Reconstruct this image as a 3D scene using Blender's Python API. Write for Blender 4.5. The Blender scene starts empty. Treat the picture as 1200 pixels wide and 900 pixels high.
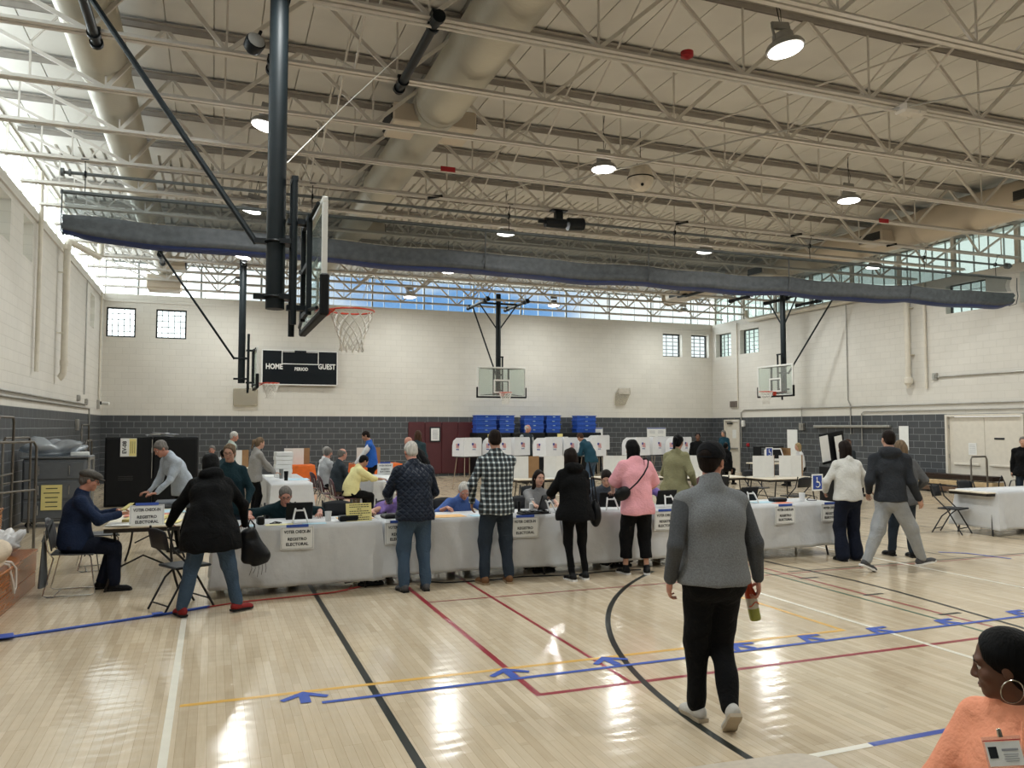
import bpy, math, random
import numpy as np
from mathutils import Vector, Matrix, Euler
R = math.radians
PI = math.pi
scene = bpy.context.scene
col = scene.collection
random.seed(7)

# ---------------------------------------------------------------- camera
cam_data = bpy.data.cameras.new('camera')
cam_data.sensor_width = 36.0
cam_data.lens = 930.0 / 1200.0 * 36.0
cam_data.clip_start = 0.05
cam_data.clip_end = 200
cam = bpy.data.objects.new('camera', cam_data)
col.objects.link(cam)
cam.location = (0, 0, 1.85)
cam.rotation_euler = (R(90) + math.atan(50 / 930.0), 0, -math.atan(350 / 930.0))
scene.camera = cam

# ---------------------------------------------------------------- exposure, world
scene.view_settings.view_transform = 'Standard'
scene.view_settings.look = 'None'
scene.view_settings.gamma = 1
scene.view_settings.use_curve_mapping = False
scene.view_settings.exposure = 0.04
scene.cycles.max_bounces = 7
scene.cycles.diffuse_bounces = 4
scene.cycles.glossy_bounces = 3
scene.cycles.transparent_max_bounces = 12
scene.cycles.transmission_bounces = 4
scene.cycles.caustics_reflective = False
scene.cycles.caustics_refractive = False
scene.cycles.use_denoising = True
scene.cycles.sample_clamp_indirect = 4
LAMP_POWER = 95.0
SKY = 1.0

world = bpy.data.worlds.new('sky')
scene.world = world
world.use_nodes = True
wn, wl = world.node_tree.nodes, world.node_tree.links
wn.clear()
w_out = wn.new('ShaderNodeOutputWorld')
w_bg = wn.new('ShaderNodeBackground')
w_tc = wn.new('ShaderNodeTexCoord')
w_noise = wn.new('ShaderNodeTexNoise')
w_noise.inputs['Scale'].default_value = 5.0
w_noise.inputs['Detail'].default_value = 5
w_map = wn.new('ShaderNodeMapping'); w_map.inputs['Scale'].default_value = (1, 1, 2.2); w_map.inputs['Location'].default_value = (0.3, 0.1, 0)
wl.new(w_tc.outputs['Generated'], w_map.inputs[0]); wl.new(w_map.outputs[0], w_noise.inputs['Vector'])
w_cr = wn.new('ShaderNodeValToRGB')
w_cr.color_ramp.elements[0].position = 0.42; w_cr.color_ramp.elements[0].color = (0.22, 0.46, 0.86, 1)
w_cr.color_ramp.elements[1].position = 0.6; w_cr.color_ramp.elements[1].color = (1.0, 1.05, 1.08, 1)
wl.new(w_noise.outputs['Fac'], w_cr.inputs[0])
# bright cloud nearly everywhere; a blue break in it beyond the middle of the far wall
def w_mask(v, lo, hi):
    d = wn.new('ShaderNodeVectorMath'); d.operation = 'DOT_PRODUCT'; d.inputs[1].default_value = Vector(v).normalized()
    wl.new(w_tc.outputs['Generated'], d.inputs[0])
    m = wn.new('ShaderNodeMapRange'); m.interpolation_type = 'SMOOTHSTEP'; m.inputs[1].default_value = lo; m.inputs[2].default_value = hi
    wl.new(d.outputs['Value'], m.inputs[0]); return m.outputs[0]
w_mix0 = wn.new('ShaderNodeMix'); w_mix0.data_type = 'RGBA'
w_mix0.inputs['A'].default_value = (1.25, 1.3, 1.3, 1); w_mix0.inputs['B'].default_value = (8.0, 8.3, 8.4, 1)
wl.new(w_mask((-0.95, 0.25, 0.2), 0.18, 0.55), w_mix0.inputs['Factor'])
w_mix = wn.new('ShaderNodeMix'); w_mix.data_type = 'RGBA'
wl.new(w_mask((0.25, 0.95, 0.19), 0.972, 0.99), w_mix.inputs['Factor']); wl.new(w_mix0.outputs['Result'], w_mix.inputs['A']); wl.new(w_cr.outputs[0], w_mix.inputs['B'])
wl.new(w_mix.outputs['Result'], w_bg.inputs['Color'])
w_bg.inputs['Strength'].default_value = SKY
wl.new(w_bg.outputs[0], w_out.inputs[0])

def portal(name, loc, rot, sx, sy):
    l = bpy.data.lights.new(name, 'AREA'); l.shape = 'RECTANGLE'; l.size = sx; l.size_y = sy
    l.cycles.is_portal = True
    o = bpy.data.objects.new(name, l); col.objects.link(o); o.location = loc; o.rotation_euler = rot
portal('portal_back', (8.34, 28.98, 6.75), (R(-90), 0, 0), 23.4, 1.1)
portal('portal_left', (-3.5, 13, 6.75), (R(90), 0, R(-90)), 31.5, 1.1)
portal('portal_right', (20.2, 13, 6.75), (R(90), 0, R(90)), 31.5, 1.1)

# ---------------------------------------------------------------- materials
def lin(c):
    if isinstance(c, str):
        c = c.lstrip('#'); c = [int(c[i:i + 2], 16) / 255 for i in (0, 2, 4)]
    return tuple(((x / 12.92) if x <= 0.04045 else ((x + 0.055) / 1.055) ** 2.4) for x in c[:3]) + (1,)

class NT:
    def __init__(s, m):
        m.use_nodes = True
        s.m = m; s.n = m.node_tree.nodes; s.l = m.node_tree.links
        s.b = s.n['Principled BSDF']; s.out = s.n['Material Output']
    def new(s, t, **kw):
        n = s.n.new(t)
        for k, v in kw.items(): setattr(n, k, v)
        return n
    def link(s, a, b): s.l.new(a, b)

def mat(name, c, rough=0.6, metal=0.0, var=0.12, vscale=9, bump=0.0, bscale=60, spec=0.5, sheen=0.0, stretch=None):
    """plain procedural material: base colour with gentle noise variation and optional noise bump"""
    m = bpy.data.materials.new(name); t = NT(m)
    c = lin(c)
    tc = t.new('ShaderNodeTexCoord'); no = t.new('ShaderNodeTexNoise'); no.inputs['Scale'].default_value = vscale; no.inputs['Detail'].default_value = 4
    if stretch:
        mp = t.new('ShaderNodeMapping'); mp.inputs['Scale'].default_value = stretch
        t.link(tc.outputs['Object'], mp.inputs[0]); src = mp.outputs[0]
    else: src = tc.outputs['Object']
    t.link(src, no.inputs['Vector'])
    cr = t.new('ShaderNodeValToRGB')
    cr.color_ramp.elements[0].position = 0.3; cr.color_ramp.elements[1].position = 0.7
    cr.color_ramp.elements[0].color = tuple(x * (1 - var) for x in c[:3]) + (1,)
    cr.color_ramp.elements[1].color = tuple(min(1, x * (1 + var)) for x in c[:3]) + (1,)
    t.link(no.outputs['Fac'], cr.inputs[0]); t.link(cr.outputs[0], t.b.inputs['Base Color'])
    t.b.inputs['Roughness'].default_value = rough; t.b.inputs['Metallic'].default_value = metal
    if spec == 0.5 and not metal and max(c[:3]) < 0.03: spec = 0.22     # dull dark surfaces
    t.b.inputs['Specular IOR Level'].default_value = spec
    if sheen: t.b.inputs['Sheen Weight'].default_value = sheen
    if bump:
        n2 = t.new('ShaderNodeTexNoise'); n2.inputs['Scale'].default_value = bscale; n2.inputs['Detail'].default_value = 5
        t.link(src, n2.inputs['Vector'])
        bp = t.new('ShaderNodeBump'); bp.inputs['Strength'].default_value = bump; bp.inputs['Distance'].default_value = 0.02
        t.link(n2.outputs['Fac'], bp.inputs['Height']); t.link(bp.outputs[0], t.b.inputs['Normal'])
    return m

def emit_mat(name, c, s):
    m = bpy.data.materials.new(name); t = NT(m)
    t.b.inputs['Base Color'].default_value = lin(c); t.b.inputs['Emission Color'].default_value = lin(c)
    t.b.inputs['Emission Strength'].default_value = s
    return m

def clear_mat(name, tint, gloss=0.06, opac=0.0, c='#ffffff', rough=0.02):
    """thin clear sheet: transparent with a little mirror and optional milky share"""
    m = bpy.data.materials.new(name); t = NT(m)
    tr = t.new('ShaderNodeBsdfTransparent'); tr.inputs[0].default_value = lin(tint)
    gl = t.new('ShaderNodeBsdfGlossy'); gl.inputs['Roughness'].default_value = rough
    mx = t.new('ShaderNodeMixShader'); mx.inputs[0].default_value = gloss
    t.link(tr.outputs[0], mx.inputs[1]); t.link(gl.outputs[0], mx.inputs[2])
    t.b.inputs['Base Color'].default_value = lin(c); t.b.inputs['Roughness'].default_value = 0.5
    m2 = t.new('ShaderNodeMixShader'); m2.inputs[0].default_value = opac
    t.link(mx.outputs[0], m2.inputs[1]); t.link(t.b.outputs[0], m2.inputs[2]); t.link(m2.outputs[0], t.out.inputs[0])
    return m

# ---------------------------------------------------------------- mesh builder
class MB:
    def __init__(s): s.v = []; s.f = []; s.mi = []; s.M = Matrix.Identity(4)
    def add(s, vs, fs, mi=0):
        o = len(s.v)
        for p in vs: s.v.append(tuple(s.M @ Vector(p)))
        for f in fs: s.f.append(tuple(i + o for i in f)); s.mi.append(mi)
        return s
    def box(s, c, d, mi=0, rot=None, bev=0.0):
        hx, hy, hz = d[0] / 2, d[1] / 2, d[2] / 2
        if bev:
            b = min(bev, hx * .98, hy * .98, hz * .98); vs = []
            for sx in (-1, 1):
                for sy in (-1, 1):
                    for sz in (-1, 1):
                        vs += [(sx * hx, sy * (hy - b), sz * (hz - b)), (sx * (hx - b), sy * hy, sz * (hz - b)), (sx * (hx - b), sy * (hy - b), sz * hz)]
            def I(x, y, z, k): return ((x * 2 + y) * 2 + z) * 3 + k
            fs = []
            for a in (0, 1):
                fs.append([I(a, 0, 0, 0), I(a, 1, 0, 0), I(a, 1, 1, 0), I(a, 0, 1, 0)])
                fs.append([I(0, a, 0, 1), I(1, a, 0, 1), I(1, a, 1, 1), I(0, a, 1, 1)])
                fs.append([I(0, 0, a, 2), I(1, 0, a, 2), I(1, 1, a, 2), I(0, 1, a, 2)])
                for e in (0, 1):
                    fs.append([I(a, e, 0, 0), I(a, e, 1, 0), I(a, e, 1, 1), I(a, e, 0, 1)])
                    fs.append([I(a, 0, e, 0), I(a, 1, e, 0), I(a, 1, e, 2), I(a, 0, e, 2)])
                    fs.append([I(0, a, e, 1), I(1, a, e, 1), I(1, a, e, 2), I(0, a, e, 2)])
                    for g in (0, 1): fs.append([I(a, e, g, 0), I(a, e, g, 1), I(a, e, g, 2)])
            # orient outwards
            out = []
            for f in fs:
                P = [Vector(vs[i]) for i in f]; n = (P[1] - P[0]).cross(P[2] - P[0]); ctr = sum(P, Vector()) / len(P)
                out.append(f if n.dot(ctr) > 0 else f[::-1])
            fs = out
        else:
            vs = [(x * hx, y * hy, z * hz) for x in (-1, 1) for y in (-1, 1) for z in (-1, 1)]
            fs = [(0, 1, 3, 2), (4, 6, 7, 5), (0, 4, 5, 1), (2, 3, 7, 6), (0, 2, 6, 4), (1, 5, 7, 3)]
        m = Matrix.Translation(Vector(c))
        if rot is not None: m = m @ (rot if isinstance(rot, Matrix) else Euler(rot).to_matrix().to_4x4())
        return s.add([tuple(m @ Vector(p)) for p in vs], fs, mi)
    def cyl(s, a, b, r, r2=None, n=12, mi=0, cap=True):
        a, b = Vector(a), Vector(b); r2 = r if r2 is None else r2
        d = (b - a); 
        if d.length < 1e-7: return s
        q = d.normalized().to_track_quat('Z', 'Y')
        vs = []
        for i in range(n):
            t = 2 * PI * i / n; u = Vector((math.cos(t), math.sin(t), 0))
            vs.append(tuple(a + q @ (u * r)));
        for i in range(n):
            t = 2 * PI * i / n; u = Vector((math.cos(t), math.sin(t), 0))
            vs.append(tuple(b + q @ (u * r2)))
        fs = [(i, (i + 1) % n, n + (i + 1) % n, n + i) for i in range(n)]
        if cap: fs += [tuple(range(n - 1, -1, -1)), tuple(range(n, 2 * n))]
        return s.add(vs, fs, mi)
    def tube(s, pts, r, n=8, mi=0, closed=False):
        P = [Vector(p) for p in pts]; N = len(P); rr = r if isinstance(r, (list, tuple)) else [r] * N
        vs = []; up = None
        for i in range(N):
            if closed: t = P[(i + 1) % N] - P[i - 1]
            else: t = P[min(i + 1, N - 1)] - P[max(i - 1, 0)]
            t.normalize()
            if up is None: up = t.orthogonal().normalized()
            up = (up - t * up.dot(t)).normalized(); w = t.cross(up)
            for k in range(n):
                a = 2 * PI * k / n
                vs.append(tuple(P[i] + (up * math.cos(a) + w * math.sin(a)) * rr[i]))
        fs = []
        for i in range(N if closed else N - 1):
            j = (i + 1) % N
            for k in range(n): fs.append((i * n + k, i * n + (k + 1) % n, j * n + (k + 1) % n, j * n + k))
        if not closed: fs += [tuple(range(n - 1, -1, -1)), tuple((N - 1) * n + k for k in range(n))]
        return s.add(vs, fs, mi)
    def lathe(s, prof, c=(0, 0, 0), n=20, mi=0, rot=None):
        m = Matrix.Translation(Vector(c))
        if rot is not None: m = m @ Euler(rot).to_matrix().to_4x4()
        vs = []
        for (r, z) in prof:
            for k in range(n):
                a = 2 * PI * k / n; vs.append(tuple(m @ Vector((r * math.cos(a), r * math.sin(a), z))))
        fs = []
        for i in range(len(prof) - 1):
            for k in range(n): fs.append((i * n + k, i * n + (k + 1) % n, (i + 1) * n + (k + 1) % n, (i + 1) * n + k))
        fs += [tuple(range(n - 1, -1, -1)), tuple((len(prof) - 1) * n + k for k in range(n))]
        return s.add(vs, fs, mi)
    def ell(s, c, r, n=14, m_=9, mi=0, rot=None):
        m = Matrix.Translation(Vector(c))
        if rot is not None: m = m @ Euler(rot).to_matrix().to_4x4()
        vs = [tuple(m @ Vector((0, 0, -r[2])))]
        for i in range(1, m_):
            ph = -PI / 2 + PI * i / m_
            for k in range(n):
                a = 2 * PI * k / n; vs.append(tuple(m @ Vector((r[0] * math.cos(ph) * math.cos(a), r[1] * math.cos(ph) * math.sin(a), r[2] * math.sin(ph)))))
        vs.append(tuple(m @ Vector((0, 0, r[2])))); L = len(vs) - 1; fs = []
        for k in range(n):
            fs.append((0, 1 + (k + 1) % n, 1 + k)); fs.append((L, L - n + k, L - n + (k + 1) % n))
        for i in range(m_ - 2):
            for k in range(n):
                fs.append((1 + i * n + k, 1 + i * n + (k + 1) % n, 1 + (i + 1) * n + (k + 1) % n, 1 + (i + 1) * n + k))
        return s.add(vs, fs, mi)
    def prism(s, poly, z0, z1, mi=0, M=None):
        """polygon in xy extruded z0..z1, optionally transformed"""
        n = len(poly); m = M or Matrix.Identity(4)
        vs = [tuple(m @ Vector((x, y, z0))) for x, y in poly] + [tuple(m @ Vector((x, y, z1))) for x, y in poly]
        fs = [tuple(range(n - 1, -1, -1)), tuple(range(n, 2 * n))] + [(i, (i + 1) % n, n + (i + 1) % n, n + i) for i in range(n)]
        return s.add(vs, fs, mi)
    def grid(s, P, mi=0):
        """P: rows of points"""
        h, w = len(P), len(P[0]); vs = [p for row in P for p in row]
        fs = [(i * w + j, i * w + j + 1, (i + 1) * w + j + 1, (i + 1) * w + j) for i in range(h - 1) for j in range(w - 1)]
        return s.add(vs, fs, mi)
    def mesh(s, name, mats, smooth=False):
        me = bpy.data.meshes.new(name)
        me.from_pydata(s.v, [], s.f)
        if not isinstance(mats, (list, tuple)): mats = [mats]
        for m in mats: me.materials.append(m)
        me.polygons.foreach_set('material_index', s.mi)
        if smooth:
            me.polygons.foreach_set('use_smooth', [True] * len(s.f))
            if smooth != 'all':
                me.update()
                me.set_sharp_from_angle(angle=R(40))
        me.update()
        return me
    def build(s, name, mats, parent=None, smooth=False, loc=None):
        o = bpy.data.objects.new(name, s.mesh(name, mats, smooth)); col.objects.link(o)
        if parent is not None: o.parent = parent
        if loc is not None: o.location = loc
        return o

def tag(o, label, cat, group=None, kind=None):
    o['label'] = label; o['category'] = cat
    if group: o['group'] = group
    if kind: o['kind'] = kind
    return o
def thing(name, label, cat, loc=(0, 0, 0), rz=0, group=None):
    o = bpy.data.objects.new(name, None); col.objects.link(o); o.empty_display_size = 0.1
    o.location = loc; o.rotation_euler = (0, 0, rz)
    return tag(o, label, cat, group)
def structure(o): o['kind'] = 'structure'; return o
def sroot(name, loc=(0, 0, 0)):
    o = bpy.data.objects.new(name, None); col.objects.link(o); o.location = loc; return structure(o)
def copy_tree(o, parent=None):
    c = o.copy(); col.objects.link(c)
    if parent is not None: c.parent = parent
    for ch in list(o.children): copy_tree(ch, c)
    return c
def dup(root, loc, rz=0, label=None, group=None):
    c = copy_tree(root); c.location = loc; c.rotation_euler = (0, 0, rz)
    if label: c['label'] = label
    if group: c['group'] = group
    return c

def text_mesh(name, body, size, m, parent, loc, rot, depth=0.003, align='CENTER', sx=1.0):
    cu = bpy.data.curves.new(name, 'FONT'); cu.body = body; cu.size = size; cu.extrude = depth; cu.align_x = align; cu.align_y = 'CENTER'
    cu.offset = size * 0.03; cu.resolution_u = 2
    o = bpy.data.objects.new(name, cu); col.objects.link(o)
    dg = bpy.context.evaluated_depsgraph_get()
    me = bpy.data.meshes.new_from_object(o.evaluated_get(dg)); me.name = name
    bpy.data.objects.remove(o); bpy.data.curves.remove(cu)
    me.materials.clear(); me.materials.append(m)
    q = bpy.data.objects.new(name, me); col.objects.link(q)
    if parent is not None: q.parent = parent
    q.location = loc; q.rotation_euler = rot; q.scale = (sx, 1, 1)
    return q
# ================================================================ ROOM
XL, XR, YB, YF = -3.42, 20.1, 28.9, -3.6
ZW, ZD = 6.22, 7.36           # wall top, underside of the roof deck
ZBC, ZTC = 6.35, 7.28         # joist bottom and top chord

M_steel = mat('cream_painted_steel', '#cfcac3', 0.45, var=0.05)
M_deck = mat('painted_roof_deck', '#d2cfc9', 0.6, var=0.06, vscale=1.2)
M_black = mat('black_painted_steel', '#15191c', 0.38, var=0.2)
M_blackmast = mat('dark_green_black_steel', '#10171a', 0.5, var=0.15)
M_chrome = mat('chrome', '#c8c8c6', 0.18, 1.0, var=0.05)
M_gal = mat('galvanised_conduit', '#a6a49e', 0.42, 0.6, var=0.08)
M_pipe = mat('cream_painted_pipe', '#cfc8ba', 0.45, var=0.05)
M_trimdark = mat('dark_window_frame', '#2a2c2c', 0.5, var=0.1)

def floor_mat():
    m = bpy.data.materials.new('maple_strip_floor'); t = NT(m)
    tc = t.new('ShaderNodeTexCoord'); sp = t.new('ShaderNodeSeparateXYZ'); cb = t.new('ShaderNodeCombineXYZ')
    t.link(tc.outputs['Object'], sp.inputs[0]); t.link(sp.outputs['Y'], cb.inputs['X']); t.link(sp.outputs['X'], cb.inputs['Y'])
    br = t.new('ShaderNodeTexBrick'); br.offset = 0.37; br.offset_frequency = 3; br.squash = 1.0
    br.inputs['Scale'].default_value = 1.0; br.inputs['Brick Width'].default_value = 0.95; br.inputs['Row Height'].default_value = 0.057
    br.inputs['Mortar Size'].default_value = 0.0009; br.inputs['Mortar Smooth'].default_value = 0.3; br.inputs['Bias'].default_value = 0.0
    br.inputs['Color1'].default_value = lin('#c8b79d'); br.inputs['Color2'].default_value = lin('#d5c6ae'); br.inputs['Mortar'].default_value = lin('#a08a6c')
    t.link(cb.outputs[0], br.inputs['Vector'])
    # second board tone pattern breaks the regular lengths
    mp = t.new('ShaderNodeMapping'); mp.inputs['Scale'].default_value = (0.55, 1, 1); mp.inputs['Location'].default_value = (0.31, 0, 0); t.link(cb.outputs[0], mp.inputs[0])
    b2 = t.new('ShaderNodeTexBrick'); b2.offset = 0.61; b2.offset_frequency = 2
    b2.inputs['Scale'].default_value = 1.0; b2.inputs['Brick Width'].default_value = 0.43; b2.inputs['Row Height'].default_value = 0.057
    b2.inputs['Mortar Size'].default_value = 0.0; b2.inputs['Color1'].default_value = (0.88, 0.87, 0.85, 1); b2.inputs['Color2'].default_value = (1.06, 1.06, 1.06, 1)
    t.link(mp.outputs[0], b2.inputs['Vector'])
    mx = t.new('ShaderNodeMix', data_type='RGBA', blend_type='MULTIPLY'); mx.inputs['Factor'].default_value = 0.75
    t.link(br.outputs['Color'], mx.inputs['A']); t.link(b2.outputs['Color'], mx.inputs['B'])
    # grain
    mg = t.new('ShaderNodeMapping'); mg.inputs['Scale'].default_value = (40, 2.2, 1); t.link(tc.outputs['Object'], mg.inputs[0])
    ng = t.new('ShaderNodeTexNoise'); ng.inputs['Scale'].default_value = 1.6; ng.inputs['Detail'].default_value = 5; t.link(mg.outputs[0], ng.inputs['Vector'])
    cg = t.new('ShaderNodeValToRGB'); cg.color_ramp.elements[0].position = 0.3; cg.color_ramp.elements[0].color = (0.92, 0.90, 0.87, 1); cg.color_ramp.elements[1].position = 0.62; cg.color_ramp.elements[1].color = (1, 1, 1, 1)
    t.link(ng.outputs['Fac'], cg.inputs[0])
    m2 = t.new('ShaderNodeMix', data_type='RGBA', blend_type='MULTIPLY'); m2.inputs['Factor'].default_value = 0.8
    t.link(mx.outputs['Result'], m2.inputs['A']); t.link(cg.outputs[0], m2.inputs['B'])
    t.link(m2.outputs['Result'], t.b.inputs['Base Color'])
    nr = t.new('ShaderNodeTexNoise'); nr.inputs['Scale'].default_value = 3; t.link(tc.outputs['Object'], nr.inputs['Vector'])
    rr = t.new('ShaderNodeMapRange'); rr.inputs[3].default_value = 0.11; rr.inputs[4].default_value = 0.20; t.link(nr.outputs['Fac'], rr.inputs[0]); t.link(rr.outputs[0], t.b.inputs['Roughness'])
    t.b.inputs['Specular IOR Level'].default_value = 0.5
    # slightly cupped boards: ripples across each strip plus long waves
    wv = t.new('ShaderNodeTexWave'); wv.wave_type = 'BANDS'; wv.bands_direction = 'Y'; wv.inputs['Scale'].default_value = 2.2; wv.inputs['Distortion'].default_value = 6.0; wv.inputs['Detail'].default_value = 2; wv.inputs['Detail Scale'].default_value = 1.0
    t.link(tc.outputs['Object'], wv.inputs['Vector'])
    bp = t.new('ShaderNodeBump'); bp.inputs['Strength'].default_value = 0.5; bp.inputs['Distance'].default_value = 0.0012; t.link(wv.outputs['Fac'], bp.inputs['Height'])
    b3 = t.new('ShaderNodeBump'); b3.inputs['Strength'].default_value = 0.25; b3.inputs['Distance'].default_value = 0.0006; t.link(br.outputs['Fac'], b3.inputs['Height']); b3.invert = True
    t.link(bp.outputs[0], b3.inputs['Normal']); t.link(b3.outputs[0], t.b.inputs['Normal'])
    return m

def block_mat(name, axis, c, c2, mortar, rough=0.7, bump=0.5, fac=1.0):
    """painted concrete block, axis 'X' for walls running along x, 'Y' for along y"""
    m = bpy.data.materials.new(name); t = NT(m)
    tc = t.new('ShaderNodeTexCoord'); sp = t.new('ShaderNodeSeparateXYZ'); cb = t.new('ShaderNodeCombineXYZ')
    t.link(tc.outputs['Object'], sp.inputs[0]); t.link(sp.outputs[axis], cb.inputs['X']); t.link(sp.outputs['Z'], cb.inputs['Y'])
    br = t.new('ShaderNodeTexBrick'); br.offset = 0.5
    br.inputs['Scale'].default_value = 1.0; br.inputs['Brick Width'].default_value = 0.406; br.inputs['Row Height'].default_value = 0.2019
    br.inputs['Mortar Size'].default_value = 0.008; br.inputs['Mortar Smooth'].default_value = 0.2
    br.inputs['Color1'].default_value = lin(c); br.inputs['Color2'].default_value = lin(c2); br.inputs['Mortar'].default_value = lin(mortar)
    t.link(cb.outputs[0], br.inputs['Vector'])
    no = t.new('ShaderNodeTexNoise'); no.inputs['Scale'].default_value = 1.1; no.inputs['Detail'].default_value = 5; t.link(tc.outputs['Object'], no.inputs['Vector'])
    cr = t.new('ShaderNodeValToRGB'); cr.color_ramp.elements[0].position = 0.3; cr.color_ramp.elements[0].color = (0.9, 0.9, 0.9, 1); cr.color_ramp.elements[1].position = 0.65; cr.color_ramp.elements[1].color = (1, 1, 1, 1)
    t.link(no.outputs['Fac'], cr.inputs[0])
    mx = t.new('ShaderNodeMix', data_type='RGBA', blend_type='MULTIPLY'); mx.inputs['Factor'].default_value = 0.6
    t.link(br.outputs['Color'], mx.inputs['A']); t.link(cr.outputs[0], mx.inputs['B']); t.link(mx.outputs['Result'], t.b.inputs['Base Color'])
    t.b.inputs['Roughness'].default_value = rough
    n2 = t.new('ShaderNodeTexNoise'); n2.inputs['Scale'].default_value = 90; t.link(tc.outputs['Object'], n2.inputs['Vector'])
    ma = t.new('ShaderNodeMath', operation='MULTIPLY'); ma.inputs[1].default_value = -3.0; t.link(br.outputs['Fac'], ma.inputs[0])
    ad = t.new('ShaderNodeMath', operation='ADD'); t.link(ma.outputs[0], ad.inputs[0]); t.link(n2.outputs['Fac'], ad.inputs[1])
    bp = t.new('ShaderNodeBump'); bp.inputs['Strength'].default_value = bump; bp.inputs['Distance'].default_value = 0.003; t.link(ad.outputs[0], bp.inputs['Height']); t.link(bp.outputs[0], t.b.inputs['Normal'])
    return m
M_blkX = block_mat('cream_block_x', 'X', '#d0ccc3', '#d3cfc6', '#c9c5bc')
M_blkY = block_mat('cream_block_y', 'Y', '#d0ccc4', '#d3cfc7', '#c9c5bd')
M_drkX = block_mat('charcoal_block_x', 'X', '#3e4145', '#45484b', '#7c7f83', 0.5)
M_drkY = block_mat('charcoal_block_y', 'Y', '#3e4145', '#45484b', '#7c7f83', 0.5)
M_soffit = mat('cream_paint', '#d6d1c5', 0.65, var=0.04, vscale=2)

# floor with painted court lines as its parts
fl = MB(); fl.box(((XL + XR) / 2, (YB + YF) / 2, -0.1), (XR - XL + 0.6, YB - YF + 0.6, 0.2))
floor_ob = structure(fl.build('floor', floor_mat()))
P_black = mat('black_floor_paint', '#1e2422', 0.3, var=0.1); P_red = mat('red_floor_paint', '#8f1f2f', 0.3, var=0.1)
P_white = mat('white_floor_paint', '#e4e0d2', 0.3, var=0.05); P_yel = mat('yellow_floor_paint', '#dcae55', 0.3, var=0.08)
P_green = mat('green_floor_paint', '#2a5a48', 0.3, var=0.1); P_blue = mat('blue_painter_tape', '#2f4fa8', 0.55, var=0.08)
M_bluecloth = mat('royal_blue_floor_paint', '#2c48a4', 0.3, var=0.08)
zl = [0.0008]
def line(name, pts, w, m, parent=floor_ob, h=None):
    """flat painted line through the points, mitred, a hair above the boards"""
    b = MB(); P = [Vector((p[0], p[1])) for p in pts]; L = []; Rr = []
    for i, p in enumerate(P):
        if i == 0: t = (P[1] - P[0]).normalized()
        elif i == len(P) - 1: t = (P[-1] - P[-2]).normalized()
        else: t = ((P[i] - P[i - 1]).normalized() + (P[i + 1] - P[i]).normalized()).normalized()
        n = Vector((-t.y, t.x)); k = 1.0
        if 0 < i < len(P) - 1:
            d = (P[i] - P[i - 1]).normalized(); k = 1 / max(0.35, abs(d.dot(t)))
        L.append(p + n * w / 2 * k); Rr.append(p - n * w / 2 * k)
    zl[0] += 0.00003; z = h or zl[0]
    vs = [(q.x, q.y, z) for q in L] + [(q.x, q.y, z) for q in Rr]; n = len(P)
    b.add(vs, [(i + 1, i, n + i, n + i + 1) for i in range(n - 1)])
    return b.build(name, m, parent)
def arc(cx, cy, r, a0, a1, n=48): return [(cx + r * math.cos(R(a0 + (a1 - a0) * i / n)), cy + r * math.sin(R(a0 + (a1 - a0) * i / n))) for i in range(n + 1)]
line('white_court_line', [(-0.225, -3.4), (-0.225, 8.55)], 0.05, P_white)
line('black_court_line', [(1.095, -3.4), (1.095, 22.5)], 0.052, P_black)
line('red_court_line', [(2.14, 22), (2.14, 5.165), (6.4, 5.165), (14, 5.165)], 0.05, P_red)
line('thin_red_court_line', [(2.87, 22), (2.87, 5.165)], 0.035, P_red)
line('thin_red_court_line', [(2.14, 8.25), (16, 8.25)], 0.03, P_red)
line('yellow_court_line', [(-0.17, 5.8), (5.4, 5.8), (5.4, 7.9)], 0.05, P_yel)
line('black_arc_line', [(2.84, 1.0)] + arc(9.3, 3.9, 6.46, 180, 128, 40), 0.052, P_black)
line('black_arc_line', arc(9.3, 14.5, 1.83, 0, 360, 60), 0.05, P_black)
line('black_arc_line', [(7.10, 11), (7.16, 8.94), (7.26, 7.61), (7.23, 6.94), (7.16, 6.32), (7.0, 5.2), (6.7, 4.2)], 0.05, P_black)
line('thin_red_court_line', [(6.78, 11), (6.79, 5.19)], 0.035, P_red)
line('green_court_line', [(6.62, 11), (6.60, 8.0), (6.56, 5.25)], 0.035, P_green)
for yy in (5.93, 6.9, 7.92): line('lane_mark', [(6.72, yy), (7.0, yy)], 0.05, P_black)
line('thin_black_court_line', [(6.9, 8.34), (15.5, 8.34)], 0.035, P_black)
line('white_court_line', [(5.73, 10.5), (5.73, 1.0)], 0.05, P_white)
line('white_court_line', [(8.77, 22), (8.77, 2.0)], 0.05, P_white)
line('white_court_line', [(2.6, 3.67), (3.62, 3.69)], 0.05, P_white)
line('blue_court_line', [(3.62, 3.69), (6.2, 3.72)], 0.05, M_bluecloth)
line('thin_black_court_line', [(8.9, 10.6), (18, 10.4)], 0.03, P_black)
line('thin_black_court_line', [(4.0, 14.2), (18, 14.2)], 0.04, P_black)
line('thin_black_court_line', [(9.9, 8.3), (9.9, 20)], 0.03, P_black)
line('thin_black_court_line', [(12.6, 4.0), (12.2, 20)], 0.04, P_black)

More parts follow.
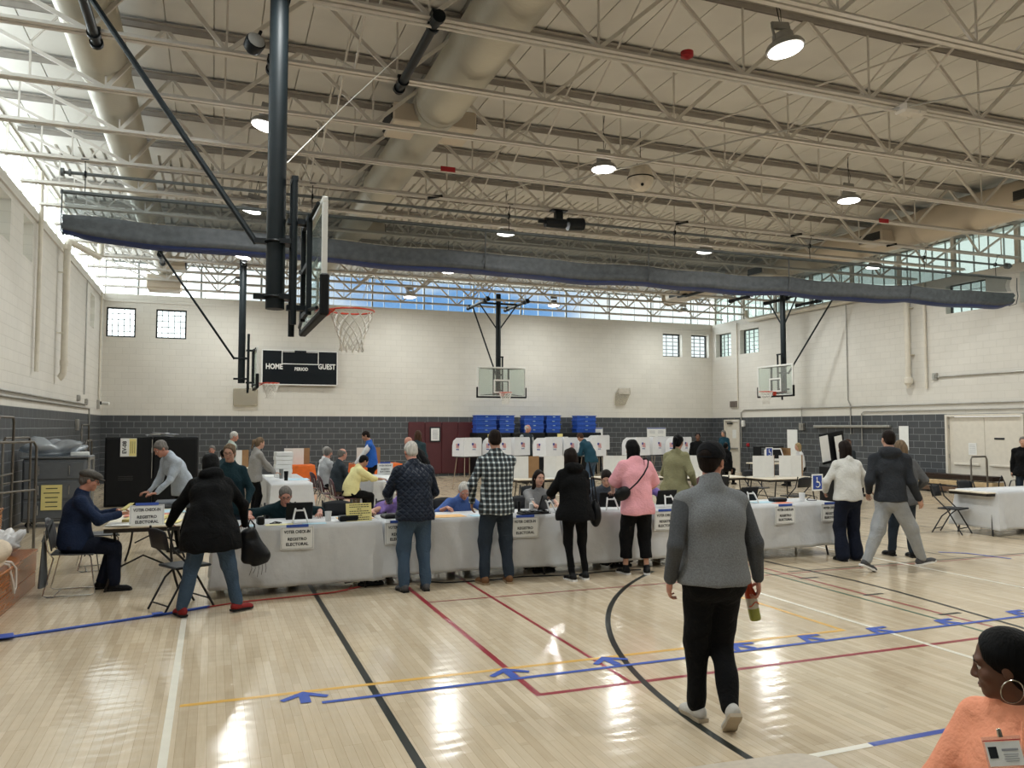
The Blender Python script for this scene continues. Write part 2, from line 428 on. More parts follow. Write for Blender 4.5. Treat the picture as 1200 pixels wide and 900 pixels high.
# walls: cells around openings
def wall(name, axis, fixed, inner_dir, a0, a1, holes, mats, thick=0.32, z1=ZW):
    b = MB()
    As = sorted({a0, a1} | {h[0] for h in holes} | {h[1] for h in holes}); Zs = sorted({0, 2.221, z1} | {h[2] for h in holes} | {h[3] for h in holes})
    for i in range(len(As) - 1):
        for j in range(len(Zs) - 1):
            ca, cz = (As[i] + As[i + 1]) / 2, (Zs[j] + Zs[j + 1]) / 2
            if any(h[0] < ca < h[1] and h[2] < cz < h[3] for h in holes): continue
            mi = 0 if cz > 2.221 else 1
            c = fixed + inner_dir * thick / 2
            if axis == 'X': b.box((ca, c, cz), (As[i + 1] - As[i], thick, Zs[j + 1] - Zs[j]), mi)
            else: b.box((c, ca, cz), (thick, As[i + 1] - As[i], Zs[j + 1] - Zs[j]), mi)
    return structure(b.build(name, mats))
WZ0, WZ1 = 4.80, 5.78
holesB = [(-3.34, -2.46, WZ0, WZ1), (-1.85, -0.9, WZ0, WZ1), (17.66, 18.6, WZ0, WZ1), (19.06, 19.94, WZ0, WZ1)]
holesR = [(26.9, 28.15, WZ0, WZ1), (25.1, 26.35, WZ0, WZ1), (15.4, 16.5, WZ0, WZ1), (13.6, 14.7, WZ0, WZ1), (27.1, 28.05, 0.0, 2.12)]
holesR = [(27.55, 28.6, WZ0, WZ1), (25.75, 26.95, WZ0, WZ1), (15.9, 17.2, 5.15, 6.0), (13.7, 14.9, 5.15, 6.0), (27.1, 28.02, 0.0, 2.14), (14.9, 17.3, 0.0, 2.2)]
holesL = [(17.1, 17.95, WZ0 + .3, WZ1 + .1), (15.2, 16.1, WZ0 + .3, WZ1 + .1), (13.3, 14.2, WZ0 + .3, WZ1 + .1), (25.9, 26.8, WZ0, WZ1)]
wall('wall_back', 'X', YB, 1, XL - 0.3, XR + 0.3, holesB, [M_blkX, M_drkX])
wall('wall_left', 'Y', XL, -1, YF, YB, holesL, [M_blkY, M_drkY])
wall('wall_right', 'Y', XR, 1, YF, YB, holesR, [M_blkY, M_drkY])
wall('wall_front', 'X', YF, -1, XL - 0.3, XR + 0.3, [], [M_blkX, M_drkX], z1=ZD + 0.1)
b = MB(); b.box(((XL + XR) / 2, YB + 0.03 - 0.045, 5.98), (XR - XL, 0.03, 0.02)); structure(b.build('trim_1', M_steel))

# outer thick roof fascia stops the sky above the deck; deck ribs run along y
b = MB()
x = XL - 0.35; p0 = 0.0
prof = []
while x < XR + 0.35:
    prof += [(x, ZD), (x + 0.145, ZD), (x + 0.16, ZD + 0.055), (x + 0.19, ZD + 0.055)]
    x += 0.205
def deckpart(y0, y1, prof, th=0.12):
    n = len(prof)
    vs = [(px, y0, pz) for px, pz in prof] + [(px, y1, pz) for px, pz in prof]
    b.add(vs, [(i + 1, i, n + i, n + i + 1) for i in range(n - 1)])
deckpart(17.4, YB + 0.35, prof)
prof2 = []; x = XL - 0.35
while x < XR + 0.35:
    prof2 += [(x, ZD), (x + 0.598, ZD), (x + 0.60, ZD + 0.03), (x + 0.613, ZD + 0.03)]
    x += 0.615
deckpart(YF - 0.3, 17.4, prof2)
b.box(((XL + XR) / 2, (YB + YF) / 2, ZD + 0.2), (XR - XL + 0.7, YB - YF + 0.7, 0.2))
b.box(((XL + XR) / 2, YB + 0.3, ZD + 0.05), (XR - XL + 0.7, 0.1, 0.14)); b.box((XL - 0.3, (YB + YF) / 2, ZD + 0.05), (0.1, YB - YF + 0.6, 0.14)); b.box((XR + 0.3, (YB + YF) / 2, ZD + 0.05), (0.1, YB - YF + 0.6, 0.14))
structure(b.build('ceiling', M_deck))

# clerestory bands of glass on three sides
M_glass = clear_mat('clear_glass', '#f4f8f8', 0.05)
M_glassG = clear_mat('greenish_glass', '#eaf4f0', 0.05, 0.12, '#e6f2ee')
M_mull = mat('grey_aluminium_mullion', '#8c8f8c', 0.45, 0.3, var=0.05)
wnum = [0]
def window(axis, fixed, a0, a1, z0, z1, nx, nz, mg, frame=0.05, bar=0.02, mf=M_trimdark, posts=None, mb_=None):
    wnum[0] += 1
    r = sroot('window_%d' % wnum[0])
    f = MB(); g = MB()
    def bx(m, a, z, da, dz, t):
        if axis == 'X': m.box((a, fixed, z), (da, t, dz))
        else: m.box((fixed, a, z), (t, da, dz))
    ca, cz = (a0 + a1) / 2, (z0 + z1) / 2
    for z in (z0 + frame / 2, z1 - frame / 2): bx(f, ca, z, a1 - a0, frame, 0.07)
    for a in (a0 + frame / 2, a1 - frame / 2): bx(f, a, cz, frame, z1 - z0 - 2 * frame, 0.07)
    m = MB()
    for i in range(1, nx): bx(m, a0 + (a1 - a0) * i / nx, cz, bar, z1 - z0 - 2 * frame, 0.05)
    for j in range(1, nz): bx(m, ca, z0 + (z1 - z0) * j / nz, a1 - a0 - 2 * frame, bar, 0.045)
    bx(g, ca, cz, a1 - a0 - 2 * frame, z1 - z0 - 2 * frame, 0.006)
    f.build('window_frame', mf, r); m.build('glazing_bars', mb_ or mf, r); g.build('pane', mg, r)
    return r
window('X', YB + 0.16, XL, XR, ZW, ZD - 0.01, 38, 1, M_glass, 0.035, 0.018, M_mull)
window('Y', XL - 0.16, YF, YB, ZW, ZD - 0.01, 26, 1, M_glass, 0.03, 0.022, M_soffit, mb_=M_soffit)
window('Y', XR + 0.16, YF, YB, ZW, ZD - 0.01, 70, 1, M_glassG, 0.035, 0.018, M_mull)
M_bars = mat('pale_grille_bars', '#6d7373', 0.5)
for h in holesB: window('X', YB + (0.08 if h[0] < 5 else 0.24), h[0], h[1], h[2], h[3], 5 if h[0] < 5 else 3, 5 if h[0] < 5 else 6, M_glass, 0.05, 0.024, mb_=M_bars)
for h in holesR[:4]: window('Y', XR + 0.24, h[0], h[1], h[2], h[3], 4, 6 if h[2] < 5 else 4, M_glassG, 0.03, 0.012, mb_=M_bars)
M_frost = clear_mat('frosted_glass', '#ffffff', 0.03, 0.75, '#eef2ec')
for h in holesL: window('Y', XL - 0.28, h[0], h[1], h[2], h[3], 1, 1, M_frost, 0.02, 0.012, mf=M_soffit)
# posts in the clerestories
for i in range(15):
    yy = 1.2 + i * 1.97
    for xx, sgn in ((XR + 0.08, 1),):
        b = MB(); b.box((0, 0, 0), (0.09, 0.02, ZD - ZW)); b.box((-0.04, 0, 0), (0.012, 0.12, ZD - ZW)); b.box((0.04, 0, 0), (0.012, 0.12, ZD - ZW))
        o = structure(b.build('trim_%d' % (10 + i + (20 if sgn < 0 else 0)), M_steel)); o.location = (xx, yy, (ZD + ZW) / 2)
for i in range(12):
    b = MB(); b.box((0, 0, 0), (0.06, 0.06, ZD - ZW)); o = structure(b.build('trim_%d' % (50 + i), M_mull)); o.location = (XL + 1.0 + i * 1.96, YB + 0.16, (ZD + ZW) / 2)
# coping on top of the block walls
b = MB(); b.box(((XL + XR) / 2, YB + 0.16, ZW + 0.012), (XR - XL, 0.30, 0.02)); structure(b.build('trim_2', M_soffit))
b = MB(); b.box((XL + 0.02, (YB + YF) / 2, 6.0), (0.04, YB - YF, 0.035)); structure(b.build('trim_3', M_steel))
b = MB(); b.box((XR - 0.02, (YB + YF) / 2 + 8, 5.98), (0.03, 12, 0.02)); structure(b.build('trim_4', M_steel))

# ---------------------------------------------------------------- roof joists
JY = [1.70 + 1.645 * k for k in range(1, 17)]
XB = [-3.3 + 0.0] 
M_topchord = mat('darker_grey_steel_chord', '#a09a93', 0.55, var=0.06)  # top chords coloured darker grey than the rest of each joist
def chord_mesh(z, w, h, x0, x1):
    b = MB()
    for s in (-1, 1):
        b.box(((x0 + x1) / 2, s * w, z + (0.0)), (x1 - x0, 0.006, h)); b.box(((x0 + x1) / 2, s * (w + h / 2), z + (h / 2 if z > 7 else -h / 2)), (x1 - x0, h, 0.006))
    return b
def bar_mesh(p, q, r=0.013):
    b = MB(); b.box((0, 0, 0), (2 * r, 1.2 * r, (Vector(q) - Vector(p)).length)); return b
tcm = chord_mesh(ZTC, 0.018, 0.075, XL - 0.02, XR + 0.02).mesh('top_chord', M_topchord)
bcm = chord_mesh(ZBC, 0.018, 0.062, XL + 0.05, XR - 0.05).mesh('bottom_chord', M_steel)
bot = [-1.42] + [0.07 + 2.075 * k for k in range(0, 9)] + [18.6]
segs = []
bot_nodes = bot
top_nodes = [-0.70] + [0.07 + 1.0375 + 2.075 * k for k in range(0, 8)] + [17.75]
segs_d = []
for i in range(len(bot_nodes) - 1):
    tn = top_nodes[i]
    segs_d += [((bot_nodes[i], ZBC), (tn, ZTC)), ((tn, ZTC), (bot_nodes[i + 1], ZBC))]
segs_d += [((XL, ZTC - .02), (-1.42, ZBC)), ((XR, ZTC - .02), (18.6, ZBC))]
segs_v = [((x, ZBC), (x, ZTC)) for x in bot_nodes] + [((-2.3, ZBC), (-2.3, 6.83)), ((-2.3, 6.83), (-1.95, ZTC)), ((19.4, ZBC), (19.4, 6.83)), ((-2.75, ZBC), (-2.75, 6.95))]
def bar_cache(p, q, r):
    L = math.hypot(q[0] - p[0], q[1] - p[1]); b = MB(); b.box((0, 0, 0), (2 * r, 1.5 * r, L)); return b.mesh('web_bar', M_steel)
cache = {}
def put_bar(name, p, q, r, parent):
    key = (round(abs(q[0] - p[0]), 3), round(abs(q[1] - p[1]), 3), r)
    if key not in cache: cache[key] = bar_cache(p, q, r)
    o = bpy.data.objects.new(name, cache[key]); col.objects.link(o); o.parent = parent
    o.location = ((p[0] + q[0]) / 2, 0, (p[1] + q[1]) / 2)
    o.rotation_euler = (0, math.atan2(q[0] - p[0], q[1] - p[1]), 0)
for i, y in enumerate(JY):
    j = structure(bpy.data.objects.new('roof_joist', None)); col.objects.link(j); j.location = (0, y, 0)
    for nm, me in (('top_chord', tcm), ('bottom_chord', bcm)):
        o = bpy.data.objects.new(nm, me); col.objects.link(o); o.parent = j
    for p, q in segs_d: put_bar('web_diagonal', p, q, 0.024, j)
    for p, q in segs_v: put_bar('web_vertical', p, q, 0.012, j)
# bridging crosses between neighbouring joists
dy = 1.645
bm_ = MB(); 
for s in (-1, 1): bm_.cyl((0, 0.0, (ZTC - 0.03) if s > 0 else (ZBC + 0.03)), (0, dy, (ZBC + 0.03) if s > 0 else (ZTC - 0.03)), 0.016, n=6)
xm = bm_.mesh('bridging_cross', M_steel)
for x in (1.6, 4.9, 9.0, 13.1, 16.9):
    for y in JY[:-1]:
        o = structure(bpy.data.objects.new('bridging_cross', xm)); col.objects.link(o); o.location = (x, y, 0)
# diagonal sprinkler / conduit runs seen crossing the bays
def run(name, pts, r, m, label, cat='pipe', n=8, group=None):
    b = MB(); b.tube(pts, r, n); o = b.build(name, m, smooth=True); return tag(o, label, cat, group)
# ---------------------------------------------------------------- high bay lamps
M_lens = emit_mat('lit_lamp_lens', '#fffaf4', 14.0)
M_alu = mat('grey_cast_aluminium', '#9a9a98', 0.4, 0.5)
def make_lamp():
    r = thing('high_bay_lamp', 'round lit high bay lamp', 'ceiling lamp', (0, 0, 0), 0, 'high bay lamps under the roof')
    b = MB(); b.lathe([(0.05, 0.20), (0.12, 0.19), (0.13, 0.10), (0.20, 0.07), (0.225, 0.03), (0.225, 0.0), (0.19, -0.005)], n=28); b.build('housing', M_alu, r, True)
    b = MB(); b.lathe([(0.20, 0.0), (0.20, -0.012), (0.15, -0.03), (0.05, -0.035)], n=28); b.build('lens', M_lens, r, True)
    b = MB(); b.box((0, 0, 0.30), (0.26, 0.04, 0.1), bev=0.01)
    for s in (-1, 1): b.box((s * 0.12, 0, 0.18), (0.02, 0.03, 0.24))
    b.build('bracket', M_alu, r)
    b = MB(); b.cyl((0, 0, 0.33), (0, 0, 1.07), 0.006, n=6); b.tube([(0.02, 0, 0.34), (0.06, 0.01, 0.5), (0.0, 0.02, 0.7), (0.03, 0, 1.0)], 0.005, 5); b.build('hanger_cable', M_black, r)
    l = bpy.data.lights.new('lamp_light', 'AREA'); l.shape = 'DISK'; l.size = 0.4; l.energy = LAMP_POWER; l.color = (0.965, 1.0, 0.975)
    lo = bpy.data.objects.new('lamp_light', l); col.objects.link(lo); lo.parent = r; lo.location = (0, 0, -0.05)
    return r
lamp0 = make_lamp(); first = True
LX = [0.65, 6.25, 11.65, 17.2]; LY = [2.6, 7.43, 12.1, 17.0, 21.8, 26.6]
names_r = ['first', 'second', 'third', 'fourth', 'fifth', 'sixth']
for i, x in enumerate(LX):
    for k, y in enumerate(LY):
        cname = ['leftmost', 'second', 'third', 'rightmost'][i]
        lb = 'round lit high bay lamp, %s column of lamps, %s row from the camera' % (cname, names_r[k])
        if first: o = lamp0; o['label'] = lb; first = False
        else: o = dup(lamp0, (0, 0, 0), 0, lb)
        o.location = (x, y, 6.30); 
        if i == 0: o.rotation_euler = (0, R(12), 0)
        if i == 1 and k == 1: o.rotation_euler = (R(-6), R(-8), 0)
# ---------------------------------------------------------------- air ducts
def spiral_duct_mat(name, c, pitch):
    m = mat(name, c, 0.35, 0.25, var=0.04, vscale=2); t = NT(m)
    tc = t.new('ShaderNodeTexCoord'); wv = t.new('ShaderNodeTexWave'); wv.bands_direction = 'Y'; wv.inputs['Scale'].default_value = pitch
    t.link(tc.outputs['Object'], wv.inputs['Vector'])
    bp = t.new('ShaderNodeBump'); bp.inputs['Strength'].default_value = 0.35; bp.inputs['Distance'].default_value = 0.004
    t.link(wv.outputs['Fac'], bp.inputs['Height']); t.link(bp.outputs[0], t.b.inputs['Normal'])
    return m
M_duct = spiral_duct_mat('silver_spiral_duct', '#b9b4a6', 6.0)
M_duct2 = mat('cream_painted_duct', '#cbbfae', 0.4, 0.1, var=0.04, vscale=2)
M_grille = mat('dark_grille', '#3a3a38', 0.5, 0.3)
def duct(name, x, z, y0, y1, radii, m, label, boxes=(), n=28):
    r = thing(name, label, 'air duct', (x, 0, z))
    b = MB(); L = len(radii); step = (y1 - y0) / L; prof = []
    for i, rr in enumerate(radii):
        a = y0 + i * step
        prof += [(rr, a + 0.02), (rr, a + step - 0.25)]
        if i < L - 1: prof += [(rr * 1.02, a + step - 0.24), (rr * 1.02, a + step - 0.18), (radii[i + 1], a + step)]
    b.lathe(prof, (0, 0, 0), n, rot=(R(-90), 0, 0)); b.build('duct_run', m, r, True)
    for i in range(L + 1):
        c = MB(); a = y0 + i * step; rr = radii[min(i, L - 1)]
        c.cyl((0, a - 0.02, 0), (0, a + 0.02, 0), rr * 1.03, n=n); 
        c.build('joint_ring', m, r, True)
    for (by, side, bw) in boxes:
        b = MB(); b.box((side * (radii[0] + 0.0), by, -0.12), (0.55, bw, 0.30), bev=0.02); o = b.build('supply_box', M_duct2, r)
        g = MB(); g.box((side * (radii[0] + 0.285), by, -0.12), (0.02, bw * 0.85, 0.2)); 
        for k in range(5): g.box((side * (radii[0] + 0.30), by, -0.2 + k * 0.04), (0.015, bw * 0.85, 0.008), rot=(0, R(30) * side, 0))
        g.build('grille', M_grille, o)
    return r
duct('spiral_duct', -1.5, 6.84, -2.5, 26.9, [0.36, 0.36, 0.34, 0.32, 0.30, 0.27], M_duct, 'silver spiral air duct nearest the left wall', [(25.6, 1, 0.9)])
b = MB(); b.box((0, 0, 0), (1.0, 0.7, 0.42), bev=0.03); b.box((0, 0, -0.24), (0.9, 0.6, 0.06)); b.cyl((0, 0.2, 0.2), (0, 0.2, 0.45), 0.2, n=16); o = b.build('duct_diffuser', M_duct2, loc=(-1.5, 26.9, 6.34)); tag(o, 'boxy cream diffuser at the far end of left duct', 'air diffuser')
duct('spiral_duct', 3.2, 6.86, -2.5, 26.0, [0.40, 0.40, 0.39, 0.36, 0.32, 0.30], M_duct, 'wide pale spiral duct left of the middle of the roof', [(12.3, -1, 0.8), (12.3, 1, 0.8), (19.5, 1, 0.7)])
duct('round_duct', 16.4, 6.80, 3.0, 26.4, [0.46, 0.46, 0.42, 0.38, 0.34, 0.30], M_duct2, 'cream round duct near the right wall with side grilles', [(11.3, -1, 0.9), (15.6, -1, 0.8), (20.2, -1, 0.8), (24.8, -1, 0.8)])

# ---------------------------------------------------------------- basketball hoops
M_rim = mat('orange_red_rim', '#c63c22', 0.35); M_net = mat('white_net_cord', '#d9d6cf', 0.8); M_whitepaint = mat('white_enamel', '#dcdcd8', 0.4, var=0.04)
M_bglass = clear_mat('backboard_glass', '#eef5f2', 0.10, 0.06)
M_pad = mat('black_rubber_pad', '#0f1113', 0.6)
def hoop(name, label, loc, rz, brace_top=None, vee=False, barsX=(), barY=(0, 0), drop=0.0, mast_top=None, bw=1.83, milky=False):
    r = thing(name, label, 'basketball hoop', (loc[0], loc[1], 3.05 - drop), rz)
    Mi = Matrix.Rotation(-rz, 4, 'Z') @ Matrix.Translation(Vector((-loc[0], -loc[1], -(3.05 - drop))))
    W = lambda p: tuple(Mi @ Vector(p))
    # rim
    b = MB(); pts = [(0.2286 * math.cos(a), 0.2286 * math.sin(a), 0) for a in [2 * PI * i / 32 for i in range(32)]]
    b.tube(pts, 0.0095, 8, closed=True)
    b.box((0, -0.30, -0.03), (0.15, 0.13, 0.012)); b.box((0, -0.365, -0.06), (0.15, 0.015, 0.13))
    b.prism([(-0.075, -0.36), (0.075, -0.36), (0.12, -0.195), (-0.12, -0.195)], -0.012, 0.002)
    for s in (-1, 1): b.tube([(s * 0.06, -0.36, -0.11), (s * 0.08, -0.25, -0.05), (s * 0.12, -0.19, -0.01)], 0.008, 6)
    ro = b.build('rim', M_rim, r, True)
    # net: crossing cords on a narrowing tube
    b = MB(); N = 12; rows = 8
    def npnt(a, k):
        t = k / rows; rr = 0.2286 * (1 - 0.50 * min(1, t * 1.3)) + (0.012 if t > 0.9 else 0); return (rr * math.cos(a), rr * math.sin(a), -0.42 * t)
    for i in range(N):
        for sgn in (-1, 1):
            pts = []
            for k in range(rows + 1):
                w = (k if k < 2 else k) * 0.5
                pts.append(npnt(2 * PI * (i + sgn * w * 0.9) / N, k))
            b.tube(pts, 0.0065, 4)
    b.build('net', M_net, ro, True)
    # board
    z0, z1 = -0.15, 0.92; yb = -0.40; hw = bw / 2
    b = MB()
    for zz in (z0 + 0.025, z1 - 0.025): b.box((0, yb, zz), (bw, 0.05, 0.05), bev=0.006)
    for s in (-1, 1): b.box((s * (hw - 0.025), yb, (z0 + z1) / 2), (0.05, 0.05, z1 - z0 - 0.1), bev=0.006)
    fr = b.build('board_frame', M_whitepaint if True else M_black, r)
    b = MB(); b.box((0, yb, (z0 + z1) / 2), (bw - 0.09, 0.012, z1 - z0 - 0.09)); b.build('glass_panel', M_bglass, r)
    b = MB(); y = yb + 0.009
    for zz in (0.02, 0.45): b.box((0, y, zz), (0.61, 0.002, 0.05))
    for s in (-1, 1): b.box((s * 0.28, y, 0.235), (0.05, 0.002, 0.38))
    b.build('target_square', M_whitepaint, r)
    b = MB(); b.box((0, yb, z0 - 0.005), (bw + 0.04, 0.085, 0.06), bev=0.015)
    for s in (-1, 1): b.box((s * (hw + 0.005), yb, z0 + 0.16), (0.05, 0.085, 0.38), bev=0.015)
    b.build('edge_padding', M_pad, r)
    # steel frame behind the board
    b = MB()
    for s in (-1, 1):
        b.box((s * 0.28, yb - 0.07, 0.40), (0.05, 0.05, 1.0)); b.tube([(s * 0.28, yb - 0.07, 0.85), (s * 0.80, yb - 0.05, 0.88)], 0.018, 6); b.tube([(s * 0.28, yb - 0.07, -0.05), (s * 0.80, yb - 0.05, -0.1)], 0.018, 6)
    for zz in (-0.05, 0.42, 0.88): b.box((0, yb - 0.07, zz), (0.56, 0.04, 0.05))
    b.box((0, yb - 0.16, 0.88), (0.10, 0.2, 0.05)); b.box((0, yb - 0.16, 0.0), (0.10, 0.2, 0.05))
    b.build('support_frame', M_blackmast, r)
    b = MB()
    for s in (-1, 1): b.cyl((s * 0.10, -0.60, -0.28 + (0.1 if s > 0 else 0)), (s * 0.10, -0.60, 1.32), 0.032, n=10)
    b.box((0, -0.60, 1.30), (0.26, 0.06, 0.05)); b.build('height_adjuster_tubes', M_blackmast, r, True)
    mz = (ZBC - 0.05) - (3.05 - drop)
    b = MB(); b.cyl((0, -0.77, -0.02), (0, -0.77, mz + 0.35), 0.093, n=20); mo = b.build('mast', M_blackmast, r, True)
    for zz in (0.10, 0.66):
        c = MB(); c.tube([(0.105 * math.cos(a), -0.77 + 0.105 * math.sin(a), zz) for a in [2 * PI * i / 20 for i in range(20)]], 0.014, 6, closed=True); c.box((0, -0.67, zz), (0.22, 0.14, 0.05)); c.box((0, -0.92, zz), (0.06, 0.12, 0.05))
        c.build('clamp_collar', M_black, mo, True)
    if brace_top:
        b = MB(); b.cyl((0, -0.96, 0.64), W(brace_top), 0.03, n=8); b.build('back_brace', M_blackmast, r, True)
    if vee:
        for s in (-1, 1):
            b = MB(); b.cyl((s * 0.72, -0.77, mz - 0.02), (0, -0.77, mz - 1.0), 0.025, n=8); b.build('side_brace', M_blackmast, r, True)
        b = MB(); b.cyl((-0.78, -0.77, mz), (0.78, -0.77, mz), 0.04, n=8); b.build('header_pipe', M_black, r, True)
    for bx_ in barsX:
        b = MB(); b.cyl(W((bx_, barY[0], 6.275)), W((bx_, barY[1], 6.275)), 0.055, n=12)
        for f_ in (0.0, 0.12, 0.88, 1.0):
            yy = barY[0] + (barY[1] - barY[0]) * f_; b.cyl(W((bx_, yy - 0.03, 6.275)), W((bx_, yy + 0.03, 6.275)), 0.075, n=12)
        for f_ in (0.05, 0.93): yy = barY[0] + (barY[1] - barY[0]) * f_; b.box(W((bx_, yy, 6.33)), (0.12, 0.12, 0.10))
        b.build('ceiling_support_bar', M_black, r, True)
    return r
hoop('basketball_hoop', 'large near basketball hoop seen edge-on, hung on dark mast', (1.33, 8.26), R(-90), (-1.28, 8.9, 6.27), False, (2.2, 0.60, -1.34), (8.1, 10.05), drop=0.0)
hoop('basketball_hoop', 'basketball hoop seen edge-on beside the scoreboard', (1.47, 22.8), R(-90), (-1.35, 21.5, 6.27), False, (2.3, 0.70, -1.36), (22.15, 23.3))
hoop('basketball_hoop', 'basketball hoop facing the camera before the far wall', (9.60, 26.15), R(180), (8.95, 27.9, 6.27), True, (8.86, 10.34), (25.9, 28.2))
hoop('basketball_hoop', 'basketball hoop near the right wall turned to the left', (17.74, 22.4), R(90), (19.45, 20.9, 6.27), True, (17.0, 18.5, 19.9), (22.15, 23.3))
hoop_spot = None
b = MB(); b.cyl((14.9, 20.6, 6.27), (14.9, 22.9, 6.27), 0.05, n=10); b.box((14.9, 21.4, 6.32), (0.1, 0.1, 0.1)); b.box((14.9, 23.1, 6.31), (0.1, 0.5, 0.09)); tag(b.build('support_bar', M_black, smooth=True), 'short black bar under the roof left of the right hoop', 'support bar')

# ---------------------------------------------------------------- rolled-up divider curtain
def curtain():
    x0, x1, y = -2.42, 19.85, 14.93
    r = thing('divider_curtain', 'long dark gym divider curtain rolled up under the roof', 'curtain', (x0, y, 5.8))
    L = x1 - x0; N = 150
    straps = [0.0, 6.2, 9.1, 13.2, 17.3, L]
    straps = [L * k / 6 for k in range(7)]
    def sag(x):
        for a, c in zip(straps[:-1], straps[1:]):
            if a <= x <= c: t = (x - a) / (c - a); return 4 * t * (1 - t)
        return 0
    def ztop(x): return -0.02
    def zroll(x): return -0.40 - 0.10 * math.sin(PI * min(1, max(0, x / L))) - 0.045 * sag(x) + 0.012 * math.sin(x * 3.1)
    rows = []
    for k in range(7):
        t = k / 6; row = []
        for i in range(N + 1):
            x = L * i / N; row.append((x, 0.05 * math.sin(t * PI) + 0.02 * math.sin(x * 2.3 + t), ztop(x) * (1 - t) + (zroll(x) + 0.05) * t))
        rows.append(row)
    b = MB(); b.grid(rows); b.build('mesh_panel', M_cmesh, r, True)
    # second layer behind
    b = MB(); b.grid([[(p[0], p[1] + 0.12, p[2]) for p in row] for row in rows]); b.build('mesh_panel', M_cmesh, r, True)
    def roll(name, prof, m):
        b = MB(); rows = []
        for (py, pz) in prof + [prof[0]]:
            row = []
            for i in range(N + 1):
                x = L * i / N; e = 1.0 - 0.25 * math.exp(-((x) / 0.3) ** 2) - 0.25 * math.exp(-((L - x) / 0.3) ** 2)
                w = 1 + 0.12 * math.sin(x * 1.7 + pz * 30) + 0.05 * math.sin(x * 5.3 + py * 20)
                row.append((x, 0.06 + py * e * w, zroll(x) + (pz - 0.1) * 0.92 * (0.9 + 0.1 * w) * e - 0.04))
            rows.append(row)
        b.grid(rows)
        for e in (0, N): b.add([rw[e] for rw in rows[:-1]], [tuple(range(len(prof)))])
        return b.build(name, m, r, 'all')
    a = roll('vinyl_roll', [(-0.13, 0.16), (-0.165, 0.05), (-0.12, -0.05), (-0.17, -0.12), (-0.12, -0.22), (0.02, -0.27), (0.14, -0.20), (0.17, -0.05), (0.13, 0.10), (0.02, 0.18)], M_vinyl)
    b2 = roll('blue_hem', [(-0.125, -0.225), (-0.10, -0.255), (0.02, -0.30), (0.12, -0.25), (0.06, -0.22), (-0.04, -0.22)], M_hem)
    b2['label'] = 'blue hem under the roll'
    b = MB(); b.cyl((-0.05, 0.05, 0), (L + 0.02, 0.05, 0), 0.035, n=10)
    b.build('batten_pipe', M_grey, r, True)
    for s in straps:
        b = MB(); b.tube([(s, -0.14, -0.02), (s, -0.13, zroll(s) + 0.05), (s, -0.155, zroll(s) - 0.1), (s, -0.1, zroll(s) - 0.3), (s, 0.1, zroll(s) - 0.33), (s, 0.2, zroll(s) - 0.1)], 0.012, 5); b.build('lift_strap', M_vinyl, r)
    return r
M_cmesh = clear_mat('dark_mesh_cloth', '#dfe2e2', 0.0, 0.15, '#5d6365')
M_vinyl = mat('charcoal_vinyl', '#4a4e52', 0.55, var=0.25, bump=0.6, bscale=3)
M_hem = mat('navy_vinyl', '#1b2f66', 0.5); M_grey = mat('grey_painted_steel', '#5f6465', 0.45)
curtain()
# drive pipe with hangers and winch
r = thing('drive_pipe', 'grey drive pipe with hangers above the curtain', 'curtain drive', (-2.45, 14.93, 6.12))
b = MB(); b.cyl((0, 0, 0), (22.3, 0, 0), 0.028, n=10); b.cyl((-0.02, 0, 0), (0.03, 0, 0), 0.07, n=12); b.cyl((0.1, 0, 0), (0.13, 0, 0), 0.06, n=12); b.cyl((22.1, 0, 0), (22.2, 0, 0), 0.08, n=12); b.build('pipe', M_grey, r, True)
for x in (0.35, 4.1, 8.0, 11.9, 15.6, 19.2, 21.7):
    b = MB(); b.tube([(x, -0.07, 0.20), (x, 0.0, 0.03), (x, 0, -0.03), (x, -0.01, -0.3)], 0.008, 5); b.box((x, -0.07, 0.22), (0.12, 0.05, 0.03)); b.box((x, 0, 0), (0.03, 0.08, 0.09)); b.build('hanger', M_black, r)
for x in (6.3, 11.9, 15.0, 17.9):
    b = MB(); b.box((x + 0.12, -0.12, 0.20), (0.30, 0.05, 0.05), rot=(0, R(-14), 0)); b.build('clip_bar', M_black, r)
w = MB(); w.box((0, -0.05, 0.14), (0.16, 0.14, 0.26), bev=0.015); w.box((0, -0.05, 0.28), (0.34, 0.2, 0.02)); w.cyl((-0.3, -0.06, 0.02), (0.15, -0.06, 0.02), 0.10, n=14); w.cyl((0.2, -0.06, 0.02), (0.55, -0.06, 0.05), 0.13, n=14); w.cyl((-0.45, -0.06, 0.03), (-0.3, -0.06, 0.03), 0.04, n=10)
wr = w.build('winch_motor', M_black, smooth=True); wr.location = (6.6, 14.86, 6.02); tag(wr, 'black electric winch motor hanging above the curtain', 'winch')

# ---------------------------------------------------------------- odds and ends under the roof
r = thing('ball_speaker', 'white round speaker hanging on chains between joists', 'speaker', (7.35, 12.75, 6.45))
b = MB(); b.lathe([(0.02, -0.24), (0.13, -0.21), (0.21, -0.12), (0.24, 0.0), (0.24, 0.03), (0.20, 0.16), (0.13, 0.24), (0.04, 0.27)], n=26); b.build('shell', mat('white_plastic_shell', '#d3c9ba', 0.35), r, True)
b = MB(); b.lathe([(0.242, -0.005), (0.247, 0.0), (0.247, 0.015), (0.242, 0.02)], n=26); b.build('band', M_black, r, True)
b = MB(); b.ell((-0.06, -0.17, -0.16), (0.03, 0.03, 0.03)); b.build('port', M_black, r, True)
b = MB(); 
for a in (0, 120, 240): b.cyl((0.12 * math.cos(R(a)), 0.12 * math.sin(R(a)), 0.22), (0, 0, 0.42), 0.006, n=5)
b.cyl((0, 0, 0.42), (0, 0, 0.90), 0.006, n=5); b.build('chain', M_black, r)
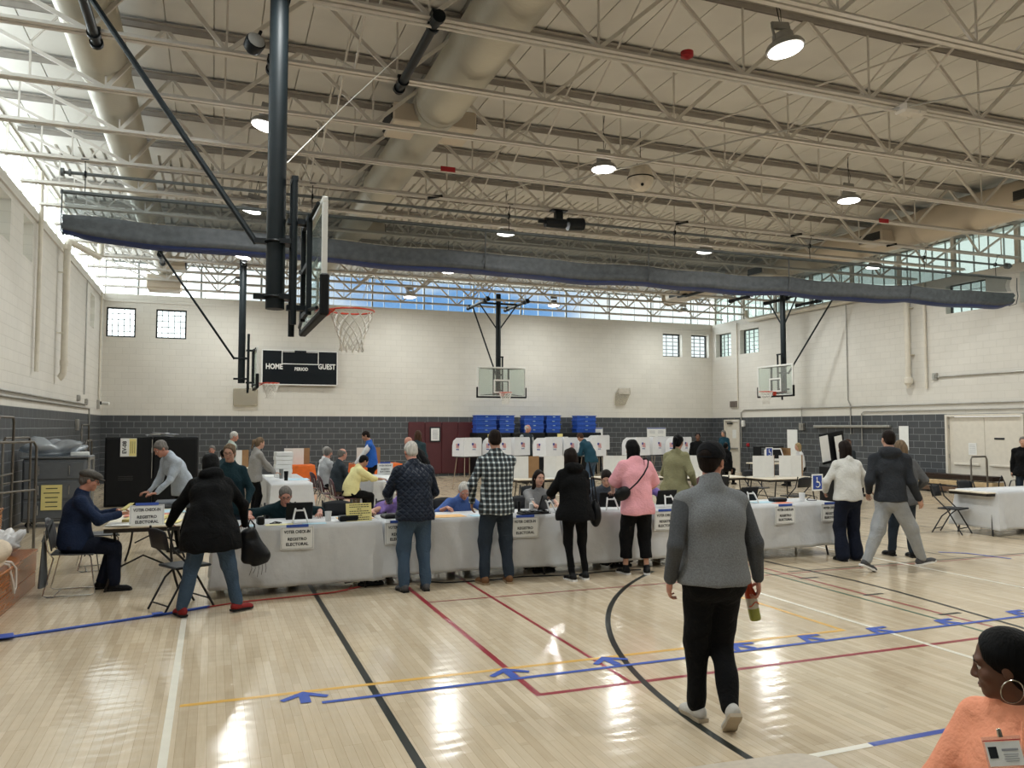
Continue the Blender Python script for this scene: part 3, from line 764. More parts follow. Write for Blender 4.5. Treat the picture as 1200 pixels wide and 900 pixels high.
M_red = mat('red_sign', '#a51f28', 0.5)
for (x, y, lb) in ((3.75, 13.19, 'small red tag on a joist right of the pale duct'), (13.6, 13.19, 'small red tag on a joist near the right duct')):
    b = MB(); b.box((0, 0, 0), (0.26, 0.02, 0.085)); tag(b.build('warning_tag', M_red, loc=(x, y - 0.06, 6.33)), lb, 'tag')
run('sprinkler_pipe', [(9.9, 5.0, 6.9), (4.5, 17.0, 6.55), (4.0, 18.2, 6.6)], 0.015, M_steel, 'thin cream pipe slanting across the joists on the right')
run('conduit', [(14, 3.4, 6.55), (9.6, 7.2, 6.27), (7.6, 9.9, 6.27), (5.9, 12.9, 6.27)], 0.014, M_gal, 'thin grey conduit crossing joists below the big lamp', 'conduit')
run('curtain_cable', [(2.05, 8.6, 6.2), (1.35, 9.3, 5.6), (0.66, 8.3, 4.55)], 0.006, M_whitepaint, 'taut white cable running to the near hoop mast', 'cable')
b = MB(); b.box((0, 0, 0), (0.42, 0.22, 0.13), bev=0.03); b.box((0.06, 0, 0), (0.02, 0.225, 0.135)); ob = b.build('junction_box', M_steel, loc=(9.05, 8.22, 6.27)); tag(ob, 'cream rounded box fixed under the joists upper right', 'junction box')
# triple rail of conduits under the second near joist
run('cable_tray', [(0.9, 8.28, 6.25), (17.5, 8.28, 6.25)], 0.02, M_steel, 'cream conduit strapped under a near joist', 'conduit', group=None)
b = MB(); b.lathe([(0.03, -0.03), (0.08, 0.0), (0.08, 0.06), (0.03, 0.08)], n=16); o = b.build('smoke_detector', M_red, smooth=True, loc=(5.45, 8.28, 6.46)); tag(o, 'small red and grey detector beside the big lamp', 'detector')
r = thing('floodlight', 'small round floodlight clamped beside the near mast', 'floodlight', (0.34, 9.0, 6.05))
b = MB(); b.lathe([(0.04, -0.10), (0.10, -0.04), (0.11, 0.06), (0.105, 0.08)], n=18, rot=(R(70), 0, R(20))); b.build('housing', M_black, r, True)
b = MB(); b.lathe([(0.0, 0.0), (0.095, 0.004), (0.095, 0.01), (0.0, 0.014)], c=(0.025, -0.075, 0.028), n=18, rot=(R(70), 0, R(20))); b.build('lens', mat('dull_glass_lens', '#8d8c88', 0.3), r, True)
b = MB(); b.cyl((0.0, 0.05, 0), (0.08, 0.1, 0.22), 0.02, n=8); b.build('bracket', M_black, r)
# ---------------------------------------------------------------- wall pipes and conduits
run('wall_pipe', [(XL + .09, 18.2, 2.95), (XL + .09, 18.2, 6.2), (XL + .09, 18.1, 7.0)], 0.045, M_pipe, 'thin cream riser pipe on the left wall nearest the camera')
r = thing('drain_pipe', 'fat cream roof drain pipe with elbow on left wall', 'pipe', (XL + 0.01, 20.7, 0))
b = MB(); b.tube([(0.08, 0, 2.96), (0.11, 0, 2.98), (0.16, 0, 3.08), (0.17, 0, 3.3), (0.17, 0, 6.05), (0.18, 0.02, 6.14), (0.25, 0.25, 6.16), (0.62, 1.7, 6.16), (0.64, 1.78, 6.25), (0.64, 1.8, 6.8)], 0.075, 16); b.build('pipe', M_pipe, r, True)
for z in (3.25, 5.95): b = MB(); b.cyl((0.17, 0, z), (0.17, 0, z + 0.12), 0.09, n=16); b.build('collar', M_pipe, r, True)
for z in (4.0, 5.4): b = MB(); b.box((0.08, -0.09, z), (0.14, 0.03, 0.03)); b.build('bracket', M_pipe, r)
run('wall_conduit', [(XL + .03, 25.0, 2.75), (XL + .03, 25.0, 6.0)], 0.018, M_gal, 'thin conduit down the left wall past the drain pipe', 'conduit')
run('wall_conduit', [(XL + .04, 28.0, 2.6), (XL + .04, 28.0, 6.1)], 0.03, M_pipe, 'cream conduit on the left wall next to the corner', 'conduit')
run('wall_conduit', [(XL + .035, 5.0, 2.48), (XL + .035, 25.3, 2.48)], 0.022, M_gal, 'upper long grey conduit above the left dark band', 'conduit')
run('wall_conduit', [(XL + .035, 5.0, 2.38), (XL + .035, 26.0, 2.38), (XL + .035, 26.05, 1.2)], 0.022, M_gal, 'lower long grey conduit above the left dark band', 'conduit')
for (y, z, s, lb) in ((24.0, 2.62, (0.07, 0.22, 0.16), 'small grey box on the conduits of the left wall'), (25.4, 2.55, (0.07, 0.12, 0.18), 'narrow grey box on left wall beside the thin conduit'), (23.9, 1.9, (0.07, 0.28, 0.30), 'pale switch box in the dark band of the left wall'), (27.9, 2.55, (0.08, 0.12, 0.28), 'dark box low on left wall by the corner')):
    b = MB(); b.box((0.035, 0, 0), s, bev=0.01); b.box((0.075, 0, 0), (0.008, s[1] * .7, s[2] * .7)); tag(b.build('electrical_box', M_gal, loc=(XL, y, z)), lb, 'electrical box')
r = thing('security_camera', 'small white security camera on the left wall corner', 'camera', (XL + 0.1, 28.2, 2.6))
b = MB(); b.cyl((0, 0, 0), (0.22, -0.1, -0.02), 0.05, n=12); b.build('body', M_whitepaint, r, True); b = MB(); b.box((-0.05, 0, 0), (0.1, 0.1, 0.1)); b.build('bracket', M_black, r)
# right wall
r = thing('drain_pipe', 'fat cream drain pipe ending in a cap on right wall', 'pipe', (XR - 0.01, 18.45, 0))
b = MB(); b.tube([(-0.16, 0, 3.35), (-0.16, 0, 5.95), (-0.16, 0.12, 6.07), (-0.16, 0.4, 6.08), (-0.16, 7.6, 6.08), (-0.16, 7.8, 6.2), (-0.16, 7.85, 6.5)], 0.085, 16); b.build('pipe', M_pipe, r, True)
b = MB(); b.lathe([(0.085, 0.35), (0.13, 0.3), (0.13, 0.16), (0.06, 0.08), (0.05, 0.0)], c=(-0.16, 0, 3.02), n=18); b.build('end_cap', M_pipe, r, True)
b = MB(); b.box((-0.08, 0, 4.05), (0.16, 0.24, 0.03)); b.box((-0.08, 0, 5.5), (0.16, 0.24, 0.03)); b.build('bracket', M_pipe, r)
run('wall_pipe', [(XR - .06, 17.9, 3.0), (XR - .06, 17.9, 6.2)], 0.04, M_pipe, 'thin cream riser beside the fat right wall pipe')
run('wall_conduit', [(XR - .03, 21.0, 1.6), (XR - .03, 21.0, 2.6), (XR - .03, 21.1, 2.75), (XR - .03, 21.1, 6.0)], 0.018, M_gal, 'thin vertical conduit in the middle of the right wall', 'conduit')
run('wall_conduit', [(XR - .04, 27.6 - 0.7, 1.0), (XR - .04, 26.9, 2.42), (XR - .04, 26.7, 2.52), (XR - .04, 13.5, 2.52)], 0.02, M_gal, 'long grey conduit above the right dark band', 'conduit')
run('wall_conduit', [(XR - .04, 20.5, 1.2), (XR - .04, 20.5, 2.28), (XR - .04, 20.4, 2.34), (XR - .04, 13.5, 2.34)], 0.018, M_gal, 'lower grey conduit running over the double door', 'conduit')
run('wall_conduit', [(XR - .04, 17.7, 3.32), (XR - .04, 13.0, 3.32)], 0.022, M_gal, 'grey conduit high on right wall past the cream risers', 'conduit')
run('wall_conduit', [(XR - .04, 27.1, 2.6), (XR - .04, 27.1, 6.1)], 0.025, M_pipe, 'cream conduit on right wall beside the corner windows', 'conduit')
b = MB(); b.box((-0.04, 0, 0), (0.1, 0.14, 0.2), bev=0.01); b.box((-0.1, 0, 0), (0.03, 0.08, 0.1)); tag(b.build('electrical_box', M_gal, loc=(XR, 17.6, 3.34)), 'grey box at the start of high right conduit', 'electrical box')
b = MB(); b.box((-0.05, 0, 0), (0.1, 0.22, 0.26), bev=0.01); b.box((-0.11, 0, 0.02), (0.02, 0.12, 0.14)); b.cyl((-0.05, 0, 0.13), (-0.05, 0, 0.72), 0.015, n=6); tag(b.build('electrical_box', M_gal, loc=(XR, 23.35, 2.0 - 0.15)), 'grey box hanging on a short conduit, right dark band', 'electrical box')
b = MB(); b.box((-0.05, 0, 0), (0.1, 0.45, 0.24), bev=0.015); 
for k in range(5): b.box((-0.105, 0, -0.08 + k * .04), (0.012, 0.36, 0.012))
tag(b.build('wall_horn', mat('brown_grey_plastic', '#6f655d', 0.5), loc=(XR, 27.35, 2.78)), 'brown grey alarm sounder on right wall near corner', 'alarm')
b = MB(); b.box((-0.05, 0, 0), (0.1, 0.14, 0.25), bev=0.01); b.box((-0.11, 0, 0.02), (0.02, 0.08, 0.1)); tag(b.build('wall_speaker', M_whitepaint, loc=(XR, 26.75, 1.98)), 'small white box beside the corner door', 'wall box')
b = MB(); b.box((-0.03, 0, 0), (0.06, 0.13, 0.13), bev=0.01); b.ell((-0.07, 0, 0), (0.03, 0.04, 0.04)); tag(b.build('fire_alarm_bell', M_red, loc=(XR, 26.5, 1.12)), 'small red fire alarm box on the right wall', 'alarm')
b = MB(); b.box((-0.06, 0, 0), (0.12, 3.4, 0.09), bev=0.02); b.box((-0.13, 0, 0), (0.03, 3.3, 0.05)); tag(b.build('wall_rail', M_gal, loc=(XR, 21.0, 1.86)), 'long pale metal rail fixed on right dark blocks', 'rail')
# ---------------------------------------------------------------- scoreboard and wall plates
r = thing('scoreboard', 'black scoreboard with white HOME, PERIOD and GUEST lettering', 'scoreboard', (2.84, YB - 0.08, 3.92))
M_sb = mat('scoreboard_black', '#10161b', 0.35, var=0.1); M_wl = mat('white_lettering', '#e2e2de', 0.5, var=0.02)
b = MB(); b.box((0, 0, 0), (2.56, 0.16, 1.22), bev=0.01); b.build('cabinet', M_sb, r)
b = MB()
for s in (-1, 1): b.box((0, -0.085, s * 0.60), (2.60, 0.02, 0.035)); b.box((s * 1.285, -0.085, 0), (0.035, 0.02, 1.23))
b.build('white_border', M_wl, r)
b = MB()
for s in (-1, 1): b.box((s * 0.62, -0.085, 0.36), (0.028, 0.012, 0.46))
b.box((0, -0.085, 0.13), (1.27, 0.012, 0.028)); b.box((0, -0.085, 0.555), (1.27, 0.012, 0.02)); b.build('clock_outline', M_wl, r)
b = MB(); b.box((0, -0.09, 0.575), (0.4, 0.03, 0.06)); b.build('top_handle', M_sb, r)
text_mesh('home_lettering', 'HOME', 0.26, M_wl, r, (-0.88, -0.085, 0.02), (R(90), 0, 0), sx=0.78)
text_mesh('period_lettering', 'PERIOD', 0.16, M_wl, r, (0.04, -0.085, -0.05), (R(90), 0, 0), sx=0.85)
text_mesh('guest_lettering', 'GUEST', 0.26, M_wl, r, (0.92, -0.085, 0.05), (R(90), 0, 0), sx=0.78)
M_clr = clear_mat('clear_acrylic', '#e6e2d8', 0.05, 0.25, '#d8d4c8')
b = MB(); b.box((0, 0, 0), (0.80, 0.12, 0.62), bev=0.03); r = b.build('wall_cover_plate', M_clr, loc=(1.03, YB - 0.07, 2.87)); tag(r, 'clear plastic cover on the wall left of the scoreboard', 'wall cover')
r = thing('wall_cover_plate', 'tapered clear guard on the far wall right of the facing hoop', 'wall cover', (15.7, YB - 0.03, 3.1))
b = MB(); b.box((0.05, -0.05, 0.2), (0.5, 0.1, 0.26), bev=0.02); b.build('horn_box', mat('taupe_box', '#b9b2a6', 0.5), r)
b = MB(); b.prism([(-0.3, 0.12), (0.32, 0.34), (0.34, 0.1), (0.1, -0.36), (-0.34, -0.36)], 0.0, 0.08, M=Matrix.Rotation(R(90), 4, 'X')); b.build('guard', M_clr, r)

# ---------------------------------------------------------------- doors, wall pads, posters
def paper(name, label, cat, loc, rot, w, h, m, lines=0, lm=None, parent=None, th=0.004, tops=()):
    """a sheet facing local -y; printed rows are thin bars on its face"""
    r = thing(name, label, cat, loc); r.rotation_euler = rot
    b = MB(); b.box((0, 0, 0), (w, th, h)); b.build('sheet', m, r)
    if lines:
        b = MB()
        for k in range(lines): b.box((0, -th / 2 - 0.001, h * 0.36 - k * h * 0.72 / max(1, lines - 1)), (w * random.uniform(0.55, 0.8), 0.001, h * 0.035))
        b.build('printed_lines', lm or M_ink, r)
    return r
M_ink = mat('dark_ink', '#26282c', 0.7); M_paper = mat('white_paper', '#dfe0de', 0.7, var=0.03); M_yp = mat('yellow_paper', '#ddd08a', 0.7, var=0.03); M_blueink = mat('blue_ink', '#24408f', 0.6); M_greyink = mat('grey_ink', '#9a9da4', 0.7)
M_door = mat('cream_door_paint', '#d2ccc0', 0.5, var=0.04)
# corner door
d = sroot('door_1', (XR, 27.56, 0))
b = MB(); b.box((0.03, -0.48, 1.07), (0.14, 0.07, 2.14)); b.box((0.03, 0.48, 1.07), (0.14, 0.07, 2.14)); b.box((0.03, 0, 2.11), (0.14, 0.90, 0.06)); b.build('door_frame', M_door, d)
b = MB(); b.box((0.06, 0, 1.04), (0.045, 0.88, 2.07)); b.build('door_leaf', M_door, d)
b = MB(); b.box((0.0, 0, 0.95), (0.06, 0.8, 0.07), bev=0.01); b.build('push_bar', M_gal, d)
b = MB(); b.box((0.0, 0.15, 1.98), (0.08, 0.3, 0.06)); b.build('door_closer', M_grille, d)
b = MB(); b.box((0.03, -0.1, 1.55), (0.004, 0.25, 0.35)); b.build('notice', M_paper, d)
# double door
d = sroot('door_2', (XR, 16.1, 0))
b = MB(); b.box((0.02, -1.17, 1.1), (0.16, 0.07, 2.2)); b.box((0.02, 1.17, 1.1), (0.16, 0.07, 2.2)); b.box((0.02, 0, 2.17), (0.16, 2.27, 0.07)); b.build('door_frame', M_door, d)
for s in (-1, 1):
    b = MB(); b.box((0.05, s * 0.565, 1.065), (0.045, 1.12, 2.12), bev=0.004); l = b.build('door_leaf', M_door, d)
    b = MB()
    for z in (0.3, 1.0, 1.85): b.cyl((0.0, s * 1.13, z - 0.06), (0.0, s * 1.13, z + 0.06), 0.014, n=8)
    b.build('hinge', M_gal, l)
    b = MB(); b.box((0.0, s * 0.565, 0.78), (0.05, 0.8, 0.06), bev=0.01); b.build('push_bar', M_door, l)
b = MB(); b.box((0.02, -0.45, 1.52), (0.01, 0.30, 0.05)); b.build('sign_plate', M_ink, d)
b = MB(); b.box((0.02, 0.38, 1.22), (0.006, 0.26, 0.34)); b.build('notice', M_paper, d)
b = MB()
for k in range(6): b.box((0.016, 0.38, 1.33 - k * .045), (0.002, 0.18, 0.008))
b.build('notice_lines', M_greyink, d)
# behind-door backing so no sky shows
# maroon wall pads
M_maroon = mat('maroon_wall_pad', '#4a1a20', 0.55, var=0.06)
r = thing('wall_pad', 'dark maroon wall padding with a white notice on it', 'wall pad', (8.04, YB - 0.03, 1.06))
for k, x in enumerate((-0.95, 0.32)):
    pass
for (xa, xb) in ((-1.28, -0.64), (-0.64, 0.0), (0.0, 0.64), (0.64, 1.28)):
    b = MB(); b.box(((xa + xb) / 2, 0, 0), (xb - xa - 0.004, 0.05, 1.93), bev=0.02); b.build('pad_panel', M_maroon, r)
paper('notice', 'white notice in a black frame on the maroon padding', 'notice', (7.78, YB - 0.075, 1.56), (0, 0, 0), 0.42, 0.56, M_ink)
r = paper('notice_sheet', 'white printed sheet inside the black notice frame', 'notice', (7.78, YB - 0.082, 1.56), (0, 0, 0), 0.32, 0.46, M_paper, 10, M_greyink)
for (x, lb) in ((14.35, 'white poster with blue top, left of the two by the booths'), (17.3, 'white poster with blue top and dark portrait on far wall'),):
    r = paper('poster', lb, 'poster', (x, YB - 0.02, 1.5), (0, 0, 0), 0.9, 0.62, M_paper)
    b = MB(); b.box((0, -0.004, 0.28), (0.88, 0.002, 0.04)); b.build('blue_strip', M_blueink, r)
    b = MB()
    for sx in (-0.2, 0.2):
        for sz in (0.12, -0.12):
            for q in range(4): b.box((sx, -0.004, sz + 0.06 - q * .035), (0.26, 0.002, 0.012))
    b.build('printed_blocks', M_greyink, r)
r = paper('poster', 'two stacked white leaflets with small portraits, right wall', 'poster', (XR - 0.02, 18.82, 1.5), (0, 0, R(90)), 0.36, 0.74, M_paper)
b = MB()
for z in (0.2, -0.17): b.box((0, -0.004, z + 0.12), (0.33, 0.002, 0.04))
b.build('blue_strip', M_blueink, r)
b = MB()
for z in (0.13, -0.25): b.lathe([(0.001, 0), (0.05, 0.0), (0.05, 0.004)], c=(0, -0.005, z + 0.05), n=12, rot=(R(90), 0, 0)); b.box((0, -0.004, z - 0.03), (0.14, 0.002, 0.07))
b.build('portrait', M_red, r)
r = paper('poster', 'tall white accessible voting poster with blue square, right wall', 'poster', (XR - 0.02, 23.9, 1.25), (0, 0, R(90)), 0.55, 0.98, M_paper)
b = MB(); b.box((0, -0.004, -0.1), (0.42, 0.002, 0.5)); b.build('blue_square', M_blueink, r)
b = MB(); b.ell((0.0, -0.006, 0.07), (0.035, 0.002, 0.035)); b.box((0.0, -0.006, -0.05), (0.04, 0.002, 0.18)); b.box((0.06, -0.006, -0.14), (0.14, 0.002, 0.04)); b.build('white_figure', M_wl, r)
text_mesh('lettering', 'VOTE HERE', 0.09, M_blueink, r, (0, -0.004, 0.30), (R(90), 0, 0), 0.001)
# ---------------------------------------------------------------- floor tape
tag(line('tape_line', [(0.72, 5.53), (4.2, 5.56), (7.6, 5.60), (12.5, 5.66)], 0.045, P_blue, None, 0.004), 'long straight line of blue tape across the near floor', 'floor tape')
def arrow(x, y, a, label, s=1.0):
    b = MB(); z = 0.0045
    poly_shaft = [(-0.035, 0), (0.035, 0), (0.035, 0.2), (-0.035, 0.2)]
    L = [(0, 0.235), (0, 0.165), (-0.14, 0.065), (-0.165, 0.105)]; Rt = [(-p[0], p[1]) for p in L][::-1]
    for poly in (poly_shaft, L[::-1], Rt[::-1]):
        pp = [(px * s, py * s) for px, py in poly]
        b.add([(px, py, z) for px, py in pp], [tuple(range(len(pp)))]); z += 0.0003
    o = b.build('tape_arrow', P_blue, loc=(x, y, 0)); o.rotation_euler = (0, 0, R(a))
    me = o.data; 
    return tag(o, label, 'floor tape', 'blue tape arrows')
for k, (x, y, lb) in enumerate(((0.62, 5.56, 'blue tape arrow at the left end of the tape line'), (2.12, 5.57, 'blue tape arrow by the corner of the red lines'), (2.98, 5.58, 'blue tape arrow beside the black arc, left of walking man'),
    (4.27, 5.58, 'blue tape arrow just right of the walking man'), (5.0, 5.59, 'second blue tape arrow right of the walking man'), (5.78, 5.59, 'blue tape arrow where the white line crosses the tape'),
    (6.62, 5.60, 'blue tape arrow beside the green line'), (7.6, 5.62, 'blue tape arrow at the right edge of the photo'))):
    arrow(x, y, (0, 2, 6, 30, 35, 38, 40, 40)[k], lb)
tag(line('tape_corner', [(10.05, 8.85), (10.35, 8.62), (10.5, 8.05)], 0.05, P_blue, None, 0.004), 'bent piece of blue tape beyond the woman in grey', 'floor tape')
M_redcable = mat('red_cable', '#a83a34', 0.5)
b = MB(); b.tube([(-2.2, 7.9, 0.012), (-1.7, 8.12, 0.012), (-0.36, 8.62, 0.012), (0.0, 8.8, 0.012)], 0.014, 6); tag(b.build('taped_cable', P_blue, smooth=True), 'cable under blue tape running left from the red shoes', 'cable')
b = MB(); b.box((-1.66, 8.13, 0.03), (0.13, 0.16, 0.004), rot=(0, 0, R(15))); tag(b.build('tape_patch', P_blue), 'blue tape patch at the far left end of cable', 'floor tape')
b = MB(); b.box((-0.47, 8.58, 0.03), (0.10, 0.08, 0.004), rot=(0, 0, R(15))); tag(b.build('tape_patch', P_blue), 'blue tape patch on the cable near the folding chair', 'floor tape')
b = MB(); b.tube([(-0.1, 8.75, 0.012), (0.3, 8.92, 0.01), (0.9, 9.0, 0.01), (1.3, 9.07, 0.01), (1.65, 9.3, 0.01), (1.8, 9.5, 0.01)], 0.008, 6); b.tube([(1.2, 9.03, 0.01), (1.45, 9.1, 0.02), (1.55, 9.4, 0.01)], 0.007, 6); tag(b.build('red_cable', M_redcable, smooth=True), 'thin red cable along the foot of the first table', 'cable')
b = MB(); b.tube([(2.4, 9.3, 0.01), (2.6, 9.15, 0.012), (3.2, 9.12, 0.01), (3.6, 9.2, 0.01), (4.2, 9.08, 0.01), (4.7, 9.15, 0.01), (5.2, 9.1, 0.01)], 0.008, 6); tag(b.build('black_cable', M_black, smooth=True), 'thin black cable on the floor under the middle tables', 'cable')
def cable_heap(x, y, w, label):
    r = thing('power_strip', label, 'power strip', (x, y, 0))
    b = MB(); b.box((0, 0, 0.03), (0.30, 0.06, 0.045), bev=0.01)
    for k in range(5): b.box((-0.11 + k * .055, 0, 0.06), (0.035, 0.035, 0.04), bev=0.006)
    b.build('socket_bar', M_black, r)
    b = MB(); rnd = random.Random(int(x * 10)); pts = []
    for i in range(26): a = i * 1.1; pts.append((w * math.sin(a) * rnd.uniform(.5, 1), 0.10 + 0.07 * math.cos(a * 1.3), 0.03 + 0.09 * rnd.random()))
    b.tube(pts, 0.011, 6); b.build('coiled_cable', M_black, r, True)
cable_heap(1.75, 9.3, 0.30, 'black power strip and tangled cable under the first table end')
cable_heap(3.95, 9.35, 0.28, 'black power strip under table behind the checked shirt man')
cable_heap(5.05, 9.35, 0.3, 'black power strip under the table by the pink shirt')
cable_heap(7.3, 9.55, 0.3, 'black power strip and cables under the right end table')

# ---------------------------------------------------------------- tables and cloths
M_ttop = mat('speckled_cream_laminate', '#cfc6b4', 0.4, var=0.06, vscale=30); M_tleg = mat('brown_black_tube', '#26221f', 0.4, 0.3)
M_cloth = mat('white_plastic_table_cloth', '#c9cbce', 0.42, var=0.03, bump=0.9, bscale=4); M_orange = mat('orange_cloth', '#cf6016', 0.7, bump=0.1)
def folding_table(x0, x1, y0, y1, label, zt=0.74, legs=True, group='folding tables'):
    cx, cy = (x0 + x1) / 2, (y0 + y1) / 2; w, d = x1 - x0, y1 - y0
    r = thing('folding_table', label, 'table', (cx, cy, 0), 0, group)
    b = MB(); b.box((0, 0, zt - 0.012), (w, d, 0.024), bev=0.008); b.build('tabletop', M_ttop, r)
    b = MB()
    for s in (-1, 1):
        b.box((0, s * (d / 2 - 0.02), zt - 0.045), (w - 0.04, 0.02, 0.045)); b.box((s * (w / 2 - 0.02), 0, zt - 0.045), (0.02, d - 0.04, 0.045))
    b.build('apron', M_tleg, r)
    lng_x = w > d
    for s in (-1, 1):
        b = MB()
        for t in (-1, 1):
            if lng_x: p = [(s * (w / 2 - 0.25), t * (d / 2 - 0.08), zt - 0.03), (s * (w / 2 - 0.22), t * (d / 2 - 0.10), 0.4), (s * (w / 2 - 0.16), t * (d / 2 - 0.04), 0.0)]
            else: p = [(t * (w / 2 - 0.08), s * (d / 2 - 0.25), zt - 0.03), (t * (w / 2 - 0.16), s * (d / 2 - 0.22), 0.4), (t * (w / 2 - 0.02), s * (d / 2 - 0.16), 0.0)]
            # smooth the bend
            P = [Vector(q) for q in p]; pts = []
            for i in range(9):
                u = i / 8; pts.append(tuple(P[0] * (1 - u) ** 2 + P[1] * 2 * u * (1 - u) + P[2] * u * u))
            b.tube(pts, 0.014, 8)
        if lng_x: b.cyl((s * (w / 2 - 0.235), -d / 2 + 0.12, 0.35), (s * (w / 2 - 0.235), d / 2 - 0.12, 0.35), 0.011, n=6)
        else: b.tube([(-w / 2 + 0.14, s * (d / 2 - 0.235), 0.25), (0, s * (d / 2 - 0.235), 0.38), (w / 2 - 0.14, s * (d / 2 - 0.235), 0.25)], 0.011, 6)
        b.build('leg_frame', M_tleg, r, True)
    return r
def table_cloth(x0, x1, y0, y1, zb, label, m=None, zt=0.748, seed=1, wav=0.02, sides='FBLR'):
    m = m or M_cloth; rnd = random.Random(seed); cx, cy = (x0 + x1) / 2, (y0 + y1) / 2
    b = MB(); e = 0.008
    per = []
    def edge(p, q, n):
        for i in range(n): per.append((p[0] + (q[0] - p[0]) * i / n, p[1] + (q[1] - p[1]) * i / n))
    nx = max(6, int((x1 - x0) / 0.05)); ny = max(4, int((y1 - y0) / 0.06))
    X0, X1, Y0, Y1 = x0 - e - cx, x1 + e - cx, y0 - e - cy, y1 + e - cy
    edge((X0, Y0), (X1, Y0), nx); edge((X1, Y0), (X1, Y1), ny); edge((X1, Y1), (X0, Y1), nx); edge((X0, Y1), (X0, Y0), ny)
    n = len(per); ph = [rnd.uniform(0, 6.28) for _ in range(6)]; fr = [rnd.uniform(3, 13) for _ in range(6)]
    NR = 14; rows = []
    for j in range(NR + 1):
        t = j / NR; row = []
        for i, (px, py) in enumerate(per):
            s = i * 0.05
            f = sum(math.sin(fr[k] * s + ph[k] + t * (k - 2) * 1.1) for k in range(6)) / 6
            crease = 0.010 * (1 if int(s / 0.42) % 2 else -1) * t
            amp = wav * (0.25 + t ** 0.8) * f + crease + 0.012 * math.sin(5 * t + s * 2.3 + ph[0]) * t * (1 - t)
            corner = min(abs(px - X0), abs(px - X1)) < 0.12 and min(abs(py - Y0), abs(py - Y1)) < 0.12
            nx_, ny_ = 0, 0
            if abs(py - Y0) < 1e-6: ny_ = -1
            if abs(py - Y1) < 1e-6: ny_ = 1
            if abs(px - X0) < 1e-6: nx_ = -1
            if abs(px - X1) < 1e-6: nx_ = 1
            out = amp + 0.018 * t + (0.05 * t if corner else 0)
            out = max(out, 0.002)
            row.append((px + nx_ * out, py + ny_ * out, zt - (zt - zb - 0.015 * math.sin(1.3 * s + ph[1])) * t))
        rows.append(row)
    vs = [p for row in rows for p in row]; fs = []
    for j in range(NR):
        for i in range(n):
            k = (i + 1) % n; fs.append((j * n + k, j * n + i, (j + 1) * n + i, (j + 1) * n + k))
    vs.append((0, 0, zt)); c = len(vs) - 1
    b.add(vs, fs); b.add([(X0, Y0, zt), (X1, Y0, zt), (X1, Y1, zt), (X0, Y1, zt)], [(0, 1, 2, 3)])
    o = b.build('tablecloth', m, smooth=True, loc=(cx, cy, 0.0))
    sm = o.modifiers.new('thickness', 'SOLIDIFY'); sm.thickness = 0.002; sm.offset = 0
    return tag(o, label, 'tablecloth', 'tablecloths')
YT0, YT1 = 9.22, 9.98
CT = [(0.06, 1.84, 'first check-in table from the left under white cloth'), (1.92, 4.08, 'check-in table behind the navy jacket man'), (4.16, 6.30, 'check-in table behind the pink shirt woman'), (6.38, 8.54, 'right end check-in table with white cloth')]
CL = ['white cloth of the left end check-in table', 'white cloth behind the navy jacket and checked shirt', 'white cloth behind the black coat and pink shirt', 'creased white cloth of the right end check-in table']
for i, (a, c, lb) in enumerate(CT):
    folding_table(a, c, YT0, YT1, lb)
    table_cloth(a, c, YT0, YT1, 0.10 + 0.01 * i, CL[i], seed=i + 3, wav=0.03 if i < 3 else 0.042)
folding_table(-1.12, -0.32, 9.85, 12.4, 'bare folding table before the flat cap man')
folding_table(1.08, 1.84, 16.0, 19.2, 'table behind the seated man at the laptop'); table_cloth(1.08, 1.84, 16.0, 19.2, 0.10, 'white cloth behind the grey-haired man at the laptop', seed=11)
folding_table(1.75, 2.75, 23.4, 24.4, 'table under the left orange cloth'); table_cloth(1.75, 2.75, 23.4, 24.4, 0.12, 'left orange cloth under a white screen', M_orange, seed=12, wav=0.03)
folding_table(3.9, 5.3, 23.4, 24.4, 'table under the right orange cloth'); table_cloth(3.9, 5.3, 23.4, 24.4, 0.12, 'right orange cloth behind the man in blue vest', M_orange, seed=13, wav=0.03)
folding_table(3.1, 4.1, 16.2, 18.4, 'table before the person in yellow'); table_cloth(3.1, 4.1, 16.2, 18.4, 0.12, 'white cloth in front of the person in yellow', seed=14)
folding_table(6.0, 7.7, 15.6, 16.4, 'folding table with brown and white screens, middle'); folding_table(7.95, 9.4, 15.3, 16.1, 'folding table behind the pink shirt woman'); folding_table(9.7, 11.2, 14.7, 15.4, 'folding table behind the man in black cap')
folding_table(11.05, 12.5, 13.9, 14.9, 'folding table with wheelchair sign on its edge')
folding_table(12.2, 16.2, 9.75, 10.5, 'long table at the right edge of the photo'); table_cloth(12.42, 16.15, 9.72, 10.52, 0.12, 'white cloth on the table at the right edge', seed=17, wav=0.03, zt=0.75)
# near table corner at the bottom of the view
r = thing('near_table', 'beige table top corner at the bottom, nearest the camera', 'table', (1.47, 1.56, 0))
b = MB(); P_ = []
hw, hd, cr_ = 0.42, 0.72, 0.09
for (sx, sy, a0) in ((1, 1, 0), (-1, 1, 90), (-1, -1, 180), (1, -1, 270)):
    for k in range(7): a = R(a0 + 15 * k); P_.append((sx * (hw - cr_) + cr_ * math.cos(a), sy * (hd - cr_) + cr_ * math.sin(a)))
b.prism(P_, 0.705, 0.74); b.build('tabletop', mat('beige_laminate', '#b3a796', 0.45, var=0.08, vscale=40), r, False)
for s in (-1, 1):
    b = MB()
    for t in (-1, 1): b.cyl((t * 0.3, s * 0.5, 0.71), (t * 0.36, s * 0.56, 0), 0.015, n=8)
    b.cyl((-0.3, s * 0.51, 0.6), (0.3, s * 0.51, 0.6), 0.012, n=6); b.build('leg_frame', M_tleg, r, True)
r.rotation_euler = (0, 0, R(-4))

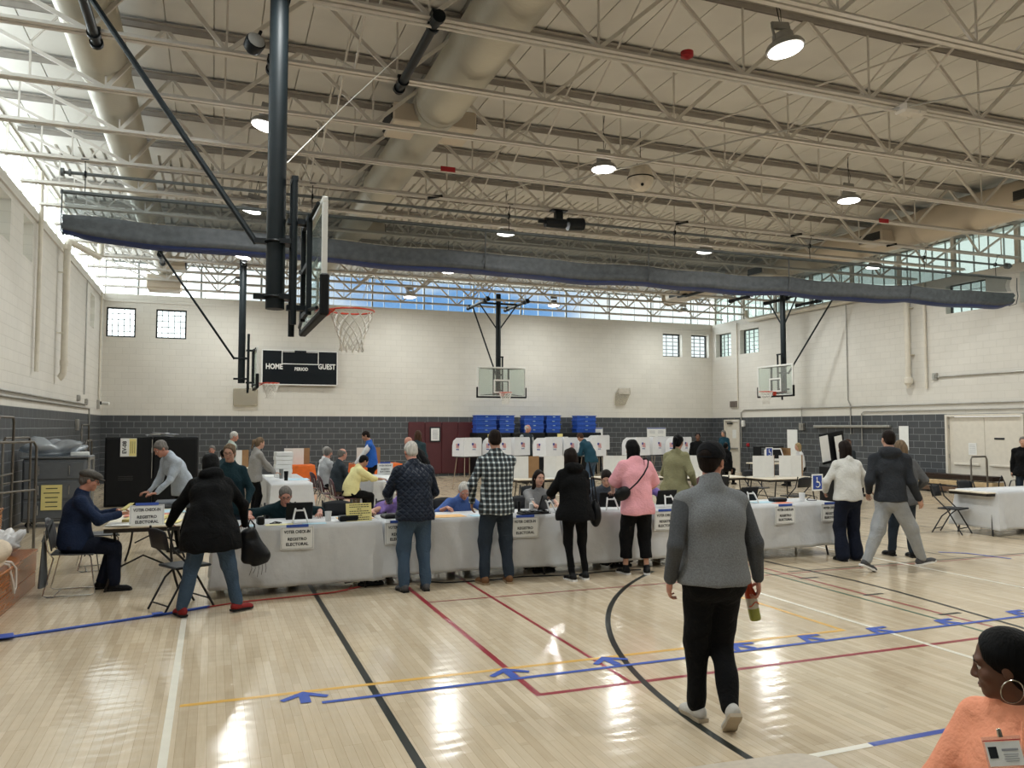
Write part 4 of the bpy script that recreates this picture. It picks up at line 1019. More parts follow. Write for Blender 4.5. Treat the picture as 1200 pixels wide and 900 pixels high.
# ---------------------------------------------------------------- signs on the tables
def sign_board(x, y, label, rz=0):
    r = thing('check_in_sign', label, 'sign', (x, y, 0.55), R(rz), 'voter check-in signs on the tablecloths')
    b = MB(); b.box((0, 0, 0), (0.36, 0.006, 0.25)); b.build('sheet', M_paper, r)
    b = MB()
    for s in (-1, 1): b.box((0, -0.004, s * 0.115), (0.335, 0.001, 0.004)); b.box((s * 0.167, -0.004, 0), (0.004, 0.001, 0.23))
    b.build('border', M_greyink, r)
    text_mesh('lettering', 'VOTER CHECK-IN', 0.046, M_ink, r, (0, -0.0045, 0.068), (R(90), 0, 0), 0.0008, sx=0.76)
    text_mesh('lettering', 'REGISTRO', 0.045, M_ink, r, (0, -0.0045, -0.012), (R(90), 0, 0), 0.0008)
    text_mesh('lettering', 'ELECTORAL', 0.045, M_ink, r, (0, -0.0045, -0.068), (R(90), 0, 0), 0.0008)
    b = MB(); b.box((-0.0, -0.006, 0.135), (0.24, 0.004, 0.03)); b.build('tape', P_blue, r)
    return r
s0 = sign_board(0.90, 9.17, 'voter check-in sign below the laptop, left table')
s0.location = (0.90, 9.165, 0.615)
for (x, lb, rz) in ((2.06, 'voter check-in sign half hidden by the navy jacket man', 0), (3.62, 'voter check-in sign behind the legs of checked shirt man', 0), (5.62, 'voter check-in sign behind the pink shirt woman', 0), (7.55, 'voter check-in sign on the creased right end cloth', 2), (8.36, 'voter check-in sign beside the white sweater woman', 0)):
    dup(s0, (x, 9.16, 0.615), R(rz), lb)
s1 = dup(s0, (3.45, 16.13, 0.60), 0, 'small sign on the cloth before the person in yellow')
s2 = dup(s0, (-0.68, 9.93, 0.84), R(4), 'standing white sign on the flat cap man table'); s2.rotation_euler = (R(-12), 0, R(4))
s3 = dup(s0, (3.75, 18.3, 0.88), R(0), 'upright sign in front of the man in blue vest')
r = thing('yellow_notice', 'yellow lettered card standing on the left check-in table', 'sign', (1.62, 9.40, 0.85)); r.rotation_euler = (R(-12), 0, R(3))
b = MB(); b.box((0, 0, 0), (0.30, 0.004, 0.21)); b.build('card', M_yp, r)
b = MB(); rnd = random.Random(4)
for k in range(8):
    z = 0.085 - k * 0.0245; x = -0.11 if k not in (2, 5) else -0.02
    while x < (0.11 if k not in (2, 5) else 0.03): w_ = rnd.uniform(0.012, 0.03); b.box((x + w_ / 2, -0.003, z), (w_, 0.001, 0.009)); x += w_ + 0.006
b.build('printed_lines', M_ink, r)

# ---------------------------------------------------------------- things on the check-in tables
M_plas = mat('black_plastic', '#141517', 0.4, var=0.1); M_wplas = mat('white_plastic', '#dedede', 0.4, var=0.03); M_screen = mat('dark_screen', '#0c1014', 0.15)
def poll_pad(x, y, rz, label):
    r = thing('poll_tablet', label, 'tablet', (x, y, 0.752), R(rz), 'tablets on white stands on the check-in tables')
    M = Matrix.Translation(Vector((0, 0.02, 0.13))) @ Matrix.Rotation(R(18), 4, 'X')
    b = MB(); b.M = M; b.box((0, 0, 0), (0.30, 0.02, 0.21), bev=0.008); b.build('tablet_body', M_plas, r)
    b = MB(); b.M = M; b.box((0, 0.011, 0), (0.27, 0.002, 0.18)); b.build('screen', M_screen, r)
    b = MB()
    for s in (-1, 1): b.tube([(s * 0.045, -0.005, 0.16), (s * 0.055, -0.035, 0.13), (s * 0.085, -0.09, 0.008)], 0.011, 8)
    b.cyl((-0.055, -0.03, 0.14), (0.055, -0.03, 0.14), 0.010, n=8); b.build('white_stand', M_wplas, r, True)
    return r
pad = poll_pad(0.95, 9.45, 0, 'black laptop tablet on white stand in front of grey-haired man')
for ch in pad.children: pass
for (x, y, rz, lb) in ((4.02, 9.42, 40, 'tablet on white stand beside the black coat woman'), (4.95, 9.45, -10, 'tablet on white stand before the young seated man'), (7.25, 9.55, 0, 'tablet on white stand on the right end table'), (5.85, 9.5, 0, 'tablet on white stand hidden behind walking man')):
    dup(pad, (x, y, 0.752), R(rz), lb)
def box_item(name, label, cat, loc, size, m, rz=0, bev=0.01, group=None, extra=None):
    b = MB(); b.box((0, 0, size[2] / 2), size, bev=bev); o = b.build(name, m, loc=loc); o.rotation_euler = (0, 0, R(rz)); return tag(o, label, cat, group)
def cup(x, y, label, m=None, h=0.10, r_=0.035, name='paper_cup', z=0.752, cat='cup', grp='cups on the tables'):
    b = MB(); b.lathe([(r_ * .8, 0), (r_, h), (r_ * .93, h), (r_ * .75, 0.006)], n=16); o = b.build(name, m or M_wplas, smooth=True, loc=(x, y, z)); return tag(o, label, cat, grp)
cup(1.28, 9.50, 'white cup right of the laptop, left table', h=0.11, r_=0.04)
cup(3.42, 9.50, 'white cup left of the checked shirt man'); cup(6.62, 9.55, 'white cup on right end table, near the tablet', h=0.12, r_=0.045); cup(8.18, 9.55, 'white cup beside the white sweater woman', h=0.12, r_=0.045)
box_item('label_printer', 'black label printer right of the cup, left table', 'printer', (1.50 - .0, 9.42, 0.752), (0.22, 0.12, 0.065), M_plas, 4, 0.015) 
box_item('card_reader', 'small black card reader at the left table end', 'card reader', (0.52, 9.40, 0.752), (0.08, 0.09, 0.09), M_plas, 10, 0.015)
box_item('label_printer', 'black label printer on right end table near the cloth sign', 'printer', (7.78, 9.6, 0.752), (0.24, 0.16, 0.06), M_plas, -4, 0.02)
box_item('label_printer', 'black label printer left of the right end tablet', 'printer', (6.9, 9.65, 0.752), (0.24, 0.16, 0.06), M_plas, 6, 0.02)
box_item('label_printer', 'black label printer behind the navy jacket man', 'printer', (2.05, 9.55, 0.752), (0.26, 0.18, 0.05), M_plas, 12, 0.02)
def sheet(x, y, w, d, m, label, z=0.7505, rz=0, cat='paper', grp='papers on the tables', th=0.003):
    b = MB(); b.box((0, 0, th / 2), (w, d, th)); o = b.build('paper_sheet', m, loc=(x, y, z)); o.rotation_euler = (0, 0, R(rz)); return tag(o, label, cat, grp)
M_buff = mat('buff_folder', '#dcae70', 0.7); M_ltblue = mat('pale_blue_paper', '#a9c9d8', 0.7); M_ltyel = mat('pale_yellow_paper', '#d9d2a0', 0.7); M_coral = mat('coral_folder', '#d9826a', 0.7)
sheet(0.72, 9.33, 0.3, 0.14, M_ltyel, 'pale yellow paper strip left of the laptop stand'); sheet(1.10, 9.30, 0.26, 0.14, M_ltblue, 'pale blue paper under the laptop stand edge'); sheet(1.62, 9.68, 0.42, 0.26, M_buff, 'buff folder on table behind the yellow card')
sheet(0.35, 9.35, 0.2, 0.2, M_ltblue, 'pale blue paper at the left table end'); sheet(2.72, 9.5, 0.42, 0.30, M_buff, 'buff folder right of the navy jacket man'); sheet(3.2, 9.42, 0.4, 0.22, M_ltblue, 'pale blue paper in front of the blue shirt person')
sheet(7.52, 9.6, 0.34, 0.24, M_ltblue, 'pale blue paper right of the right end tablet'); sheet(7.72, 9.42, 0.3, 0.16, M_coral, 'orange folder on the right end table', rz=15); sheet(6.45, 9.42, 0.3, 0.2, M_buff, 'buff folder on the right end table by the man')
b = MB(); b.tube([(0.62, 9.4, 0.76), (0.7, 9.36, 0.77), (0.75, 9.45, 0.76), (0.68, 9.47, 0.77), (0.64, 9.42, 0.76), (0.73, 9.4, 0.76)], 0.006, 5); tag(b.build('table_cable', M_black, smooth=True), 'thin black cable curled beside the card reader', 'cable')
b = MB(); b.tube([(8.32, 9.62, 0.76), (8.4, 9.6, 0.82), (8.46, 9.55, 0.80), (8.4, 9.5, 0.76), (8.28, 9.55, 0.76), (8.33, 9.6, 0.77)], 0.006, 5); tag(b.build('table_cable', M_black, smooth=True), 'black cable loop at the right table end', 'cable')
# keyboard-like tray and bottles in front of the woman in grey blazer
r = thing('cable_tray_box', 'dark tray of pens and cables before the grey blazer woman', 'tray', (3.82, 9.36, 0.752), R(5))
b = MB(); b.box((0, 0, 0.012), (0.42, 0.16, 0.024), bev=0.008); b.build('tray', M_plas, r)
for k in range(6): b = MB(); b.box((-0.16 + k * .06, 0, 0.034), (0.04, 0.12 - 0.01 * (k % 3), 0.02), bev=0.006); b.build('cable_block', mat('dark_grey_item_%d' % k, ['#2c2f33', '#5b5f64', '#1b1d20'][k % 3], 0.5), r)
cup(3.60, 9.55, 'taller black bottle before the grey blazer woman', M_plas, 0.17, 0.025, 'black_bottle', cat='bottle'); cup(3.68, 9.52, 'shorter black bottle before the grey blazer woman', M_plas, 0.14, 0.022, 'black_bottle', cat='bottle')
r = thing('pump_bottle', 'white pump bottle before the grey blazer woman', 'bottle', (3.84, 9.5, 0.752)); b = MB(); b.lathe([(0.028, 0), (0.03, 0.11), (0.012, 0.125), (0.012, 0.14)], n=14); b.build('body', M_wplas, r, True); b = MB(); b.cyl((0, 0, 0.14), (0, 0, 0.17), 0.006, n=8); b.box((0.012, 0, 0.17), (0.05, 0.015, 0.012), bev=0.004); b.build('pump', M_wplas, r)
# papers on the flat cap man's table
for (x, y, w, d, m, lb) in ((-0.95, 10.0, 0.26, 0.32, M_paper, 'white paper at the near left of the cap man table'), (-0.72, 10.4, 0.40, 0.5, M_yp, 'stack of yellow envelopes on the cap man table'), (-0.75, 10.95, 0.5, 0.3, mat('salmon_paper', '#c77a66', 0.7), 'salmon folder behind the yellow envelopes'), (-0.5, 11.3, 0.35, 0.4, M_ltblue, 'pale blue sheets behind the standing sign'), (-0.42, 10.1, 0.18, 0.3, M_yp, 'yellow envelope right of the standing sign')):
    o = sheet(x, y, w, d, m, lb, th=0.03 if 'stack' in lb else 0.004, rz=random.uniform(-12, 12), grp='papers on the cap man table')
box_item('grey_bin', 'flat grey plastic tray behind the cap man table', 'tray', (-0.45, 12.0, 0.742), (0.55, 0.4, 0.09), mat('grey_tote', '#4a5058', 0.5), 0, 0.02)
cup(-0.85, 10.12, 'small pale roll of stickers on the cap man table', M_ltyel, 0.04, 0.03, 'sticker_roll', 0.742, 'sticker roll')

# ---------------------------------------------------------------- chairs
M_chairblk = mat('black_chair_metal', '#17181b', 0.42, 0.2); M_chairseat = mat('black_chair_plastic', '#202226', 0.5); M_marshell = mat('maroon_chair_plastic', '#4a2229', 0.45); M_greysh = mat('charcoal_chair_plastic', '#33353a', 0.5)
def folding_chair(label, loc, rz, grp='black folding chairs'):
    r = thing('folding_chair', label, 'chair', (loc[0], loc[1], 0), R(rz), grp)
    b = MB(); b.box((0, 0.02, 0.43), (0.40, 0.38, 0.025), bev=0.011); b.build('seat', M_chairseat, r)
    b = MB(); rows = []
    for z in (0.62, 0.70, 0.78, 0.83): rows.append([(x, -0.235 - (z - 0.62) * 0.22 - 0.03 * math.cos(x * 6), z - (0.03 * abs(x / 0.2) ** 2 if z > 0.8 else 0)) for x in [-0.19, -0.12, -0.04, 0.04, 0.12, 0.19]])
    b.grid(rows); o = b.build('backrest', M_chairseat, r, 'all'); m = o.modifiers.new('thickness', 'SOLIDIFY'); m.thickness = 0.015
    for s in (-1, 1):
        b = MB(); b.tube([(s * 0.215, 0.235, 0.0), (s * 0.205, 0.0, 0.42), (s * 0.20, -0.20, 0.62), (s * 0.195, -0.26, 0.84)], 0.012, 8); b.build('front_leg', M_chairblk, r, True)
        b = MB(); b.tube([(s * 0.18, -0.27, 0.0), (s * 0.18, -0.10, 0.30), (s * 0.18, 0.04, 0.42)], 0.011, 8); b.build('rear_leg', M_chairblk, r, True)
    for (y, z, w) in ((0.17, 0.10, 0.21), (-0.235, 0.07, 0.18)): b = MB(); b.cyl((-w, y, z), (w, y, z), 0.009, n=8); b.build('stretcher', M_chairblk, r, True)
    return r
fc = folding_chair('black folding chair beside the woman in black coat', (-0.26, 8.92), -62)
FC = [((12.1, 10.35), 200, 'black folding chair at the left end of right edge table'), ((13.4, 10.9), 180, 'black folding chair behind the right edge table'),
      ((2.34, 10.88), 176, 'black folding chair just right of the navy jacket man'), ((1.62, 10.9), 180, 'black folding chair left behind the navy jacket man'), ((3.16, 10.85), 182, 'black folding chair of the blue shirt person'), ((4.3, 10.75), 180, 'black folding chair of the grey blazer woman'), ((5.38, 10.8), 170, 'black folding chair of the young seated man'),
      ((7.35, 10.75), 170, 'empty black folding chair left behind the right end table'), ((8.0, 10.6), 185, 'empty black folding chair at the right end table'), ((5.0, 12.6), 140, 'black folding chair behind the checked shirt man'),
      ((5.35, 14.9), 170, 'black folding chair under the middle screens'), ((11.2, 13.3), 10, 'black folding chair before the wheelchair sign table'), ((11.9, 15.4), 190, 'black folding chair behind the wheelchair sign table'), ((9.9, 14.2), -10, 'dark folding chair before the table behind cap man'), ((2.75, 21.3), 60, 'dark folding chair by the left orange cloth'), ((0.86, 10.82), 180, 'black folding chair of the man at the laptop'), ((15.3, 21.6), 90, 'black chair by the accessible voting machine')]
for (loc, rz, lb) in FC: dup(fc, (loc[0], loc[1], 0), R(rz), lb)
def sled_chair(label, loc, rz, shell, grp='plastic shell chairs on wire frames'):
    r = thing('shell_chair', label, 'chair', (loc[0], loc[1], 0), R(rz), grp)
    b = MB(); rows = []
    for i in range(10):
        t = i / 9; rows.append([(x, 0.21 - 0.42 * t, 0.455 - 0.03 * math.sin(PI * t) * (1 - (x / 0.22) ** 2) - (0.02 * (1 - t) ** 3)) for x in np.linspace(-0.21, 0.21, 7)])
    b.grid(rows); o = b.build('seat', shell, r, 'all'); m = o.modifiers.new('thickness', 'SOLIDIFY'); m.thickness = 0.012
    b = MB(); rows = []
    for i in range(10):
        t = i / 9; w = 0.21 - 0.03 * t ** 3
        rows.append([(x * w / 0.21, -0.225 - 0.07 * t + 0.03 * (x / 0.21) ** 2, 0.50 + 0.34 * t - (0.05 * abs(x / 0.21) ** 3 if i > 7 else 0)) for x in np.linspace(-0.21, 0.21, 7)])
    b.grid(rows); o = b.build('backrest', shell, r, 'all'); m = o.modifiers.new('thickness', 'SOLIDIFY'); m.thickness = 0.012
    for s in (-1, 1):
        b = MB(); b.tube([(s * 0.17, 0.17, 0.435), (s * 0.22, 0.19, 0.42), (s * 0.235, 0.24, 0.03), (s * 0.235, 0.20, 0.012), (s * 0.235, -0.22, 0.012), (s * 0.235, -0.26, 0.03), (s * 0.22, -0.17, 0.42), (s * 0.20, -0.23, 0.5), (s * 0.19, -0.27, 0.72)], 0.0075, 8); b.build('side_frame', M_chrome, r, True)
    b = MB(); b.cyl((-0.235, -0.16, 0.012), (0.235, -0.16, 0.012), 0.0065, n=6); b.cyl((-0.2, 0.12, 0.425), (0.2, 0.12, 0.425), 0.0065, n=6); b.build('cross_wire', M_chrome, r, True)
    return r
sc_ = sled_chair('charcoal shell chair under the man in flat cap', (-1.42, 10.1), -90, M_greysh)
sm_ = sled_chair('maroon shell chair under the person in yellow', (2.45, 15.9), -90, M_marshell)
for (loc, rz, lb) in (((2.35, 17.0), -85, 'maroon shell chair under the bald man in dark jacket'), ((2.35, 18.3), -80, 'maroon shell chair under the bearded man in grey'), ((9.4, 13.7), 160, 'maroon shell chair behind the man in black cap'), ((10.7, 15.9), 150, 'empty maroon shell chair left of the wheelchair sign table'), ((0.25, 15.2), 120, 'maroon shell chair left of the white cloth table')):
    dup(sm_, (loc[0], loc[1], 0), R(rz), lb)
dup(sc_, (-1.35, 11.7, 0), R(-80), 'charcoal shell chair behind the flat cap man')

# ---------------------------------------------------------------- voting booths
M_booth = mat('white_corrugated_booth', '#d6d8dc', 0.55, var=0.03); M_flagr = mat('flag_red', '#b8453f', 0.6); M_flagb = mat('flag_blue', '#33438f', 0.6); M_bleg = mat('tan_metal_leg', '#9a8d7c', 0.45, 0.4)
def rounded_top(w, h, rr):
    P = [(-w / 2, 0), (w / 2, 0)]
    for k in range(6): a = R(18 * k); P.append((w / 2 - rr + rr * math.cos(a), h - rr + rr * math.sin(a)))
    for k in range(6): a = R(90 + 18 * k); P.append((-w / 2 + rr + rr * math.cos(a), h - rr + rr * math.sin(a)))
    return P
def booth(label, loc, rz, legs=4, grp='white voting booths on legs'):
    r = thing('voting_booth', label, 'voting booth', (loc[0], loc[1], 0), R(rz), grp)
    b = MB(); b.box((0, 0, 0.96), (0.62, 0.5, 0.03), bev=0.01); b.build('writing_shelf', M_chairblk, r)
    up = Matrix.Rotation(R(90), 4, 'X')
    b = MB(); b.prism(rounded_top(0.66, 0.55, 0.06), -0.008, 0.008, M=Matrix.Translation(Vector((0, -0.27, 0.98))) @ up); bp_ = b.build('back_panel', M_booth, r)
    for s in (-1, 1):
        P = [(-0.27, 0), (0.24, 0), (0.24, 0.32), (0.20, 0.45), (0.08, 0.54), (-0.27, 0.55)]
        M = Matrix.Translation(Vector((s * 0.335, 0, 0.98))) @ Matrix.Rotation(R(-s * 8), 4, 'Z') @ Matrix.Rotation(R(90), 4, 'Z') @ up
        b = MB(); b.prism(P, -0.006, 0.006, M=M); w = b.build('side_wing', M_booth, r)
        f = MB(); f.M = Matrix.Translation(Vector((s * 0.335, 0, 0.98))) @ Matrix.Rotation(R(-s * 8), 4, 'Z')
        for k in range(5): f.box((s * 0.009, 0.02, 0.36 - k * 0.028 ), (0.002, 0.13, 0.014), 0)
        f.box((s * 0.010, -0.02, 0.345), (0.002, 0.06, 0.06), 1); f.box((s * 0.010, 0.02, 0.2), (0.002, 0.12, 0.03), 1); f.build('flag_print', [M_flagr, M_flagb], w)
    f = MB(); f.M = Matrix.Translation(Vector((0, -0.28, 0.98)))
    for k in range(5): f.box((0.03 + 0.004 * k, -0.002, 0.37 - k * 0.028), (0.15, 0.002, 0.014), 0, rot=(0, R(8), 0))
    f.box((-0.02, -0.003, 0.36), (0.07, 0.002, 0.065), 1); f.build('flag_print', [M_flagr, M_flagb], bp_)
    text_mesh('vote_lettering', 'VOTE', 0.05, M_flagb, bp_, (0.03, -0.2805, 0.98 + 0.20), (R(90), 0, 0), 0.001)
    for (sx, sy) in ((-1, -1), (1, -1), (-1, 1), (1, 1)):
        b = MB(); b.cyl((sx * 0.24, sy * 0.18, 0.95), (sx * 0.33, sy * 0.28, 0), 0.013, n=6); b.build('leg', M_bleg, r, True)
    return r
bt = booth('voting booth at left of left group, maroon pad behind', (7.05, 22.5), 22)
BT = [((7.95, 22.4), 22, 'second white voting booth of the left group'), ((8.75, 22.9), 22, 'third booth, mostly behind the checked shirt man'),
      ((9.25, 21.6), 20, 'rounded booth at left of the middle group'), ((9.95, 21.9), 20, 'booth with blue print, inside the middle group'), ((10.65, 21.5), 20, 'booth with flag at right of the middle group'), ((10.2, 23.2), 20, 'booth behind the middle group near bald man'),
      ((13.75, 27.2), 20, 'single booth standing by the far wall'), ((12.15, 21.5), 20, 'booth at left of the right group'), ((12.95, 21.9), 22, 'second booth of the right group'), ((13.72, 21.6), 24, 'booth with flag at right of right group'), ((14.0, 22.9), 20, 'rear booth of the right group')]
for (loc, rz, lb) in BT: dup(bt, (loc[0], loc[1], 0), R(rz), lb)
# privacy screens on tables
M_card = mat('brown_cardboard', '#8a6a48', 0.8, var=0.08); M_cardw = mat('white_cardboard', '#d5d5d3', 0.7, var=0.03)
def screen(label, loc, rz, w=0.32, h=0.47, grp='folded white privacy screens'):
    r = thing('privacy_screen', label, 'privacy screen', (loc[0], loc[1], 0.742), R(rz), grp)
    b = MB(); b.box((0, 0, h / 2), (w, 0.006, h)); b.box((0, 0.004, h / 2), (w, 0.004, h), 1); b.build('centre_panel', [M_cardw, M_card], r)
    for s in (-1, 1):
        b = MB(); b.M = Matrix.Translation(Vector((s * w / 2, 0, 0))) @ Matrix.Rotation(R(s * 35), 4, 'Z'); b.box((s * 0.13, 0, h / 2), (0.26, 0.006, h), 1 if s > 0 else 0); b.box((s * 0.13, 0.005, h / 2), (0.26, 0.004, h), 1); b.build('side_panel', [M_cardw, M_card], r)
    return r
ps = screen('white screen, brown inside, behind grey blazer woman', (7.15, 15.9), 8)
PS = [((6.25, 16.05), -28, 'brown and white screen left on the middle table'), ((8.45, 15.6), -10, 'white screen left behind the pink shirt woman'), ((10.25, 15.05), -2, 'white screen right behind the black cap'),
      ((11.5, 14.45), 14, 'white screen at left on the wheelchair sign table'), ((12.15, 14.35), 8, 'white screen at right on the wheelchair sign table'), ((2.35, 23.95), 10, 'white screen on the left orange cloth'), ((4.45, 23.95), 10, 'white screen on the right orange cloth'), ((0.6, 22.9), 12, 'white screen behind the man with white hair')]
for (loc, rz, lb) in PS: dup(ps, (loc[0], loc[1], 0.742 if loc[1] != 23.95 else 0.75), R(rz), lb)
folding_table(0.1, 1.2, 22.6, 23.3, 'small table behind the white-haired standing man')
text_mesh('sign_text', 'VOTE', 0.1, M_ink, None, (0, 0, 0), (R(90), 0, 0), 0.001).name = 'tmp_text'
bpy.data.objects.remove(bpy.data.objects['tmp_text'])
# items on the white cloth table behind the laptop
for k in range(6): box_item('paper_stack', ['lowest', 'second', 'third', 'fourth', 'fifth', 'topmost'][k] + ' white box in the stack by the cardigan woman', 'box', (1.45 + 0.01 * (k % 2), 18.1, 0.75 + k * 0.092), (0.36, 0.26, 0.088), M_cardw, k * 2, 0.006, 'white boxes stacked on the table')
cup(1.42, 16.9, 'tall dark cylinder cup on the white cloth table', M_plas, 0.19, 0.045, 'dark_tumbler', 0.75, 'tumbler'); cup(1.38, 17.6, 'grey tumbler behind the dark one on the white cloth', mat('grey_tumbler', '#7b7c78', 0.4), 0.2, 0.045, 'grey_tumbler', 0.75, 'tumbler')
for (x, y, m, lb) in ((1.3, 18.6, M_paper, 'white papers before the cardigan woman'), (1.7, 17.2, M_ltblue, 'pale paper with blue tape on the white cloth')): sheet(x, y, 0.4, 0.6, m, lb)
for k in range(3): sheet(3.65, 16.6 + k * 0.5, 0.4, 0.35, M_paper, ['nearest', 'middle', 'farthest'][k] + ' white papers on the table by the person in yellow', rz=k * 7)
# wheelchair signs
def access_sign(name, label, loc, rz, s=0.22):
    r = thing(name, label, 'sign', loc, R(rz), None)
    b = MB(); b.box((0, 0, 0), (s, 0.006, s * 1.2)); b.build('sheet', M_paper, r)
    b = MB(); b.box((0, -0.004, 0), (s * .8, 0.002, s * 1.0)); b.build('blue_square', M_blueink, r)
    b = MB(); k = s / 0.22
    b.tube([(k * 0.045 * math.cos(a), -0.008, k * (-0.03 + 0.045 * math.sin(a))) for a in [R(-120 + i * 24) - 0.3 for i in range(12)]], 0.006 * k, 5)
    b.ell((-0.01 * k, -0.008, 0.07 * k), (0.013 * k, 0.004, 0.013 * k)); b.tube([(-0.01 * k, -0.008, 0.055 * k), (-0.008 * k, -0.008, -0.0 * k), (0.035 * k, -0.008, 0.0), (0.05 * k, -0.008, -0.05 * k)], 0.008 * k, 5)
    b.build('white_wheelchair_figure', M_wl, r); return r
access_sign('accessible_sign', 'blue wheelchair sign taped to the table edge', (12.32, 13.893, 0.64), 0, 0.30)
access_sign('accessible_sign', 'small blue wheelchair sign on the far voting machine', (16.0, 20.09, 1.06), 0, 0.26)
# accessible voting machine at the right wall
r = thing('voting_machine', 'accessible voting machine with screen and black hood by right wall', 'voting machine', (16.3, 20.3, 0))
b = MB(); b.box((0, 0, 0.72), (1.5, 0.7, 0.04), bev=0.01); b.build('table_board', M_ttop, r)
for s in (-1, 1): b = MB(); b.cyl((s * 0.65, -0.3, 0.7), (s * 0.7, -0.33, 0), 0.02, n=8); b.cyl((s * 0.65, 0.3, 0.7), (s * 0.7, 0.33, 0), 0.02, n=8); b.build('leg_frame', M_tleg, r, True)
b = MB(); b.M = Matrix.Translation(Vector((0.1, 0, 0.98))) @ Matrix.Rotation(R(-25), 4, 'X'); b.box((0, 0, 0), (0.55, 0.08, 0.42), bev=0.02); b.build('machine_body', M_wplas, r)
b = MB(); b.M = Matrix.Translation(Vector((0.1, -0.045, 0.98))) @ Matrix.Rotation(R(-25), 4, 'X'); b.box((0.03, -0.005, 0.02), (0.34, 0.01, 0.30)); b.build('screen', M_screen, r)
b = MB(); b.box((0.0, 0.2, 1.22), (0.9, 0.35, 0.05), bev=0.015); b.box((-0.43, 0.2, 0.98), (0.04, 0.35, 0.48)); b.build('black_hood', M_plas, r); b = MB(); b.box((0.55, 0.1, 0.96), (0.02, 0.5, 0.45)); b.build('cardboard_side', M_card, r); b = MB(); b.box((-0.30, -0.15, 0.95), (0.22, 0.1, 0.4), bev=0.01); b.build('white_side_box', M_wplas, r)
# black hooded screen behind the white sweater woman
r = thing('voting_machine', 'tall black-backed screen with white panels beyond the hooded man', 'voting machine', (14.1, 15.2, 0))
b = MB(); b.box((0, 0, 0.45), (0.7, 0.5, 0.9), bev=0.02); b.build('cabinet', M_plas, r)
b = MB(); b.M = Matrix.Translation(Vector((0.05, 0.2, 1.35))) @ Matrix.Rotation(R(-8), 4, 'Y'); b.box((0, 0, 0), (0.75, 0.04, 0.75), bev=0.02); b.build('black_back', M_plas, r)
for s, w in ((-0.24, 0.34), (0.2, 0.3)): b = MB(); b.M = Matrix.Translation(Vector((s, 0.14, 1.32))) @ Matrix.Rotation(R(-8), 4, 'Y') @ Matrix.Rotation(R(15), 4, 'Z'); b.box((0, 0, 0), (w, 0.012, 0.62)); b.build('white_panel', M_cardw, r)

# ---------------------------------------------------------------- black cabinets and blue bins at the far wall
M_bluebin = mat('blue_plastic_bin', '#1e4fae', 0.4, var=0.08); M_cab = mat('matt_black_cabinet', '#0f1012', 0.6, var=0.2)
cabs = [(9.75, 1.35), (11.15, 1.35), (12.55, 1.35), (13.75, 0.9)]
for i, (x, w) in enumerate(cabs):
    r = thing('black_cart', ['leftmost black equipment cart behind the booths', 'second black cart from the left, behind the bald man', 'third black cart from the left behind the booths', 'rightmost black cart behind the booths'][i], 'cart', (x, 28.25, 0), 0, 'black equipment carts at the far wall')
    b = MB(); b.box((0, 0, 0.87), (w - 0.04, 0.9, 1.5), bev=0.02); b.build('cabinet', M_cab, r)
    for s in (-1, 1): b = MB(); b.box((s * (w - 0.04) / 4, -0.46, 0.87), ((w - 0.04) / 2 - 0.02, 0.02, 1.42), bev=0.008); d_ = b.build('door', M_cab, r); b = MB(); b.box((s * 0.05, -0.48, 0.9), (0.02, 0.02, 0.2)); b.build('handle', M_gal, d_)
    for sx in (-1, 1): b = MB(); b.cyl((sx * (w / 2 - 0.12), -0.3, 0.06), (sx * (w / 2 - 0.12), -0.26, 0.06), 0.06, n=12); b.cyl((sx * (w / 2 - 0.12), 0.3, 0.06), (sx * (w / 2 - 0.12), 0.26, 0.06), 0.06, n=12); b.box((sx * (w / 2 - 0.12), 0, 0.11), (0.06, 0.7, 0.03)); b.build('castor', M_plas, r)
def blue_bin(x, k, w, label):
    r = thing('blue_bin', label, 'bin', (x, 28.2, 1.625 + k * 0.165), 0, 'blue plastic bins on the black carts')
    b = MB(); b.prism([(-w / 2 + 0.03, -0.22), (w / 2 - 0.03, -0.22), (w / 2 - 0.03, 0.22), (-w / 2 + 0.03, 0.22)], 0, 0.13); b.build('tub', M_bluebin, r)
    b = MB(); b.box((0, 0, 0.145), (w, 0.50, 0.03), bev=0.01); l = b.build('lid', M_bluebin, r)
    b = MB(); b.box((0, -0.245, 0.10), (0.09, 0.02, 0.02)); b.build('label', M_ltblue, r)
bx = [(9.5, 0.84), (10.32, 0.62), (11.42, 0.84), (12.22, 0.62), (13.62, 0.86)]
colnm = ['left big column', 'second column', 'third column behind the bald man', 'fourth column', 'column at far right']
for i, (x, w) in enumerate(bx):
    for k in range(4 if i != 4 else 4): blue_bin(x + (0.02 if k % 2 else 0), k, w, ['lowest', 'second', 'third', 'top'][k] + ' blue bin, ' + colnm[i])
paper('yellow_notice', 'yellow notice on the black cart, left of the bald man', 'notice', (10.75, 27.745, 1.22), (0, 0, 0), 0.26, 0.36, M_yp, 6)
paper('yellow_notice', 'small yellow notice on the cart right of bald man', 'notice', (12.4, 27.745, 1.50), (0, 0, 0), 0.22, 0.16, M_yp)
paper('yellow_notice', 'small yellow notice above the left booths', 'notice', (9.55, 27.745, 1.50), (0, 0, 0), 0.12, 0.14, M_yp)
